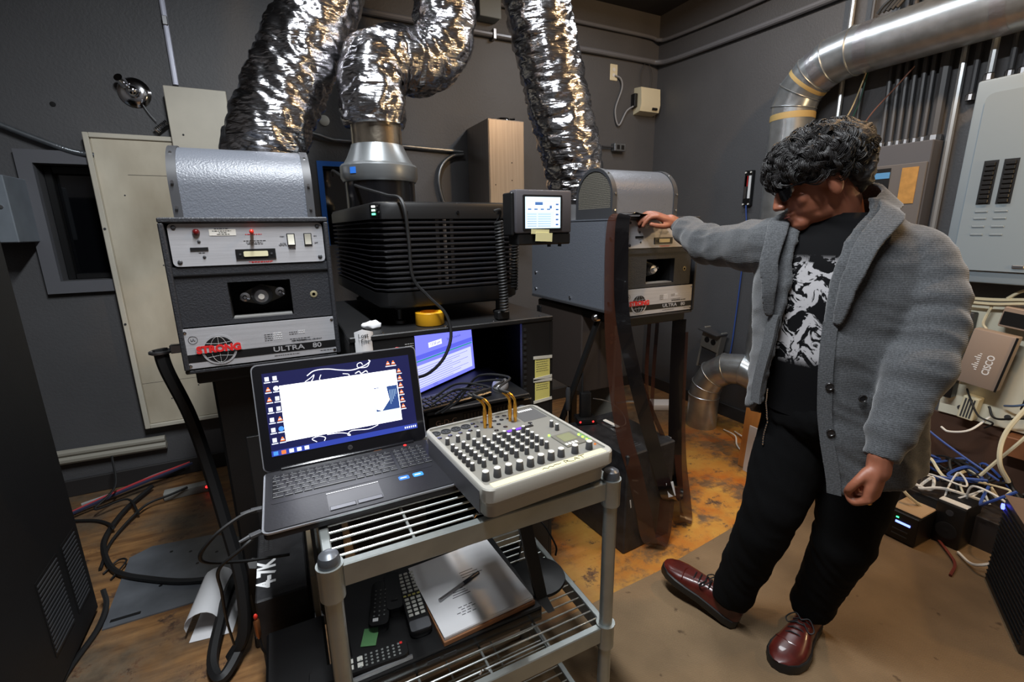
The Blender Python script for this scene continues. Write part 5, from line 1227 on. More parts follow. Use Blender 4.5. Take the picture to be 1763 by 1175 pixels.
G().b(-0.124, 0.120, -0.132, 0.134, 0.0202, 0.0212, 0.0003, 1, Matrix.Rotation(R(0.8), 4, 'Z')).obj('top_page', m_paper, pp)
g = G()
for r_, (x0_, x1_) in enumerate(((-0.06, -0.02), (-0.07, -0.03), (-0.055, -0.025), (-0.06, -0.03))):
    for k in range(3): g.b(x0_+k*0.014, x0_+k*0.014+0.010, -0.095+r_*0.008, -0.093+r_*0.008, 0.0213, 0.0215)
for r_ in range(5): g.b(-0.06+0.004*r_, -0.01-0.004*r_, -0.035+r_*0.008, -0.033+r_*0.008, 0.0213, 0.0215)
for r_ in range(3): g.b(-0.01, 0.05-0.01*r_, 0.02+r_*0.01, 0.022+r_*0.01, 0.0213, 0.0215)
o = g.obj('printed_lines', m_trimd, pp); o['kind'] = 'stuff'
pen = thing('pen', 'grey pen with dark cap lying on the white pages', 'pen', (0.315, 0.995, zz+0.026), (0, 0, R(20)))
G().cyl((-0.05, 0, 0), (0.03, 0, 0), 0.0045, n=10).obj('barrel', m_steel, pen)
G().cyl((0.03, 0, 0), (0.085, 0, 0), 0.0050, n=10).obj('cap', mat('navy_cap', c(24, 26, 40), 0.35), pen)
def remote(name, label, loc, rz, w_, l_, h_, buttons, body_m=None, foot=None):
    r_ = thing(name, label, 'remote control', loc, (0, 0, rz), 'remote controls on the middle shelf')
    g = G(); o_ = rrect(-w_/2, w_/2, 0, l_, w_*0.28, 4)
    g.loft([[(x*0.9, y*0.98+l_*0.01, 0) for x, y in o_], [(x, y, h_*0.4) for x, y in o_], [(x, y, h_*0.8) for x, y in o_], [(x*0.92, y*0.985+l_*0.008, h_) for x, y in o_]])
    g.obj('body', body_m or m_black, r_)
    if foot: G().prism([(x, y, h_) for x, y in rrect(-w_*0.45, w_*0.45, l_*0.02, l_*0.16, w_*0.1)], (0, 0, 0.001)).obj('end_plate', foot, r_)
    bms = {}
    for (x, y, bw, bh, m_) in buttons:
        kk = (bw, bh)
        if kk not in bms: bms[kk] = G().b(-bw/2, bw/2, -bh/2, bh/2, 0, 0.0022, 0.0008).mesh('button')
        put('button', bms[kk], m_, r_, (x, y, h_))
    return r_
m_bt = mat('button_pale', c(196, 196, 188), 0.5); m_btg = mat('button_grey', c(120, 124, 122), 0.5); m_bto = mat('button_orange', c(214, 140, 50), 0.5)
bl = []
for r__ in range(12):
    for k in range(3): bl.append((-0.015+0.015*k, 0.055+r__*0.0135, 0.0105, 0.0085, m_bt if r__ < 5 or r__ % 3 else m_btg))
bl[2] = (0.015, 0.055, 0.0105, 0.0085, m_bto)
for k, m_ in enumerate((m_red, mat('button_green', c(40, 140, 70), 0.5), mat('button_navy', c(40, 60, 150), 0.5), m_yellow)): bl.append((-0.0175+0.0117*k, 0.1195+0.0025, 0.0078, 0.006, m_))
remote('remote_control', 'long remote control with pale buttons beside the paper stack', (0.205, 0.915, zz+0.0005), R(-3), 0.054, 0.235, 0.019, [b_ for b_ in bl if not (abs(b_[1]-0.1225) < 0.006 and b_[4] in (m_bt, m_btg))], None, mat('remote_end_grey', c(110, 112, 116), 0.35, 0.4))
bl = [(-0.014+0.009*k, 0.02+0.012*r__, 0.005, 0.005, m_btg) for r__ in range(8) for k in range(4)] + [(0.008, 0.105, 0.012, 0.012, m_bt), (0.008, 0.125, 0.012, 0.012, m_bt), (-0.008, 0.105, 0.012, 0.012, m_bt), (-0.008, 0.125, 0.012, 0.012, m_bt), (0.0, 0.15, 0.009, 0.009, mat('button_red_orange', c(210, 80, 50), 0.5)), (0.014, 0.004+0.01, 0.006, 0.006, m_red)]
remote('remote_control', 'slim remote control with silver edge lying along the front of the shelf', (0.165, 0.893, zz+0.0005), R(86), 0.046, 0.21, 0.016, bl, None)
G_ = G().b(0.0, 0.19, -0.003, 0.003, 0, 0.010, 0.001)
tag(G_.obj('silver_ruler', m_steel, None, (-0.02, 0.866+0.006, zz)), 'thin silver strip in front of the slim remote control', 'strip')
bl = [(-0.012+0.012*k, 0.03+0.014*r__, 0.004, 0.004, m_btg) for r__ in range(7) for k in range(3)] + [(-0.008, 0.018, 0.013, 0.010, m_paper)]
remote('remote_control', 'black rounded remote control with one white button behind the cart post', (0.115, 0.975, zz+0.0005), R(-14), 0.050, 0.150, 0.022, bl, m_blackg)
remote('remote_control', 'plain black handset without buttons beside the rounded remote control', (0.162, 1.005, zz+0.0005), R(-8), 0.042, 0.135, 0.024, [(0, 0.03, 0.016, 0.004, m_trimd)], m_blackg)
cd_ = G().b(0, 0.035, 0, 0.05, 0, 0.002, 0.0005)
tag(cd_.obj('memory_card', mat('green_card', c(90, 140, 90), 0.5), None, (0.068, 0.955, zz+0.0005), (0, 0, R(-20))), 'small green edged card beside the cart post', 'card')
sd = thing('monitor_stand', 'round black stand base with a slanted flat arm at the right of the middle shelf', 'stand', (0.572, 1.005, 0.4575))
G().lathe([(0.078, 0), (0.080, 0.004), (0.078, 0.010), (0.03, 0.016), (0.01, 0.018)], 32).obj('base_disc', m_black, sd)
g = G(); g.loft([[Vector((-0.042, -0.145, 0.024)) + Vector(q) for q in ((-0.010, 0, 0), (0.010, 0, 0), (0.010, 0.012, 0), (-0.010, 0.012, 0))],
                 [Vector((-0.05, -0.11, 0.04)) + Vector(q) for q in ((-0.016, 0, 0), (0.016, 0, 0), (0.016, 0.012, 0.0), (-0.016, 0.012, 0))],
                 [Vector((-0.075, -0.03, 0.31)) + Vector(q) for q in ((-0.02, 0, 0), (0.02, 0, 0), (0.02, 0.012, 0), (-0.02, 0.012, 0))]])
g.obj('arm', m_blackm, sd)
cable('thin_lead', [(0.56, 1.10, 0.47), (0.60, 1.13, 0.55), (0.64, 1.11, 0.56), (0.665, 1.06, 0.50), (0.66, 1.05, 0.47)], 0.003, m_rubber, 'thin black lead arching beside the round stand base')
# ================================================================ in and around the rack
mo = thing('rack_monitor', 'flat monitor inside the rack showing a blue schedule page', 'monitor', (0.50, 1.575, 0.856), (R(-4), 0, R(33)))
G().lathe([(0.09, 0.041), (0.09, 0.044), (0.03, 0.046)], 24, T(0, 0.10, 0)).obj('foot', m_blackg, mo)
G().b(-0.025, 0.025, 0.022, 0.11, 0.044, 0.12, 0.003).obj('neck', m_black, mo)
G().b(-0.22, 0.215, 0.0, 0.022, 0.03, 0.275, 0.004).obj('case', m_blackg, mo)
ms_ = G().b(-0.205, 0.20, -0.001, 0.0, 0.046, 0.262).obj('screen', emi('schedule_blue', c(108, 112, 226), 1.15), mo)
e1 = emi('schedule_pale', c(176, 180, 240), 1.15); e2 = emi('schedule_white', c(226, 228, 250), 1.1); e3 = emi('schedule_green', c(30, 140, 120), 0.9); e4 = emi('schedule_line', c(86, 90, 160), 0.8); e5 = emi('schedule_band', c(84, 90, 206), 1.0)
G().b(-0.205, 0.20, -0.0016, -0.001, 0.160, 0.176).obj('header_band', e5, ms_)
G().b(-0.195, 0.195, -0.0018, -0.001, 0.153, 0.157).obj('green_line', e3, ms_)
G().b(-0.2, 0.185, -0.0016, -0.001, 0.060, 0.140).obj('list_field', e1, ms_)
ck_ = G().b(-0.06, 0.012, -0.0018, -0.001, 0.190, 0.208).obj('clock_field', e2, ms_)
text('12:50 pm', 0.015, e4, ck_, T(-0.024, -0.0022, 0.1993) @ FRONT, ext=0.0002)
text('Show Schedule', 0.014, e4, ms_, T(0.085, -0.0016, 0.199) @ FRONT, ext=0.0002)
text('GDC', 0.013, e4, ms_, T(-0.045, -0.0016, 0.053) @ FRONT, ext=0.0002)
g = G()
for k in range(9): g.b(-0.19, 0.06+0.1*(k % 3)*0.5, -0.0021, -0.0016, 0.064+k*0.008, 0.0652+k*0.008)
o = g.obj('list_lines', e4, ms_); o['kind'] = 'stuff'
kbd = thing('keyboard', 'dark computer keyboard on the rack shelf below the monitor', 'keyboard', (0.46, 1.40, 0.8955), (0, 0, R(12)))
G().b(-0.14, 0.14, -0.05, 0.06, 0, 0.014, 0.004).obj('case', m_blackg, kbd)
kx = G().b(-0.0085, 0.0085, -0.0085, 0.0085, 0, 0.005, 0.0015).mesh('key')
for r_ in range(4):
    for k in range(13): put('key', kx, m_black, kbd, (-0.126+k*0.021, -0.034+r_*0.0225, 0.014))
mu = thing('computer_mouse', 'silver and black computer mouse on the rack shelf', 'mouse', (0.665, 1.44, 0.8955), (0, 0, R(-35)))
G().ell((0, 0, 0.006), (0.030, 0.052, 0.030), 16, 10).obj('shell', mat('mouse_silver', c(150, 150, 152), 0.3, 0.4), mu)
G().ell((0, 0.006, 0.012), (0.021, 0.044, 0.0275), 14, 8).obj('dark_back', m_blackg, mu)
gm = G().b(-0.03, 0.03, -0.012, 0.012, 0, 0.008, 0.003)
tag(gm.obj('eraser', mat('grey_green_rubber', c(96, 116, 108), 0.6), None, (0.575, 1.46, 0.8955), (0, 0, R(15))), 'small grey-green block beside the mouse on the shelf', 'block')
sv = thing('rack_server', 'black rack server with maker letters just above the mixer', 'server', (0.512, 1.395, 0.768))
G().b(-0.235, 0.235, -0.02, 0.38, 0, 0.10, 0.003).obj('chassis', m_blackm, sv)
fcn = G().b(-0.14, 0.24, -0.035, -0.02, 0.002, 0.098, 0.003).obj('front_bezel', m_black, sv)
text('G-D-C', 0.026, mat('copper_print', c(150, 120, 100), 0.4, 0.3), fcn, T(-0.08, -0.0358, 0.072) @ FRONT)
for k in range(16): G().b(-0.02+k*0.012, -0.012+k*0.012, -0.0375, -0.035, 0.03, 0.09, 0.001).obj('vent_rib', m_blackg, fcn)
# notes on the right post of the rack
for i, z_ in enumerate((0.922, 0.835)):
    nt_ = thing('taped_note', ('upper' if i == 0 else 'lower') + ' yellow paper note taped to the rack post', 'note', (0.818, 1.4035, z_))
    G().b(-0.031, 0.031, -0.0016, -0.0004, 0, 0.076).obj('paper', m_yellow, nt_)
    for zz_, a_ in ((0.074, 3), (-0.004, -4)): G().b(-0.038, 0.040, -0.003, -0.0018, -0.005, 0.006, 0, 1, T(0, 0, zz_) @ Matrix.Rotation(R(a_), 4, 'Y')).obj('tape', mat('clear_tape', c(200, 198, 186), 0.35), nt_)
    o = lines(nt_, [(-0.026, 0.02+0.004*(k % 2), 0.066-k*0.0085, -0.0016, 0.0016) for k in range(6 if i == 0 else 4)], m_trimd, 'handwriting')
# tag with handwriting and tissue on the rack top
tg_ = thing('paper_tag', 'curled white tag with handwriting standing at the rack top corner', 'tag', (0.205, 1.41, 1.1465), (0, 0, R(12)))
g = G()
rg = []
for k in range(9):
    a = R(-60 + k*15); x = 0.03*math.sin(a)*1.1; y = 0.03*(1-math.cos(a))
    rg.append([(x, y-0.018, -0.052 - 0.002*k), (x, y-0.018, 0.022-0.003*abs(k-3)), (x, y-0.0175, 0.022-0.003*abs(k-3)), (x, y-0.0175, -0.052-0.002*k)])
g.loft(rg); g.obj('sheet', m_paper, tg_)
text('Lost', 0.018, m_blk, tg_, T(-0.008, -0.0195, 0.003) @ FRONT); text('Filter?', 0.015, m_blk, tg_, T(0.002, -0.0198, -0.014) @ FRONT)
g = G(); g.ell((0, 0, 0.012), (0.032, 0.02, 0.014), 12, 7)
for v in g.bm.verts: v.co += Vector((0, 0, 0.006*noise.noise(v.co*60)))
tag(g.obj('tissue', m_paper, None, (0.245, 1.50, 1.1455)), 'crumpled white tissue on the rack top left of the projector foot', 'tissue')
# long black cable over the projector down to the monitor
cable('signal_cable', [(0.30, 2.6, 1.72), (0.26, 2.2, 1.70), (0.29, 1.9, 1.62), (0.33, 1.55, 1.56), (0.355, 1.44, 1.535), (0.365, 1.43, 1.43), (0.37, 1.43, 1.31), (0.41, 1.42, 1.25), (0.46, 1.40, 1.19), (0.47, 1.385, 1.12), (0.44, 1.38, 1.05), (0.39, 1.40, 1.0), (0.34, 1.44, 0.98)], 0.0052, m_rubber, 'long black cable draped over the projector and hanging before the monitor')
# ================================================================ film draped over the right lamphouse
m_filmk = mat('black_film_leader', c(16, 14, 15), 0.16, coat=0.4)
m_filmb = mat('brown_film', c(66, 38, 27), 0.14, alpha=0.60, coat=0.4)
RV = Vector((0.896, -0.445, 0))
def film(pts, wid, m_, label, wdir=RV, k=8, tw=None):
    p = sp(pts, k); o0 = p[0].copy(); g = G()
    n = len(p); wl = []
    for i in range(n):
        d = Vector(wdir) if tw is None else Vector(wdir).lerp(Vector(tw), i/(n-1))
        t = (p[min(i+1, n-1)]-p[max(i-1, 0)]).normalized()
        d = d - t*d.dot(t)*0.85
        wl.append(d.normalized()*wid)
    g.ribbon([q-o0 for q in p], wl, 0.0012)
    o = g.obj('film_strip', m_, None, o0, sharp=60)
    return tag(o, label, 'film strip', 'film hanging from the lamphouse')
YV = Vector((0.25, -0.97, 0))
film([(1.42, 1.56, 1.4965), (1.36, 1.56, 1.498), (1.31, 1.565, 1.502), (1.272, 1.575, 1.49), (1.258, 1.575, 1.44), (1.252, 1.57, 1.30), (1.255, 1.56, 1.05), (1.262, 1.53, 0.80), (1.26, 1.46, 0.58), (1.27, 1.40, 0.44), (1.315, 1.375, 0.24), (1.355, 1.37, 0.08), (1.41, 1.375, 0.025), (1.455, 1.385, 0.05), (1.47, 1.39, 0.14), (1.475, 1.39, 0.26)], 0.066, m_filmb, 'brown film strip falling from the lamphouse corner to a loop on the floor', YV, 8, RV)
film([(1.38, 1.535, 1.4985), (1.335, 1.535, 1.501), (1.297, 1.535, 1.505), (1.272, 1.535, 1.48), (1.265, 1.53, 1.36), (1.268, 1.52, 1.15), (1.288, 1.50, 0.98), (1.33, 1.46, 0.76), (1.375, 1.415, 0.55), (1.42, 1.385, 0.38), (1.455, 1.375, 0.27), (1.51, 1.40, 0.205), (1.585, 1.46, 0.165)], 0.06, m_filmk, 'black film leader slanting down in front of the black amplifier box', YV, 8, RV)
film([(1.675, 1.585, 1.02), (1.68, 1.585, 0.8), (1.69, 1.58, 0.5), (1.705, 1.57, 0.25), (1.70, 1.55, 0.16), (1.65, 1.50, 0.135), (1.60, 1.465, 0.15)], 0.066, m_filmk, 'black film leader hanging straight down below the lamphouse right side')
film([(1.715, 1.60, 0.95), (1.72, 1.59, 0.6), (1.725, 1.56, 0.3), (1.715, 1.50, 0.09), (1.68, 1.455, 0.022), (1.63, 1.44, 0.03), (1.60, 1.45, 0.10), (1.595, 1.47, 0.22)], 0.06, m_filmb, 'brown film loop reaching the floor right of the amplifier box')
film([(1.285, 1.54, 1.30), (1.30, 1.53, 1.05), (1.38, 1.51, 0.80), (1.46, 1.50, 0.62), (1.55, 1.50, 0.45), (1.60, 1.50, 0.30)], 0.02, m_filmb, 'narrow brown film strip crossing behind the black leader')
film([(1.56, 1.66, 1.0), (1.56, 1.66, 0.75), (1.575, 1.64, 0.5), (1.60, 1.60, 0.3), (1.62, 1.55, 0.2)], 0.018, m_filmb, 'narrow brown film strip hanging behind, left of the vertical leader')
film([(1.62, 1.67, 1.0), (1.615, 1.67, 0.7), (1.60, 1.64, 0.45), (1.60, 1.58, 0.25), (1.63, 1.52, 0.12)], 0.018, m_filmb, 'second narrow brown film strip hanging next to the vertical leader')
fl_ = G(); fl_.ribbon([(0, 0, 0), (0.01, -0.001, -0.035), (0.02, -0.002, -0.075)], Vector((0.03, -0.012, 0.008)), 0.0012)
tag(fl_.obj('film_label', m_paper, None, (1.455, 1.366, 0.335)), 'white printed label stuck on the slanting black film leader', 'label')
# ================================================================ amplifier box and chargers under the right lamphouse
am = thing('amplifier_box', 'scuffed black amplifier box with a carrying handle standing below the lamphouse', 'amplifier', (1.40, 1.425, 0), (0, 0, R(4)))
m_scuff = mat('scuffed_black', c(26, 26, 28), 0.5, bump=0.2, scale=150, var=0.35, vscale=25, col2=c(40, 40, 42))
G().b(-0.15, 0.15, 0.0, 0.42, 0.0, 0.49, 0.006).obj('cabinet', m_scuff, am)
hn = plateh('handle_plate', -0.03, 0.05, 0.20, 0.36, 0.490, 0.493, 0.02, m_steel, am)
G().b(-0.008, 0.028, 0.225, 0.335, 0.493, 0.4936).obj('handle_well', m_blk, hn)
G().b(0.0, 0.020, 0.228, 0.332, 0.498, 0.505, 0.002).obj('grip', m_white, hn)
for k in range(9): G().b(-0.06, -0.02, 0.05+k*0.017, 0.056+k*0.017, 0.490, 0.492).obj('vent_slot', m_trimd, am)
for x_, z_, a_ in ((-0.10, 0.36, 20), (-0.09, 0.30, 40), (-0.12, 0.25, 80), (0.03, 0.44, 5)):
    G().b(-0.02, 0.02, -0.0012, 0.0, -0.003, 0.003, 0, 1, T(x_, 0, z_) @ Matrix.Rotation(R(a_), 4, 'Y')).obj('scratch', mat('scratch_white', c(180, 180, 178), 0.6), am)
G().b(0.151, 0.158, 0.03, 0.06, 0.40, 0.49, 0.002).obj('corner_bracket', m_steel, am)
ch = thing('radio_charger', 'black two-way radio in its charger with two red lights behind the mixer', 'charger', (1.30, 1.80, 0.494), (0, 0, R(-20)))
G().b(-0.05, 0.05, -0.04, 0.04, 0, 0.03, 0.006, 2).obj('base', m_black, ch)
G().b(-0.03, 0.025, -0.018, 0.018, 0.03, 0.16, 0.006, 2).obj('radio_body', m_black, ch)
G().cyl((-0.018, 0, 0.16), (-0.018, 0, 0.27), 0.006, 0.004, 8).obj('antenna', m_rubber, ch)
for x_ in (-0.035, 0.03): G().ell((x_, -0.041, 0.016), (0.005, 0.003, 0.005), 8, 5).obj('charge_light', emi('red_led', c(255, 40, 40), 2.0), ch)
sr = thing('screwdriver', 'dark handled tool with bright shaft standing beside the radio charger', 'tool', (1.215, 1.83, 0.0), (0, 0, 0))
G().cyl((0, 0, 0.44), (0.0, 0, 0.58), 0.004, n=8).obj('shaft', m_chrome, sr)
G().lathe([(0.008, 0.56), (0.013, 0.57), (0.011, 0.62), (0.013, 0.66), (0.009, 0.68)], 10).obj('grip', m_trimd, sr)
G().cyl((0, 0, 0.0), (0, 0, 0.44), 0.018, n=10).obj('stand_tube', m_black, sr)
cable('curly_wire', [(1.33, 1.78, 0.62), (1.40, 1.75, 0.60), (1.45, 1.70, 0.55), (1.44, 1.66, 0.505), (1.38, 1.68, 0.498), (1.36, 1.74, 0.50)], 0.0025, m_steel, 'thin bright wire looping on the amplifier box top')
# ================================================================ left side of the room
bc = thing('black_cabinet', 'tall matt black cabinet filling the left edge of the room', 'cabinet', (-1.10, 1.56, 0))
G().b(-0.30, 0.31, -0.60, 0.555, 0.02, 1.72, 0.006).obj('shell', mat('matt_black', c(15, 15, 17), 0.6, bump=0.1, scale=200, var=0.2, vscale=10), bc)
G().b(-0.29, 0.30, -0.58, 0.54, 0, 0.02).obj('plinth', m_void, bc)
for y0_, y1_ in ((0.20, 0.36), (0.40, 0.52)):
    gv = G().b(0.3095, 0.312, y0_, y1_, 0.12, 0.40).obj('vent_panel', m_blackm, bc)
    sm = G().b(0.312, 0.3145, y0_+0.006, y1_-0.006, -0.003, 0.003).mesh('vent_slat')
    for k in range(16): put('vent_slat', sm, m_trimd, gv, (0, 0, 0.135+k*0.0166))
fpz = G(); fpz.prism([(-0.752, 1.99, 0.0005), (-0.20, 1.99, 0.0005), (-0.20, 2.30, 0.0005), (-0.45, 2.46, 0.0005), (-0.69, 2.49, 0.0005), (-0.765, 2.44, 0.0005)], (0, 0, 0.006))
fp_ = thing('floor_plate', 'grey steel plate lying on the floor at the left', 'plate', (0, 0, 0))
fpz.obj('sheet', mat('grey_floor_plate', c(108, 112, 118), 0.45, 0.3, var=0.3, vscale=8), fp_)
G().b(-0.735, -0.64, 2.015, 2.03, 0.0065, 0.0075).obj('slot', m_blk, fp_)
for x_, y_ in ((-0.52, 2.36), (-0.60, 2.40), (-0.48, 2.25), (-0.62, 2.22), (-0.6, 2.16), (-0.41, 2.3)): G().cyl((x_, y_, 0.0065), (x_, y_, 0.0072), 0.007, n=8).obj('bolt_hole', m_blk, fp_)
ps = thing('power_strip', 'pale power strip with two red lights on the floor behind the lamphouse', 'power strip', (-0.60, 2.97, 0.0), (0, 0, R(3)))
G().b(-0.12, 0.14, -0.03, 0.03, 0.0, 0.045, 0.006, 2).obj('case', mat('strip_grey', c(150, 150, 146), 0.5), ps)
for x_ in (0.085, 0.112): G().ell((x_, -0.031, 0.03), (0.008, 0.003, 0.008), 10, 6).obj('switch_light', emi('red_led', c(255, 40, 40), 2.0), ps)
cc_ = mat('red_cable', c(170, 50, 56), 0.5); cn_ = mat('navy_cable', c(40, 44, 70), 0.5); cg_ = mat('pale_grey_cable', c(150, 150, 150), 0.5)
for pts, r_, m_, lab in (
    ([(-0.16, 2.21, 0.018), (-0.29, 2.08, 0.02), (-0.48, 2.11, 0.02), (-0.66, 2.22, 0.02), (-0.79, 2.34, 0.016), (-0.87, 2.51, 0.015), (-0.905, 2.67, 0.015), (-0.88, 2.90, 0.02), (-0.80, 3.10, 0.03)], 0.0125, m_rubber, 'thick black cable curving across the steel floor plate'),
    ([(-0.86, 2.40, 0.01), (-0.87, 2.63, 0.012), (-0.79, 2.86, 0.035), (-0.68, 2.90, 0.05), (-0.6, 2.93, 0.06)], 0.007, m_rubber, 'black cable running from the tall cabinet to the power strip'),
    ([(-1.12, 2.93, 0.012), (-1.0, 2.87, 0.012), (-0.93, 2.80, 0.014), (-0.88, 2.70, 0.036)], 0.008, m_rubber, 'short black cable lying beside the red cable'),
    ([(-0.84, 2.36, 0.008), (-0.80, 2.42, 0.02), (-0.76, 2.38, 0.03), (-0.80, 2.30, 0.008)], 0.004, m_rubber, 'thin black loop by the cabinet foot'),
    ([(-1.13, 2.98, 0.03), (-0.98, 3.06, 0.05), (-0.82, 3.13, 0.07), (-0.62, 3.2, 0.09)], 0.008, cc_, 'red cable running along the wall base'),
    ([(-1.13, 2.945, 0.035), (-0.97, 3.025, 0.055), (-0.80, 3.095, 0.075), (-0.6, 3.16, 0.1)], 0.009, cn_, 'navy cable next to the red cable along the wall base'),
    ([(-1.1, 3.05, 0.03), (-0.95, 3.10, 0.04), (-0.8, 3.17, 0.06), (-0.65, 3.22, 0.07)], 0.010, cg_, 'pale grey cable behind the red cable along the wall base'),
    ([(-0.95, 3.12, 0.25), (-0.93, 3.0, 0.12), (-1.0, 2.9, 0.06), (-0.88, 2.96, 0.05), (-0.8, 2.8, 0.03)], 0.006, m_rubber, 'black wire drooping from the wall pipes to the floor'),
    ([(-0.77, 2.13, 0.08), (-0.755, 2.08, 0.04), (-0.765, 1.98, 0.012), (-0.80, 1.80, 0.012), (-0.80, 1.6, 0.012)], 0.010, m_rubber, 'black cable running along the foot of the tall cabinet'),
    ([(-0.36, 1.755, 1.10), (-0.352, 1.75, 1.03), (-0.315, 1.75, 0.87), (-0.29, 1.74, 0.69), (-0.265, 1.70, 0.5), (-0.24, 1.64, 0.30), (-0.25, 1.60, 0.12), (-0.30, 1.60, 0.03)], 0.020, m_rubber, 'thick black hose hanging from the left flank of the lamphouse'),
    ([(-0.225, 2.02, 0.16), (-0.31, 1.90, 0.10), (-0.345, 1.74, 0.06), (-0.355, 1.60, 0.035), (-0.32, 1.53, 0.03), (-0.265, 1.62, 0.06), (-0.235, 1.70, 0.12), (-0.20, 1.62, 0.30), (-0.18, 1.52, 0.42)], 0.018, m_rubber, 'thick black cable looping in front of the curled paper'),
    ([(-0.09, 1.01, 0.888), (-0.13, 1.0, 0.886), (-0.18, 0.99, 0.86), (-0.21, 1.02, 0.80), (-0.16, 1.10, 0.72), (-0.06, 1.16, 0.66)], 0.004, m_rubber, 'black lead plugged into the left side of the laptop'),
    ([(-0.09, 0.925, 0.887), (-0.125, 0.91, 0.87), (-0.17, 0.94, 0.82), (-0.19, 1.04, 0.70), (-0.22, 1.2, 0.5), (-0.25, 1.4, 0.25)], 0.0035, m_rubber, 'black lead hanging from the front left of the laptop')):
    cable('floor_cable', pts, r_, m_, lab)
hk = thing('hose_bracket', 'grey clamp gripping the thick hose on the lamphouse flank', 'clamp', (-0.32, 1.755, 1.09))
g = G(); g.tube([(-0.04+0.026*math.cos(a), 0.026*math.sin(a), 0.0) for a in [2*PI*i/16 for i in range(17)]], 0.006, 6); g.obj('ring', m_steel, hk)
G().b(-0.014, 0.055, -0.01, 0.01, -0.008, 0.02, 0.003).obj('bracket', m_steel, hk)
wpz = thing('curled_paper', 'curled white paper sheets on the floor left of the cart', 'paper', (-0.36, 1.90, 0.002), (0, 0, R(-8)))
rg = []
for k in range(13):
    a = R(200 - k*22); x = -0.02 + 0.05*math.cos(a)*(1.0 if k > 3 else 1.2); z = 0.055 + 0.052*math.sin(a)
    rg.append([(x, -0.13, max(z, 0.001)), (x, 0.12, max(z, 0.001)), (x, 0.12, max(z, 0.001)+0.0014), (x, -0.13, max(z, 0.001)+0.0014)])
g = G(); g.loft(rg); g.obj('curl', m_paper, wpz)
G().b(-0.07, 0.07, -0.14, 0.10, 0, 0.0015).obj('sheet', m_paper, wpz)
rl = G(); rl.lathe([(0.018, 0), (0.018, 0.16), (0.015, 0.16), (0.015, 0)], 14, None, False)
tag(rl.obj('paper_roll', m_paper, None, (-0.235, 1.86, 0.02), (R(78), 0, R(20))), 'small white paper roll lying beside the curled sheets', 'paper roll')
b4 = thing('marked_box', 'black box with hand painted white marks standing left of the cart', 'box', (-0.088, 1.31, 0))
G().b(-0.062, 0.062, -0.145, 0.155, 0, 0.55, 0.004).obj('case', m_scuff, b4)
text('4-7K', 0.062, m_wht, b4, T(-0.035, -0.045, 0.5508) @ Matrix.Rotation(PI/2, 4, 'Z') @ Matrix.Rotation(R(0), 4, 'Z'), sx=0.95, bold=0.002)
for k in range(3):
    for j in range(7): G().b(-0.055+k*0.012, -0.047+k*0.012, 0.06+j*0.009, 0.064+j*0.009, 0.55, 0.5508).obj('vent_slot', m_steel, b4)
pb = G().b(-0.006, 0.006, -0.17, 0.17, 0, 0.60, 0.001)
tag(pb.obj('plywood_board', mat('grey_ply', c(128, 116, 96), 0.6, var=0.2, vscale=8), None, (-0.012, 1.30, 0)), 'thin raw plywood board standing between the marked box and the cart', 'board')
bb = thing('equipment_case', 'black equipment case with a tiny blue light under the laptop', 'case', (-0.03, 1.00, 0))
G().b(-0.10, 0.03, -0.09, 0.11, 0.0, 0.50, 0.006).obj('shell', m_black, bb)
G().ell((-0.0, -0.092, 0.43), (0.004, 0.003, 0.004), 8, 5).obj('power_light', emi('pale_blue_led', c(160, 170, 255), 6), bb)
jk = thing('audio_jack', 'loose copper audio jack with red tip hanging left of the cart', 'plug', (-0.145, 1.10, 0.50))
G().lathe([(0.003, 0), (0.006, 0.01), (0.007, 0.05), (0.004, 0.055)], 10).obj('barrel', mat('copper_barrel', c(170, 110, 70), 0.35, 0.8), jk)
G().ell((0, 0, 0.062), (0.005, 0.005, 0.008), 8, 6).obj('tip', m_redknob, jk)
G().tube(sp([(0, 0, 0.002), (0.005, 0, -0.04), (0.03, 0.02, -0.12), (0.06, 0.05, -0.2)], 6), 0.003, 6).obj('lead', m_rubber, jk)

for i, (loc_, rz_) in enumerate((((-0.088, 1.01, 0.8875), 178), ((-0.088, 0.925, 0.8865), 200))):
    cn = thing('cable_connector', ('rear' if i == 0 else 'front') + ' grey connector plugged into the left side of the laptop', 'connector', loc_, (0, 0, R(rz_)), 'laptop connectors')
    G().b(0.0, 0.022, -0.006, 0.006, -0.0035, 0.0035, 0.001).obj('shell', m_trimd, cn)
    G().cyl((0.022, 0, 0), (0.04, 0, -0.002), 0.0045, 0.003, 8).obj('strain_relief', m_trimd, cn)
# ================================================================ the man
def fuse(g, voxel, it=3, fac=0.5, name='m'):
    me = g.mesh(name, None)
    o = bpy.data.objects.new('tmp', me); COL.objects.link(o)
    r_ = o.modifiers.new('r', 'REMESH'); r_.mode = 'VOXEL'; r_.voxel_size = voxel
    if it:
        s_ = o.modifiers.new('s', 'SMOOTH'); s_.iterations = it; s_.factor = fac
    dg = bpy.context.evaluated_depsgraph_get()
    out = bpy.data.meshes.new_from_object(o.evaluated_get(dg))
    bpy.data.objects.remove(o); bpy.data.meshes.remove(me)
    out.name = name
    out.shade_smooth()
    return out
def disp(me, fn):
    nr = [v.normal.copy() for v in me.vertices]
    co = []
    for v, n_ in zip(me.vertices, nr): co.extend(v.co + n_*fn(v.co))
    me.vertices.foreach_set('co', co); me.update()
def itp(tab, x):
    if x <= tab[0][0]: return tab[0][1]
    for (x0, y0), (x1, y1) in zip(tab, tab[1:]):
        if x <= x1:
            t = (x-x0)/(x1-x0); t = t*t*(3-2*t)*0.5 + t*0.5
            return y0 + (y1-y0)*t
    return tab[-1][1]
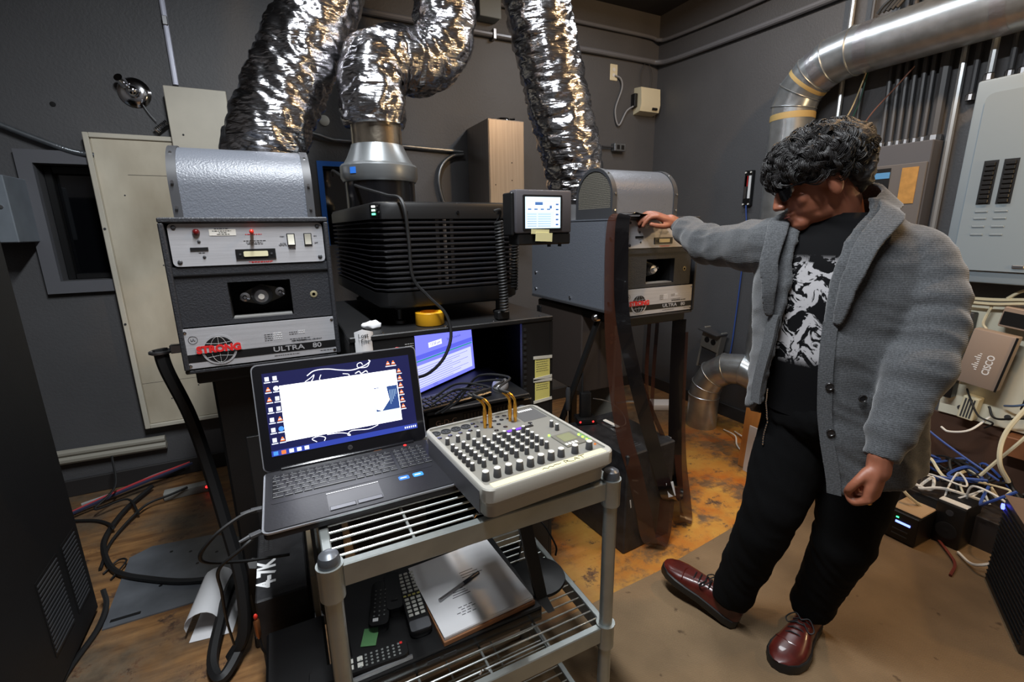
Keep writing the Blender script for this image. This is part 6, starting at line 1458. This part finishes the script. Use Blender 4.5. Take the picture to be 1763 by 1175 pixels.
def limb(g, pts, rad, n=18, k=7):
    P = sp(pts, k); L = len(P)-1; m = len(rad)-1
    rr = []
    for i in range(L+1):
        u = i/L*m; a = min(int(u), m-1); f = u-a; rr.append(rad[a]*(1-f)+rad[a+1]*f)
    g.tube(P, rr, n)
    g.ell(P[0], (rr[0],)*3, 12, 8); g.ell(P[-1], (rr[-1],)*3, 12, 8)
MANZ = Vector((1.45, 0.80, 0.0))
PF = Vector((-0.894, -0.447, 0)); PL = Vector((0.447, -0.894, 0))
RS = Vector((1.347, 0.920, 1.395)); LS = Vector((1.490, 0.645, 1.378))
RE = Vector((1.405, 1.215, 1.395)); RWr = Vector((1.505, 1.475, 1.452))
LE = Vector((1.440, 0.548, 1.165)); LWr = Vector((1.268, 0.530, 0.895))
LH = Vector((1.530, 0.680, 0.87)); RH = Vector((1.445, 0.825, 0.87))
LK = Vector((1.512, 0.688, 0.475)); RK = Vector((1.337, 0.828, 0.53))
LA = Vector((1.578, 0.782, 0.11)); RA = Vector((1.350, 0.937, 0.125))
person = thing('person', 'man in grey cardigan and black trousers resting one hand on the lamphouse', 'person', MANZ)
def W(v): return Vector(v) - MANZ
def frame(o, x, y, z):
    m_ = Matrix((x, y, z)).transposed().to_4x4(); m_.translation = o; return m_
# head frame: y = where the face points
hf = Vector((-0.75*0.95, 0.66*0.95, -0.32)).normalized()
hl = Vector((0, 0, 1)).cross(hf).normalized(); hu = hf.cross(hl) * -1
hu = hl.cross(hf) if hl.cross(hf).z > 0 else hf.cross(hl)
HC = Vector((1.338, 0.813, 1.572))
HX = hf.cross(hu).normalized()          # his right
HM = frame(W(HC), HX, hf, hu)
def hp(x, y, z): return HM @ Vector((x, y, z))
H3 = HM.to_3x3().to_4x4()
bodyg = G()
g = bodyg
g.ell(hp(0, -0.012, 0.03), (0.076, 0.098, 0.088), 20, 14, H3)
g.ell(hp(0, 0.028, -0.035), (0.060, 0.062, 0.080), 18, 12, H3)
g.ell(hp(0, 0.066, -0.100), (0.030, 0.026, 0.024), 14, 9, H3)
g.ell(hp(0, 0.010, -0.085), (0.052, 0.06, 0.035), 14, 9, H3)
g.ell(hp(0, 0.078, 0.012), (0.052, 0.018, 0.016), 14, 9, H3)
for s in (-1, 1):
    g.ell(hp(s*0.034, 0.058, -0.036), (0.024, 0.020, 0.024), 12, 8, H3)
    g.ell(hp(s*0.077, -0.008, -0.022), (0.010, 0.020, 0.033), 10, 8, H3)
    g.ell(hp(s*0.011, 0.103, -0.046), (0.010, 0.012, 0.009), 8, 6, H3)
g.tube([hp(0, 0.088, 0.010), hp(0, 0.104, -0.018), hp(0, 0.114, -0.042)], [0.010, 0.011, 0.011], 10); g.ell(hp(0, 0.114, -0.043), (0.012, 0.011, 0.010), 10, 8, H3)
g.ell(hp(0, 0.086, -0.070), (0.024, 0.014, 0.0075), 10, 6, H3); g.ell(hp(0, 0.083, -0.083), (0.021, 0.014, 0.0085), 10, 6, H3)
# neck and trunk core
limb(g, [W((1.425, 0.785, 1.36)), W((1.412, 0.790, 1.44)), hp(0, -0.025, -0.06), hp(0, -0.015, 0.0)], [0.075, 0.066, 0.058, 0.055])
limb(g, [W((1.47, 0.765, 0.88)), W((1.45, 0.77, 1.08)), W((1.435, 0.775, 1.30))], [0.13, 0.135, 0.13])
limb(g, [W(LS), W((1.42, 0.78, 1.40)), W(RS)], [0.055, 0.085, 0.055])
limb(g, [W(RS), W(RE), W(RWr)], [0.05, 0.042, 0.027]); limb(g, [W(LS), W(LE), W(LWr)], [0.05, 0.042, 0.028])
limb(g, [W(LH), W(LK), W(LA)], [0.085, 0.06, 0.04]); limb(g, [W(RH), W(RK), W(RA)], [0.085, 0.06, 0.04])
def hand(g, M, fingers, thumb, sgn=1):
    """M: hand frame (x thumb side, y along hand, z back of the hand)"""
    def q(x, y, z): return M @ Vector((x*sgn, y, z))
    R3 = M.to_3x3().to_4x4()
    limb(g, [q(0, -0.02, 0), q(0, 0.02, 0.002)], [0.027, 0.027], 12, 4)
    rings = []
    for y, hw_, ht in ((0.0, 0.027, 0.020), (0.03, 0.036, 0.018), (0.06, 0.041, 0.016), (0.088, 0.041, 0.013), (0.098, 0.036, 0.009)):
        rings.append([q(hw_*math.copysign(abs(math.cos(a))**0.6, math.cos(a)), y, ht*math.copysign(abs(math.sin(a))**0.8, math.sin(a))) for a in [2*PI*i/16 for i in range(16)]])
    g.loft(rings)
    g.ell(q(0.024, 0.035, -0.008), (0.018, 0.03, 0.016), 10, 8, R3)
    for x0, ln, rr, curl in fingers:
        p = Vector((x0, 0.090, 0.002)); ang = 0.0; pts = [p.copy()]
        for seg, cu in zip((0.42, 0.32, 0.26), curl):
            ang += R(cu); p = p + Vector((0, math.cos(ang), -math.sin(ang)))*ln*seg; pts.append(p.copy())
        limb(g, [q(*t) for t in pts], [rr*1.08, rr, rr*0.95, rr*0.82], 10, 5)
    limb(g, [q(*t) for t in thumb], [0.013, 0.0115, 0.0105, 0.009], 10, 5)
# right hand resting on the top edge of the lamphouse
ya = (Vector((1.375, 1.515, 1.505)) - RWr).normalized()
za = Vector((0.15, -0.35, 0.92)); za = (za - ya*za.dot(ya)).normalized(); xa = ya.cross(za)
RM = frame(W(RWr) + ya*0.012 + Vector((0, 0, 0.006)), xa, ya, za)
sg = 1 if (xa.dot(Vector((0, -1, -0.3))) > 0) else -1
hand(bodyg, RM, [(0.030, 0.076, 0.0092, (28, 38, 20)), (0.010, 0.084, 0.0096, (24, 34, 20)), (-0.011, 0.079, 0.0092, (22, 32, 20)), (-0.030, 0.064, 0.0082, (20, 30, 20))],
     [(0.026, 0.025, -0.010), (0.046, 0.055, -0.022), (0.050, 0.085, -0.030), (0.045, 0.108, -0.034)], sg)
# left hand hanging, loosely closed
yb = Vector((-0.10, -0.01, -1.0)).normalized()
zb_ = Vector((0.15, -0.98, 0.0)); zb_ = (zb_ - yb*zb_.dot(yb)).normalized(); xb = yb.cross(zb_)
sgL = 1 if xb.dot(Vector((-1, 0, 0))) > 0 else -1
LMx = frame(W(LWr) + yb*0.02, xb, yb, zb_)
hand(bodyg, LMx, [(0.030, 0.078, 0.0098, (58, 85, 55)), (0.010, 0.086, 0.0102, (62, 88, 55)), (-0.011, 0.080, 0.0098, (64, 88, 55)), (-0.030, 0.064, 0.0088, (66, 88, 55))],
     [(0.026, 0.022, -0.012), (0.044, 0.046, -0.022), (0.044, 0.072, -0.034), (0.030, 0.088, -0.042)], sgL)
m_skin = mat('skin', c(152, 94, 70), 0.5, var=0.14, vscale=14)
MATS['skin'].node_tree.nodes['Principled BSDF'].inputs['Subsurface Weight'].default_value = 0.08
MATS['skin'].node_tree.nodes['Principled BSDF'].inputs['Subsurface Scale'].default_value = 0.01
body = put('body', fuse(bodyg, 0.0038, 4, 0.5, 'body'), m_skin, person)
# nails, ring
rg_ = G(); fq = LMx @ Vector((-0.030*sgL, 0.100, 0.000))
rg_.lathe([(0.0112, -0.003), (0.0118, 0), (0.0112, 0.003)], 16, Matrix.Translation(LMx @ Vector((-0.011*sgL, 0.107, -0.008))) @ (LMx.to_3x3() @ Matrix.Rotation(R(-90-40), 3, 'X')).to_4x4(), False)
rg_.obj('ring', m_gold, person, label='gold ring on the hanging hand')
# face details: eye, brow, beard shade, glasses
m_hair = mat('dark_hair', c(34, 32, 32), 0.55, bump=0.5, scale=200, var=0.35, vscale=25)
for s in (-1, 1):
    e_ = G().ell(hp(s*0.030, 0.079, -0.006), (0.012, 0.008, 0.008), 12, 8, H3).obj('eye', m_white, person)
    G().ell(hp(s*0.030, 0.0855, -0.008), (0.005, 0.003, 0.005), 10, 6, H3).obj('iris', m_blk, e_)
    G().tube([hp(s*0.014, 0.096, 0.014), hp(s*0.032, 0.092, 0.019), hp(s*0.050, 0.076, 0.014)], [0.003, 0.004, 0.002], 6).obj('eyebrow', m_hair, person)
gl = G()
for s in (-1, 1):
    pts = [hp(s*0.036 + 0.031*math.cos(a), 0.101 - 0.014*max(0, s*math.cos(a)), -0.008 + 0.023*math.sin(a)) for a in [2*PI*i/18 for i in range(18)]]
    gl.prism(pts, hf*0.003)
    gl.tube([hp(s*0.058, 0.096, 0.004), hp(s*0.078, 0.06, 0.004), hp(s*0.082, 0.0, 0.0), hp(s*0.080, -0.03, -0.012)], 0.0026, 6)
gl.tube([hp(-0.008, 0.103, -0.002), hp(0, 0.106, 0.001), hp(0.008, 0.103, -0.002)], 0.002, 6)
gl.obj('glasses', mat('dark_lens', c(12, 12, 14), 0.12, coat=0.5), person)
lpz = G(); lpz.tube([hp(-0.020, 0.0935, -0.0755), hp(0, 0.101, -0.0765), hp(0.020, 0.0935, -0.0755)], [0.0022, 0.003, 0.0022], 6)
lpz.obj('mouth', mat('lip', c(120, 62, 54), 0.5), person)
# curly hair: a lumpy cap plus several hundred curls, one part
random.seed(5)
hg = G()
capg = G()
capg.ell(hp(0, -0.020, 0.052), (0.104, 0.122, 0.082), 28, 20, H3)
capg.ell(hp(0, 0.066, 0.046), (0.080, 0.046, 0.042), 18, 12, H3)
capg.ell(hp(0, -0.075, 0.0), (0.082, 0.05, 0.075), 18, 12, H3)
cap_me = fuse(capg, 0.006, 2)
disp(cap_me, lambda q: 0.012*noise.noise(q*38) + 0.006*noise.noise(q*87))
hg.bm.from_mesh(cap_me); bpy.data.meshes.remove(cap_me)
cnt = 0
while cnt < 800:
    u, v_ = random.uniform(-1, 1), random.uniform(0, 2*PI)
    s_ = math.sqrt(1-u*u); d = Vector((s_*math.cos(v_), s_*math.sin(v_), u))
    if d.z < -0.55: continue
    if d.z < -0.30 and d.y > 0.25 and d.y < 0.72: continue
    if d.y > 0.7 and d.z < -0.36: continue
    if abs(d.x) > 0.6 and d.z < -0.42 and d.y > -0.1: continue
    ctr = Vector((0, -0.004, 0.048)); rad = Vector((0.102, 0.124, 0.082))
    if d.z < 0: rad.z = 0.11
    p0 = ctr + Vector((d.x*rad.x, d.y*rad.y, d.z*rad.z))
    nn = Vector((d.x/rad.x, d.y/rad.y, d.z/rad.z)).normalized()
    fl_d = Vector((noise.noise(d*2.1), noise.noise(d*2.1+Vector((5, 1, 2))), noise.noise(d*2.1+Vector((2, 7, 3)))))
    tdir = (fl_d*2.0 + Vector((0.1, 0.35, -0.45)) + Vector((random.uniform(-.4, .4), random.uniform(-.4, .4), random.uniform(-.4, .4))))
    tdir = (tdir - nn*tdir.dot(nn)).normalized()
    bdir = nn.cross(tdir).normalized()
    cr = random.uniform(0.006, 0.012); turns = random.uniform(0.7, 1.5); ln = random.uniform(0.035, 0.065); lift = random.uniform(-0.002, 0.010)
    ph0 = random.uniform(0, 2*PI); N_ = 12
    # a lock: three strands side by side
    for sd in range(5):
        off = bdir*((sd-2)*0.0030) + nn*random.uniform(-0.002, 0.002)
        pts = []
        for i in range(N_+1):
            t = i/N_; a = ph0 + 2*PI*turns*t + sd*0.22
            sag = nn*(-0.010*(t-0.4)**2*6)
            pts.append(HM @ (p0 + off + tdir*(ln*(t-0.35)) + sag + nn*(lift + cr*0.7*math.cos(a)) + bdir*(cr*math.sin(a))))
        r0_ = random.uniform(0.0010, 0.0019)
        hg.tube(pts, [r0_*(1-0.75*abs(1.7*i/N_-0.7)) for i in range(N_+1)], 4)
    cnt += 1
hg.obj('hair', m_hair, person, sharp=None if False else 80)
# ---- t-shirt
cen = [(0.74, (1.475, 0.757)), (0.9, (1.470, 0.760)), (1.1, (1.448, 0.768)), (1.3, (1.432, 0.775)), (1.42, (1.420, 0.783)), (1.50, (1.412, 0.788))]
def cxy(z):
    return Vector((itp([(a, b_[0]) for a, b_ in cen], z), itp([(a, b_[1]) for a, b_ in cen], z), z))
A_ = [(0.74, 0.225), (0.95, 0.212), (1.1, 0.206), (1.25, 0.208), (1.34, 0.205), (1.39, 0.188), (1.43, 0.155), (1.47, 0.115), (1.51, 0.088)]
B_ = [(0.74, 0.172), (0.95, 0.170), (1.1, 0.170), (1.25, 0.155), (1.34, 0.138), (1.39, 0.120), (1.43, 0.102), (1.47, 0.088), (1.51, 0.080)]
def tor(phi, z, k=1.0, dr=0.0):
    a, b_ = itp(A_, z)*k + dr, itp(B_, z)*k + dr
    return W(cxy(z)) + PF*(b_*math.cos(phi)) + PL*(a*math.sin(phi))
def shirt_material():
    M = bpy.data.materials.new('printed_tshirt'); M.use_nodes = True
    nt = M.node_tree; N = nt.nodes; L = nt.links; b = N['Principled BSDF']; b.inputs['Roughness'].default_value = 0.85
    tc = N.new('ShaderNodeTexCoord')
    n = N.new('ShaderNodeTexNoise'); n.inputs['Scale'].default_value = 17; n.inputs['Detail'].default_value = 7; n.inputs['Distortion'].default_value = 1.4; n.inputs['Roughness'].default_value = 0.62
    L.new(tc.outputs['Object'], n.inputs['Vector'])
    r = N.new('ShaderNodeValToRGB'); r.color_ramp.elements[0].position = 0.505; r.color_ramp.elements[1].position = 0.525
    L.new(n.outputs['Fac'], r.inputs[0])
    s = N.new('ShaderNodeSeparateXYZ'); L.new(tc.outputs['Object'], s.inputs[0])
    def rng(a, b_):
        q = N.new('ShaderNodeMapRange'); q.inputs['From Min'].default_value = a; q.inputs['From Max'].default_value = b_; L.new(s.outputs['Z'], q.inputs['Value']); return q.outputs[0]
    m1 = N.new('ShaderNodeMath'); m1.operation = 'MULTIPLY'; L.new(rng(1.06, 1.09), m1.inputs[0]); L.new(rng(1.37, 1.34), m1.inputs[1])
    m2 = N.new('ShaderNodeMath'); m2.operation = 'MULTIPLY'; L.new(m1.outputs[0], m2.inputs[0]); L.new(r.outputs[0], m2.inputs[1])
    x = N.new('ShaderNodeMix'); x.data_type = 'RGBA'; b.inputs['Specular IOR Level'].default_value = 0.15; x.inputs['A'].default_value = c(9, 9, 11); x.inputs['B'].default_value = c(168, 166, 168)
    L.new(m2.outputs[0], x.inputs['Factor']); L.new(x.outputs['Result'], b.inputs['Base Color'])
    return M
tg_ = G(); rings = []
for i in range(26):
    z = 0.90 + (1.478-0.90)*i/25
    rings.append([tor(2*PI*k/40, z, 0.93) for k in range(40)])
tg_.loft(rings)
ts = tg_.obj('tshirt', shirt_material(), person, sharp=80)
# ---- trousers
tr = G()
def trl(h, k_, a_, f):
    pts = [h + Vector((0, 0, 0.02)), h.lerp(k_, 0.5), k_, k_.lerp(a_, 0.5), a_ + Vector((0, 0, -0.005))]
    P = sp(pts, 14); n = len(P)-1; rr = []
    for i in range(n+1):
        t = i/n
        r_ = itp([(0, 0.112), (0.25, 0.104), (0.5, 0.086), (0.75, 0.076), (1.0, 0.068)], t)
        r_ += 0.003*math.sin(t*40+f)*max(0, (t-0.72)/0.28) + 0.004*math.sin(t*38+f*2)*math.exp(-((t-0.5)/0.08)**2)
        rr.append(r_)
    tr.tube(P, rr, 22)
trl(W(LH), W(LK), W(LA), 0.3); trl(W(RH), W(RK), W(RA), 1.9)
tr.ell(W((1.470, 0.765, 0.90)), (0.17, 0.17, 0.13), 20, 12)
tr.loft([[tor(2*PI*k/32, z, 0.90) for k in range(32)] for z in (0.86, 0.92, 0.98, 1.02)])
tm = fuse(tr, 0.008, 4)
disp(tm, lambda q: (0.006 if q.z < 0.25 else 0.003)*noise.noise(Vector((q.x*12, q.y*12, q.z*15 + q.x*22))) + 0.002*(1-abs(noise.noise(Vector((q.x*7+4, q.y*7, q.z*17 - q.y*20))))*3))
m_trous = mat('black_trousers', c(7, 7, 8), 0.95, bump=0.2, scale=400)
m_trous.node_tree.nodes['Principled BSDF'].inputs['Specular IOR Level'].default_value = 0.15
put('trousers', tm, m_trous, person)
from mathutils.bvhtree import BVHTree
tbv = BVHTree.FromPolygons([v.co.copy() for v in tm.vertices], [tuple(p.vertices) for p in tm.polygons])
# ---- cardigan
n_phi = 64
PHL = [(0.70, R(4)), (0.95, R(-6)), (1.15, R(-6)), (1.30, R(-3)), (1.40, R(4)), (1.44, R(14)), (1.49, R(40))]
PHR = [(0.70, R(-40)), (0.95, R(-44)), (1.15, R(-36)), (1.30, R(-29)), (1.40, R(-30)), (1.44, R(-36)), (1.49, R(-58))]
def hem(f):  # f 0..1 from the left front edge round the back to the right front edge
    return itp([(0, 0.715), (0.08, 0.725), (0.2, 0.75), (0.5, 0.77), (0.75, 0.80), (0.92, 0.875), (1.0, 0.925)], f)
def card_pt(f, t, dr):
    z = 1.515 + (hem(f)-1.515)*t
    p0, p1 = itp(PHL, z), itp(PHR, z) + 2*PI
    phi = p0 + (p1-p0)*f
    d = dr
    # panels swing away from the body near the front edges low down
    low = max(0, (1.25-z)/0.45)
    d += 0.020*low*(math.exp(-(f/0.09)**2)) + 0.035*low*math.exp(-((1-f)/0.08)**2)
    d += 0.006*math.sin(f*58+z*6)*low
    return tor(phi, z, 1.0, d)
cg = G(); rings = []
for i in range(44):
    t = i/43
    outer = [card_pt(k/n_phi, t, 0.012) for k in range(n_phi+1)]
    inner = [card_pt(k/n_phi, t, -0.004) for k in range(n_phi, -1, -1)]
    rings.append(outer + inner)
cg.loft(rings)
def sleeve(pts, tab, folds, n=22, amp=0.006, frq=60):
    P = sp([W(p) for p in pts], 16); L = len(P)-1; rr = []
    for i in range(L+1):
        t = i/L; r_ = itp(tab, t)
        r_ += amp*(noise.noise(Vector((t*frq*0.35, folds, 0.3)))*1.6)*min(1, max(0, (t-0.12)*3))
        if t > 0.93: r_ = r_*0.98
        rr.append(r_)
    cg.tube(P, rr, n)
LSi = LS + Vector((-0.04, 0.05, -0.02)); RSi = RS + Vector((0.02, -0.05, -0.01))
sleeve([LSi, LS + Vector((0.005, -0.008, -0.02)), LS.lerp(LE, 0.5) + Vector((0.018, -0.012, 0)), LE, LE.lerp(LWr, 0.5), LWr + Vector((0.004, 0, -0.012))], [(0, 0.080), (0.2, 0.083), (0.45, 0.077), (0.62, 0.073), (0.85, 0.060), (0.93, 0.054), (0.95, 0.047), (1.0, 0.045)], 3.1, amp=0.010, frq=52)
sleeve([RSi, RS + Vector((0, 0.01, -0.005)), RS.lerp(RE, 0.5) + Vector((0.0, 0, -0.012)), RE + Vector((0, 0, -0.01)), RE.lerp(RWr, 0.55), RWr + Vector((-0.012, -0.03, -0.004))], [(0, 0.085), (0.2, 0.082), (0.45, 0.074), (0.62, 0.067), (0.85, 0.052), (0.94, 0.046), (1.0, 0.042)], 7.7, amp=0.008, frq=40)
cme = fuse(cg, 0.0065, 4)
disp(cme, lambda q: 0.0045*noise.noise(Vector((q.x*9+3, q.y*9, q.z*15))) + 0.0025*(1-abs(noise.noise(Vector((q.x*9, q.y*9+2, q.z*22 + q.x*12))))*3))
def knit_material():
    M = bpy.data.materials.new('grey_knit'); M.use_nodes = True
    nt = M.node_tree; N = nt.nodes; L = nt.links; b = N['Principled BSDF']; b.inputs['Roughness'].default_value = 0.92
    b.inputs['Sheen Weight'].default_value = 0.3
    tc = N.new('ShaderNodeTexCoord')
    n = N.new('ShaderNodeTexNoise'); n.inputs['Scale'].default_value = 260; n.inputs['Detail'].default_value = 3
    L.new(tc.outputs['Object'], n.inputs['Vector'])
    r = N.new('ShaderNodeValToRGB'); r.color_ramp.elements[0].position = 0.3; r.color_ramp.elements[1].position = 0.7
    r.color_ramp.elements[0].color = c(52, 54, 56); r.color_ramp.elements[1].color = c(82, 84, 87)
    L.new(n.outputs['Fac'], r.inputs[0]); L.new(r.outputs[0], b.inputs['Base Color'])
    wv = N.new('ShaderNodeTexWave'); wv.bands_direction = 'Z'; wv.inputs['Scale'].default_value = 70; wv.inputs['Distortion'].default_value = 1.5
    L.new(tc.outputs['Object'], wv.inputs['Vector'])
    ad_ = N.new('ShaderNodeMath'); ad_.operation = 'ADD'; L.new(wv.outputs['Fac'], ad_.inputs[0]); L.new(n.outputs['Fac'], ad_.inputs[1])
    bp = N.new('ShaderNodeBump'); bp.inputs['Strength'].default_value = 0.22; bp.inputs['Distance'].default_value = 0.003
    L.new(ad_.outputs[0], bp.inputs['Height']); L.new(bp.outputs[0], b.inputs['Normal'])
    return M
m_knit = knit_material()
cdg = put('cardigan', cme, m_knit, person)
# shawl collar: a thick band from one front edge round the neck to the other
pts = []; wds = []
def cpath(side):
    out = []
    for i in range(9):
        z = 1.20 + (1.49-1.20)*i/8
        ph = itp(PHL if side > 0 else PHR, z)
        k_ = 1.0
        p = tor(ph + (R(5) if side > 0 else R(-5)), z, 1.0, 0.020 + 0.012*math.sin(PI*i/8))
        out.append((p, ph, z))
    return out
colg = G()
lft = cpath(1); rgt = cpath(-1)
seq = [(p, ph) for p, ph, z in lft]
for a_, zc_ in ((62, 1.515), (90, 1.535), (120, 1.553), (150, 1.562), (180, 1.565), (210, 1.562), (240, 1.553), (270, 1.535), (295, 1.515)):
    ph = R(a_); seq.append((W(Vector((1.412, 0.788, zc_))) + PF*(0.078*math.cos(ph)) + PL*(0.084*math.sin(ph)), ph))
seq += [(p, ph + 2*PI) for p, ph, z in reversed(rgt)]
pp_ = sp([q[0] for q in seq], 4); ph_ = []
for i in range(len(seq)-1):
    for k_ in range(4): ph_.append(seq[i][1] + (seq[i+1][1]-seq[i][1])*k_/4)
ph_.append(seq[-1][1])
rings = []
nS = len(pp_)
for i in range(nS):
    p, ph = pp_[i], ph_[i]
    u = i/(nS-1); wdt = 0.018 + 0.050*math.sin(PI*u)**0.6
    outd = (PF*math.cos(ph) + PL*math.sin(ph))
    tt = (pp_[min(i+1, nS-1)] - pp_[max(i-1, 0)]).normalized()
    bf = max(0, 1-abs(u-0.5)/0.24)
    sd_ = PL*(1 if u < 0.5 else -1)
    dr_ = (outd*(0.35+0.1*bf) + Vector((0, 0, -0.35-0.65*bf)) + sd_*(0.8*(1-bf))).normalized()
    inner = p + outd*0.002; outer_ = p + dr_*wdt
    nrm = (outer_-inner).cross(tt).normalized()*0.0055
    rings.append([inner-nrm, outer_-nrm, outer_+nrm, inner+nrm])
colg.loft(rings)
cm2 = fuse(colg, 0.004, 3)
put('collar', cm2, m_knit, person)
# shoulder seam, front band, pocket seam, buttons
def onc(f, z, dr=0.016):
    t = (z-1.515)/(hem(f)-1.515); return card_pt(f, t, dr)
for f0_, nm in ((0.012, 1), (0.988, 2)):
    bg_ = G(); P = [onc(f0_, z) for z in [1.20 - i*(1.20-hem(f0_)-0.004)/14 for i in range(15)]]
    tdir = (onc(f0_+0.03, 1.0)-onc(f0_, 1.0)).normalized()
    bg_.ribbon(P, tdir*0.034, 0.008); bg_.obj('front_band', m_knit, person)
m_btn = mat('dark_button', c(34, 32, 32), 0.3)
bm_ = G().lathe([(0.0105, 0), (0.0105, 0.003), (0.0085, 0.0045), (0.007, 0.003), (0.001, 0.003)], 14).mesh('button')
for f_, z_ in ((0.075, 1.005), (0.10, 0.885), (0.02, 0.90), (0.02, 1.03)):
    q = (PF*math.cos(R(6)+f_*5) + PL*math.sin(R(6)+f_*5))
    o = put('button', bm_, m_btn, person, onc(f_, z_, 0.020)); o.rotation_euler = q.to_track_quat('Z', 'Y').to_euler()
pinb = put('badge', G().lathe([(0.013, 0), (0.013, 0.002), (0.010, 0.004), (0.001, 0.0045)], 16).mesh('badge'), mat('badge_pink', c(214, 196, 194), 0.3), person, onc(0.955, 1.315, 0.022))
pinb.rotation_euler = (PF*0.9 - PL*0.45).to_track_quat('Z', 'Y').to_euler()
G().cyl(Vector((0, 0, 0.0042)), Vector((0, 0, 0.0052)), 0.005, n=10).obj('badge_dot', m_red, pinb)
cl_ = put('clip', G().b(-0.007, 0.007, -0.018, 0.018, 0, 0.008, 0.002).mesh('clip'), m_blackg, person, onc(0.965, 1.365, 0.022)); cl_.rotation_euler = pinb.rotation_euler
# wallet chain at the hip
chn = G(); P = sp([W((1.325, 0.865, 0.955)), W((1.315, 0.872, 0.90)), W((1.31, 0.866, 0.84)), W((1.30, 0.858, 0.78))], 8)
for i, p in enumerate(P):
    q_ = tbv.find_nearest(p); p = q_[0] + q_[1]*0.004
    chn.ell(p, (0.005, 0.003, 0.006), 6, 4)
o = chn.obj('wallet_chain', m_chrome, person); o['kind'] = 'stuff'
# ---- shoes
m_oxb = mat('oxblood_leather', c(86, 28, 22), 0.3, var=0.4, vscale=22, coat=0.25)
m_sole = mat('shoe_sole', c(18, 18, 19), 0.5)
def shoe(name, heel, toe_dir, pitch, mirror):
    d = Vector(toe_dir); d.z = 0; d.normalize(); ang = math.atan2(d.y, d.x) - PI/2
    root = bpy.data.objects.new(name, None); COL.objects.link(root); root.parent = person
    root.location = W(heel); root.scale = (1.1, 1.03, 1.08); root.rotation_euler = Euler((R(pitch), 0, ang), 'XYZ')
    # outline along y (0 heel .. .30 toe)
    ys = [0.0, 0.012, 0.04, 0.09, 0.14, 0.19, 0.23, 0.265, 0.29, 0.302]
    hw_ = [0.016, 0.030, 0.036, 0.036, 0.039, 0.049, 0.051, 0.045, 0.030, 0.012]
    sh_ = [0, 0, 0, 0, 0.002, 0.004, 0.003, 0.0, -0.003, -0.005]
    def ringz(z, k=1.0, dy=0.0):
        a = [(mirror*s_ + w_*k, y*1.0) for y, w_, s_ in zip(ys, hw_, sh_)]; b_ = [(mirror*s_ - w_*k, y) for y, w_, s_ in zip(ys, hw_, sh_)]
        return [Vector((x, y + dy, z)) for x, y in a + b_[::-1]]
    g = G(); g.loft([ringz(0.0, 0.97), ringz(0.006, 1.07), ringz(0.030, 1.07), ringz(0.033, 1.0)]); g.obj('sole', m_sole, root)
    g = G()
    top = [0.075, 0.085, 0.088, 0.086, 0.082, 0.066, 0.056, 0.048, 0.040, 0.034]
    rings = []
    for y, w_, s_, h in zip(ys, hw_, sh_, top):
        r_ = []
        for i in range(15):
            a = PI*i/14
            r_.append(Vector((mirror*s_ + 0.97*w_*math.copysign(abs(math.cos(a))**0.75, math.cos(a)), y, 0.026 + (h-0.026)*math.sin(a)**0.8)))
        rings.append(r_)
    g.loft(rings, False, False)
    for y, rr in ((0.0, rings[0]), (0.302, rings[-1])): g.bm.faces.new([g.bm.verts.new(p) for p in rr])
    g.obj('upper', m_oxb, root, sharp=60)
    g = G(); g.tube([Vector((0.0365*math.cos(a)*1.0, 0.055+0.05*math.sin(a), 0.088)) for a in [2*PI*i/20 for i in range(21)]], 0.006, 6); g.obj('ankle_collar', m_oxb, root)
    for k in range(4):
        y = 0.128 + k*0.019; z = itp(list(zip(ys, top)), y) + 0.003
        G().tube([Vector((-0.024, y-0.004, z-0.010)), Vector((-0.01, y, z)), Vector((0.01, y+0.003, z)), Vector((0.024, y+0.006, z-0.010))], 0.0024, 5).obj('lace', m_rubber, root)
    for s in (-1, 1): G().tube(sp([Vector((0, 0.140, 0.092)), Vector((s*0.02, 0.130, 0.10)), Vector((s*0.04, 0.145, 0.080)), Vector((s*0.03, 0.155, 0.072)), Vector((s*0.008, 0.143, 0.088))], 5), 0.0022, 5).obj('lace_bow', m_rubber, root)
    g = G(); g.tube([Vector((x, 0.215+0.01*(1-abs(x)/0.04), 0.058-0.35*abs(x)*abs(x)*14)) for x in (-0.042, -0.03, -0.015, 0, 0.015, 0.03, 0.042)], 0.002, 5); g.obj('toe_crease', m_oxb, root)
shoe('left_shoe', (1.628, 0.792, 0.0095), (-1.0, -0.22, 0), 0, -1)
shoe('right_shoe', (1.358, 0.908, 0.0115), (-0.28, 0.96, 0), 15, 1)
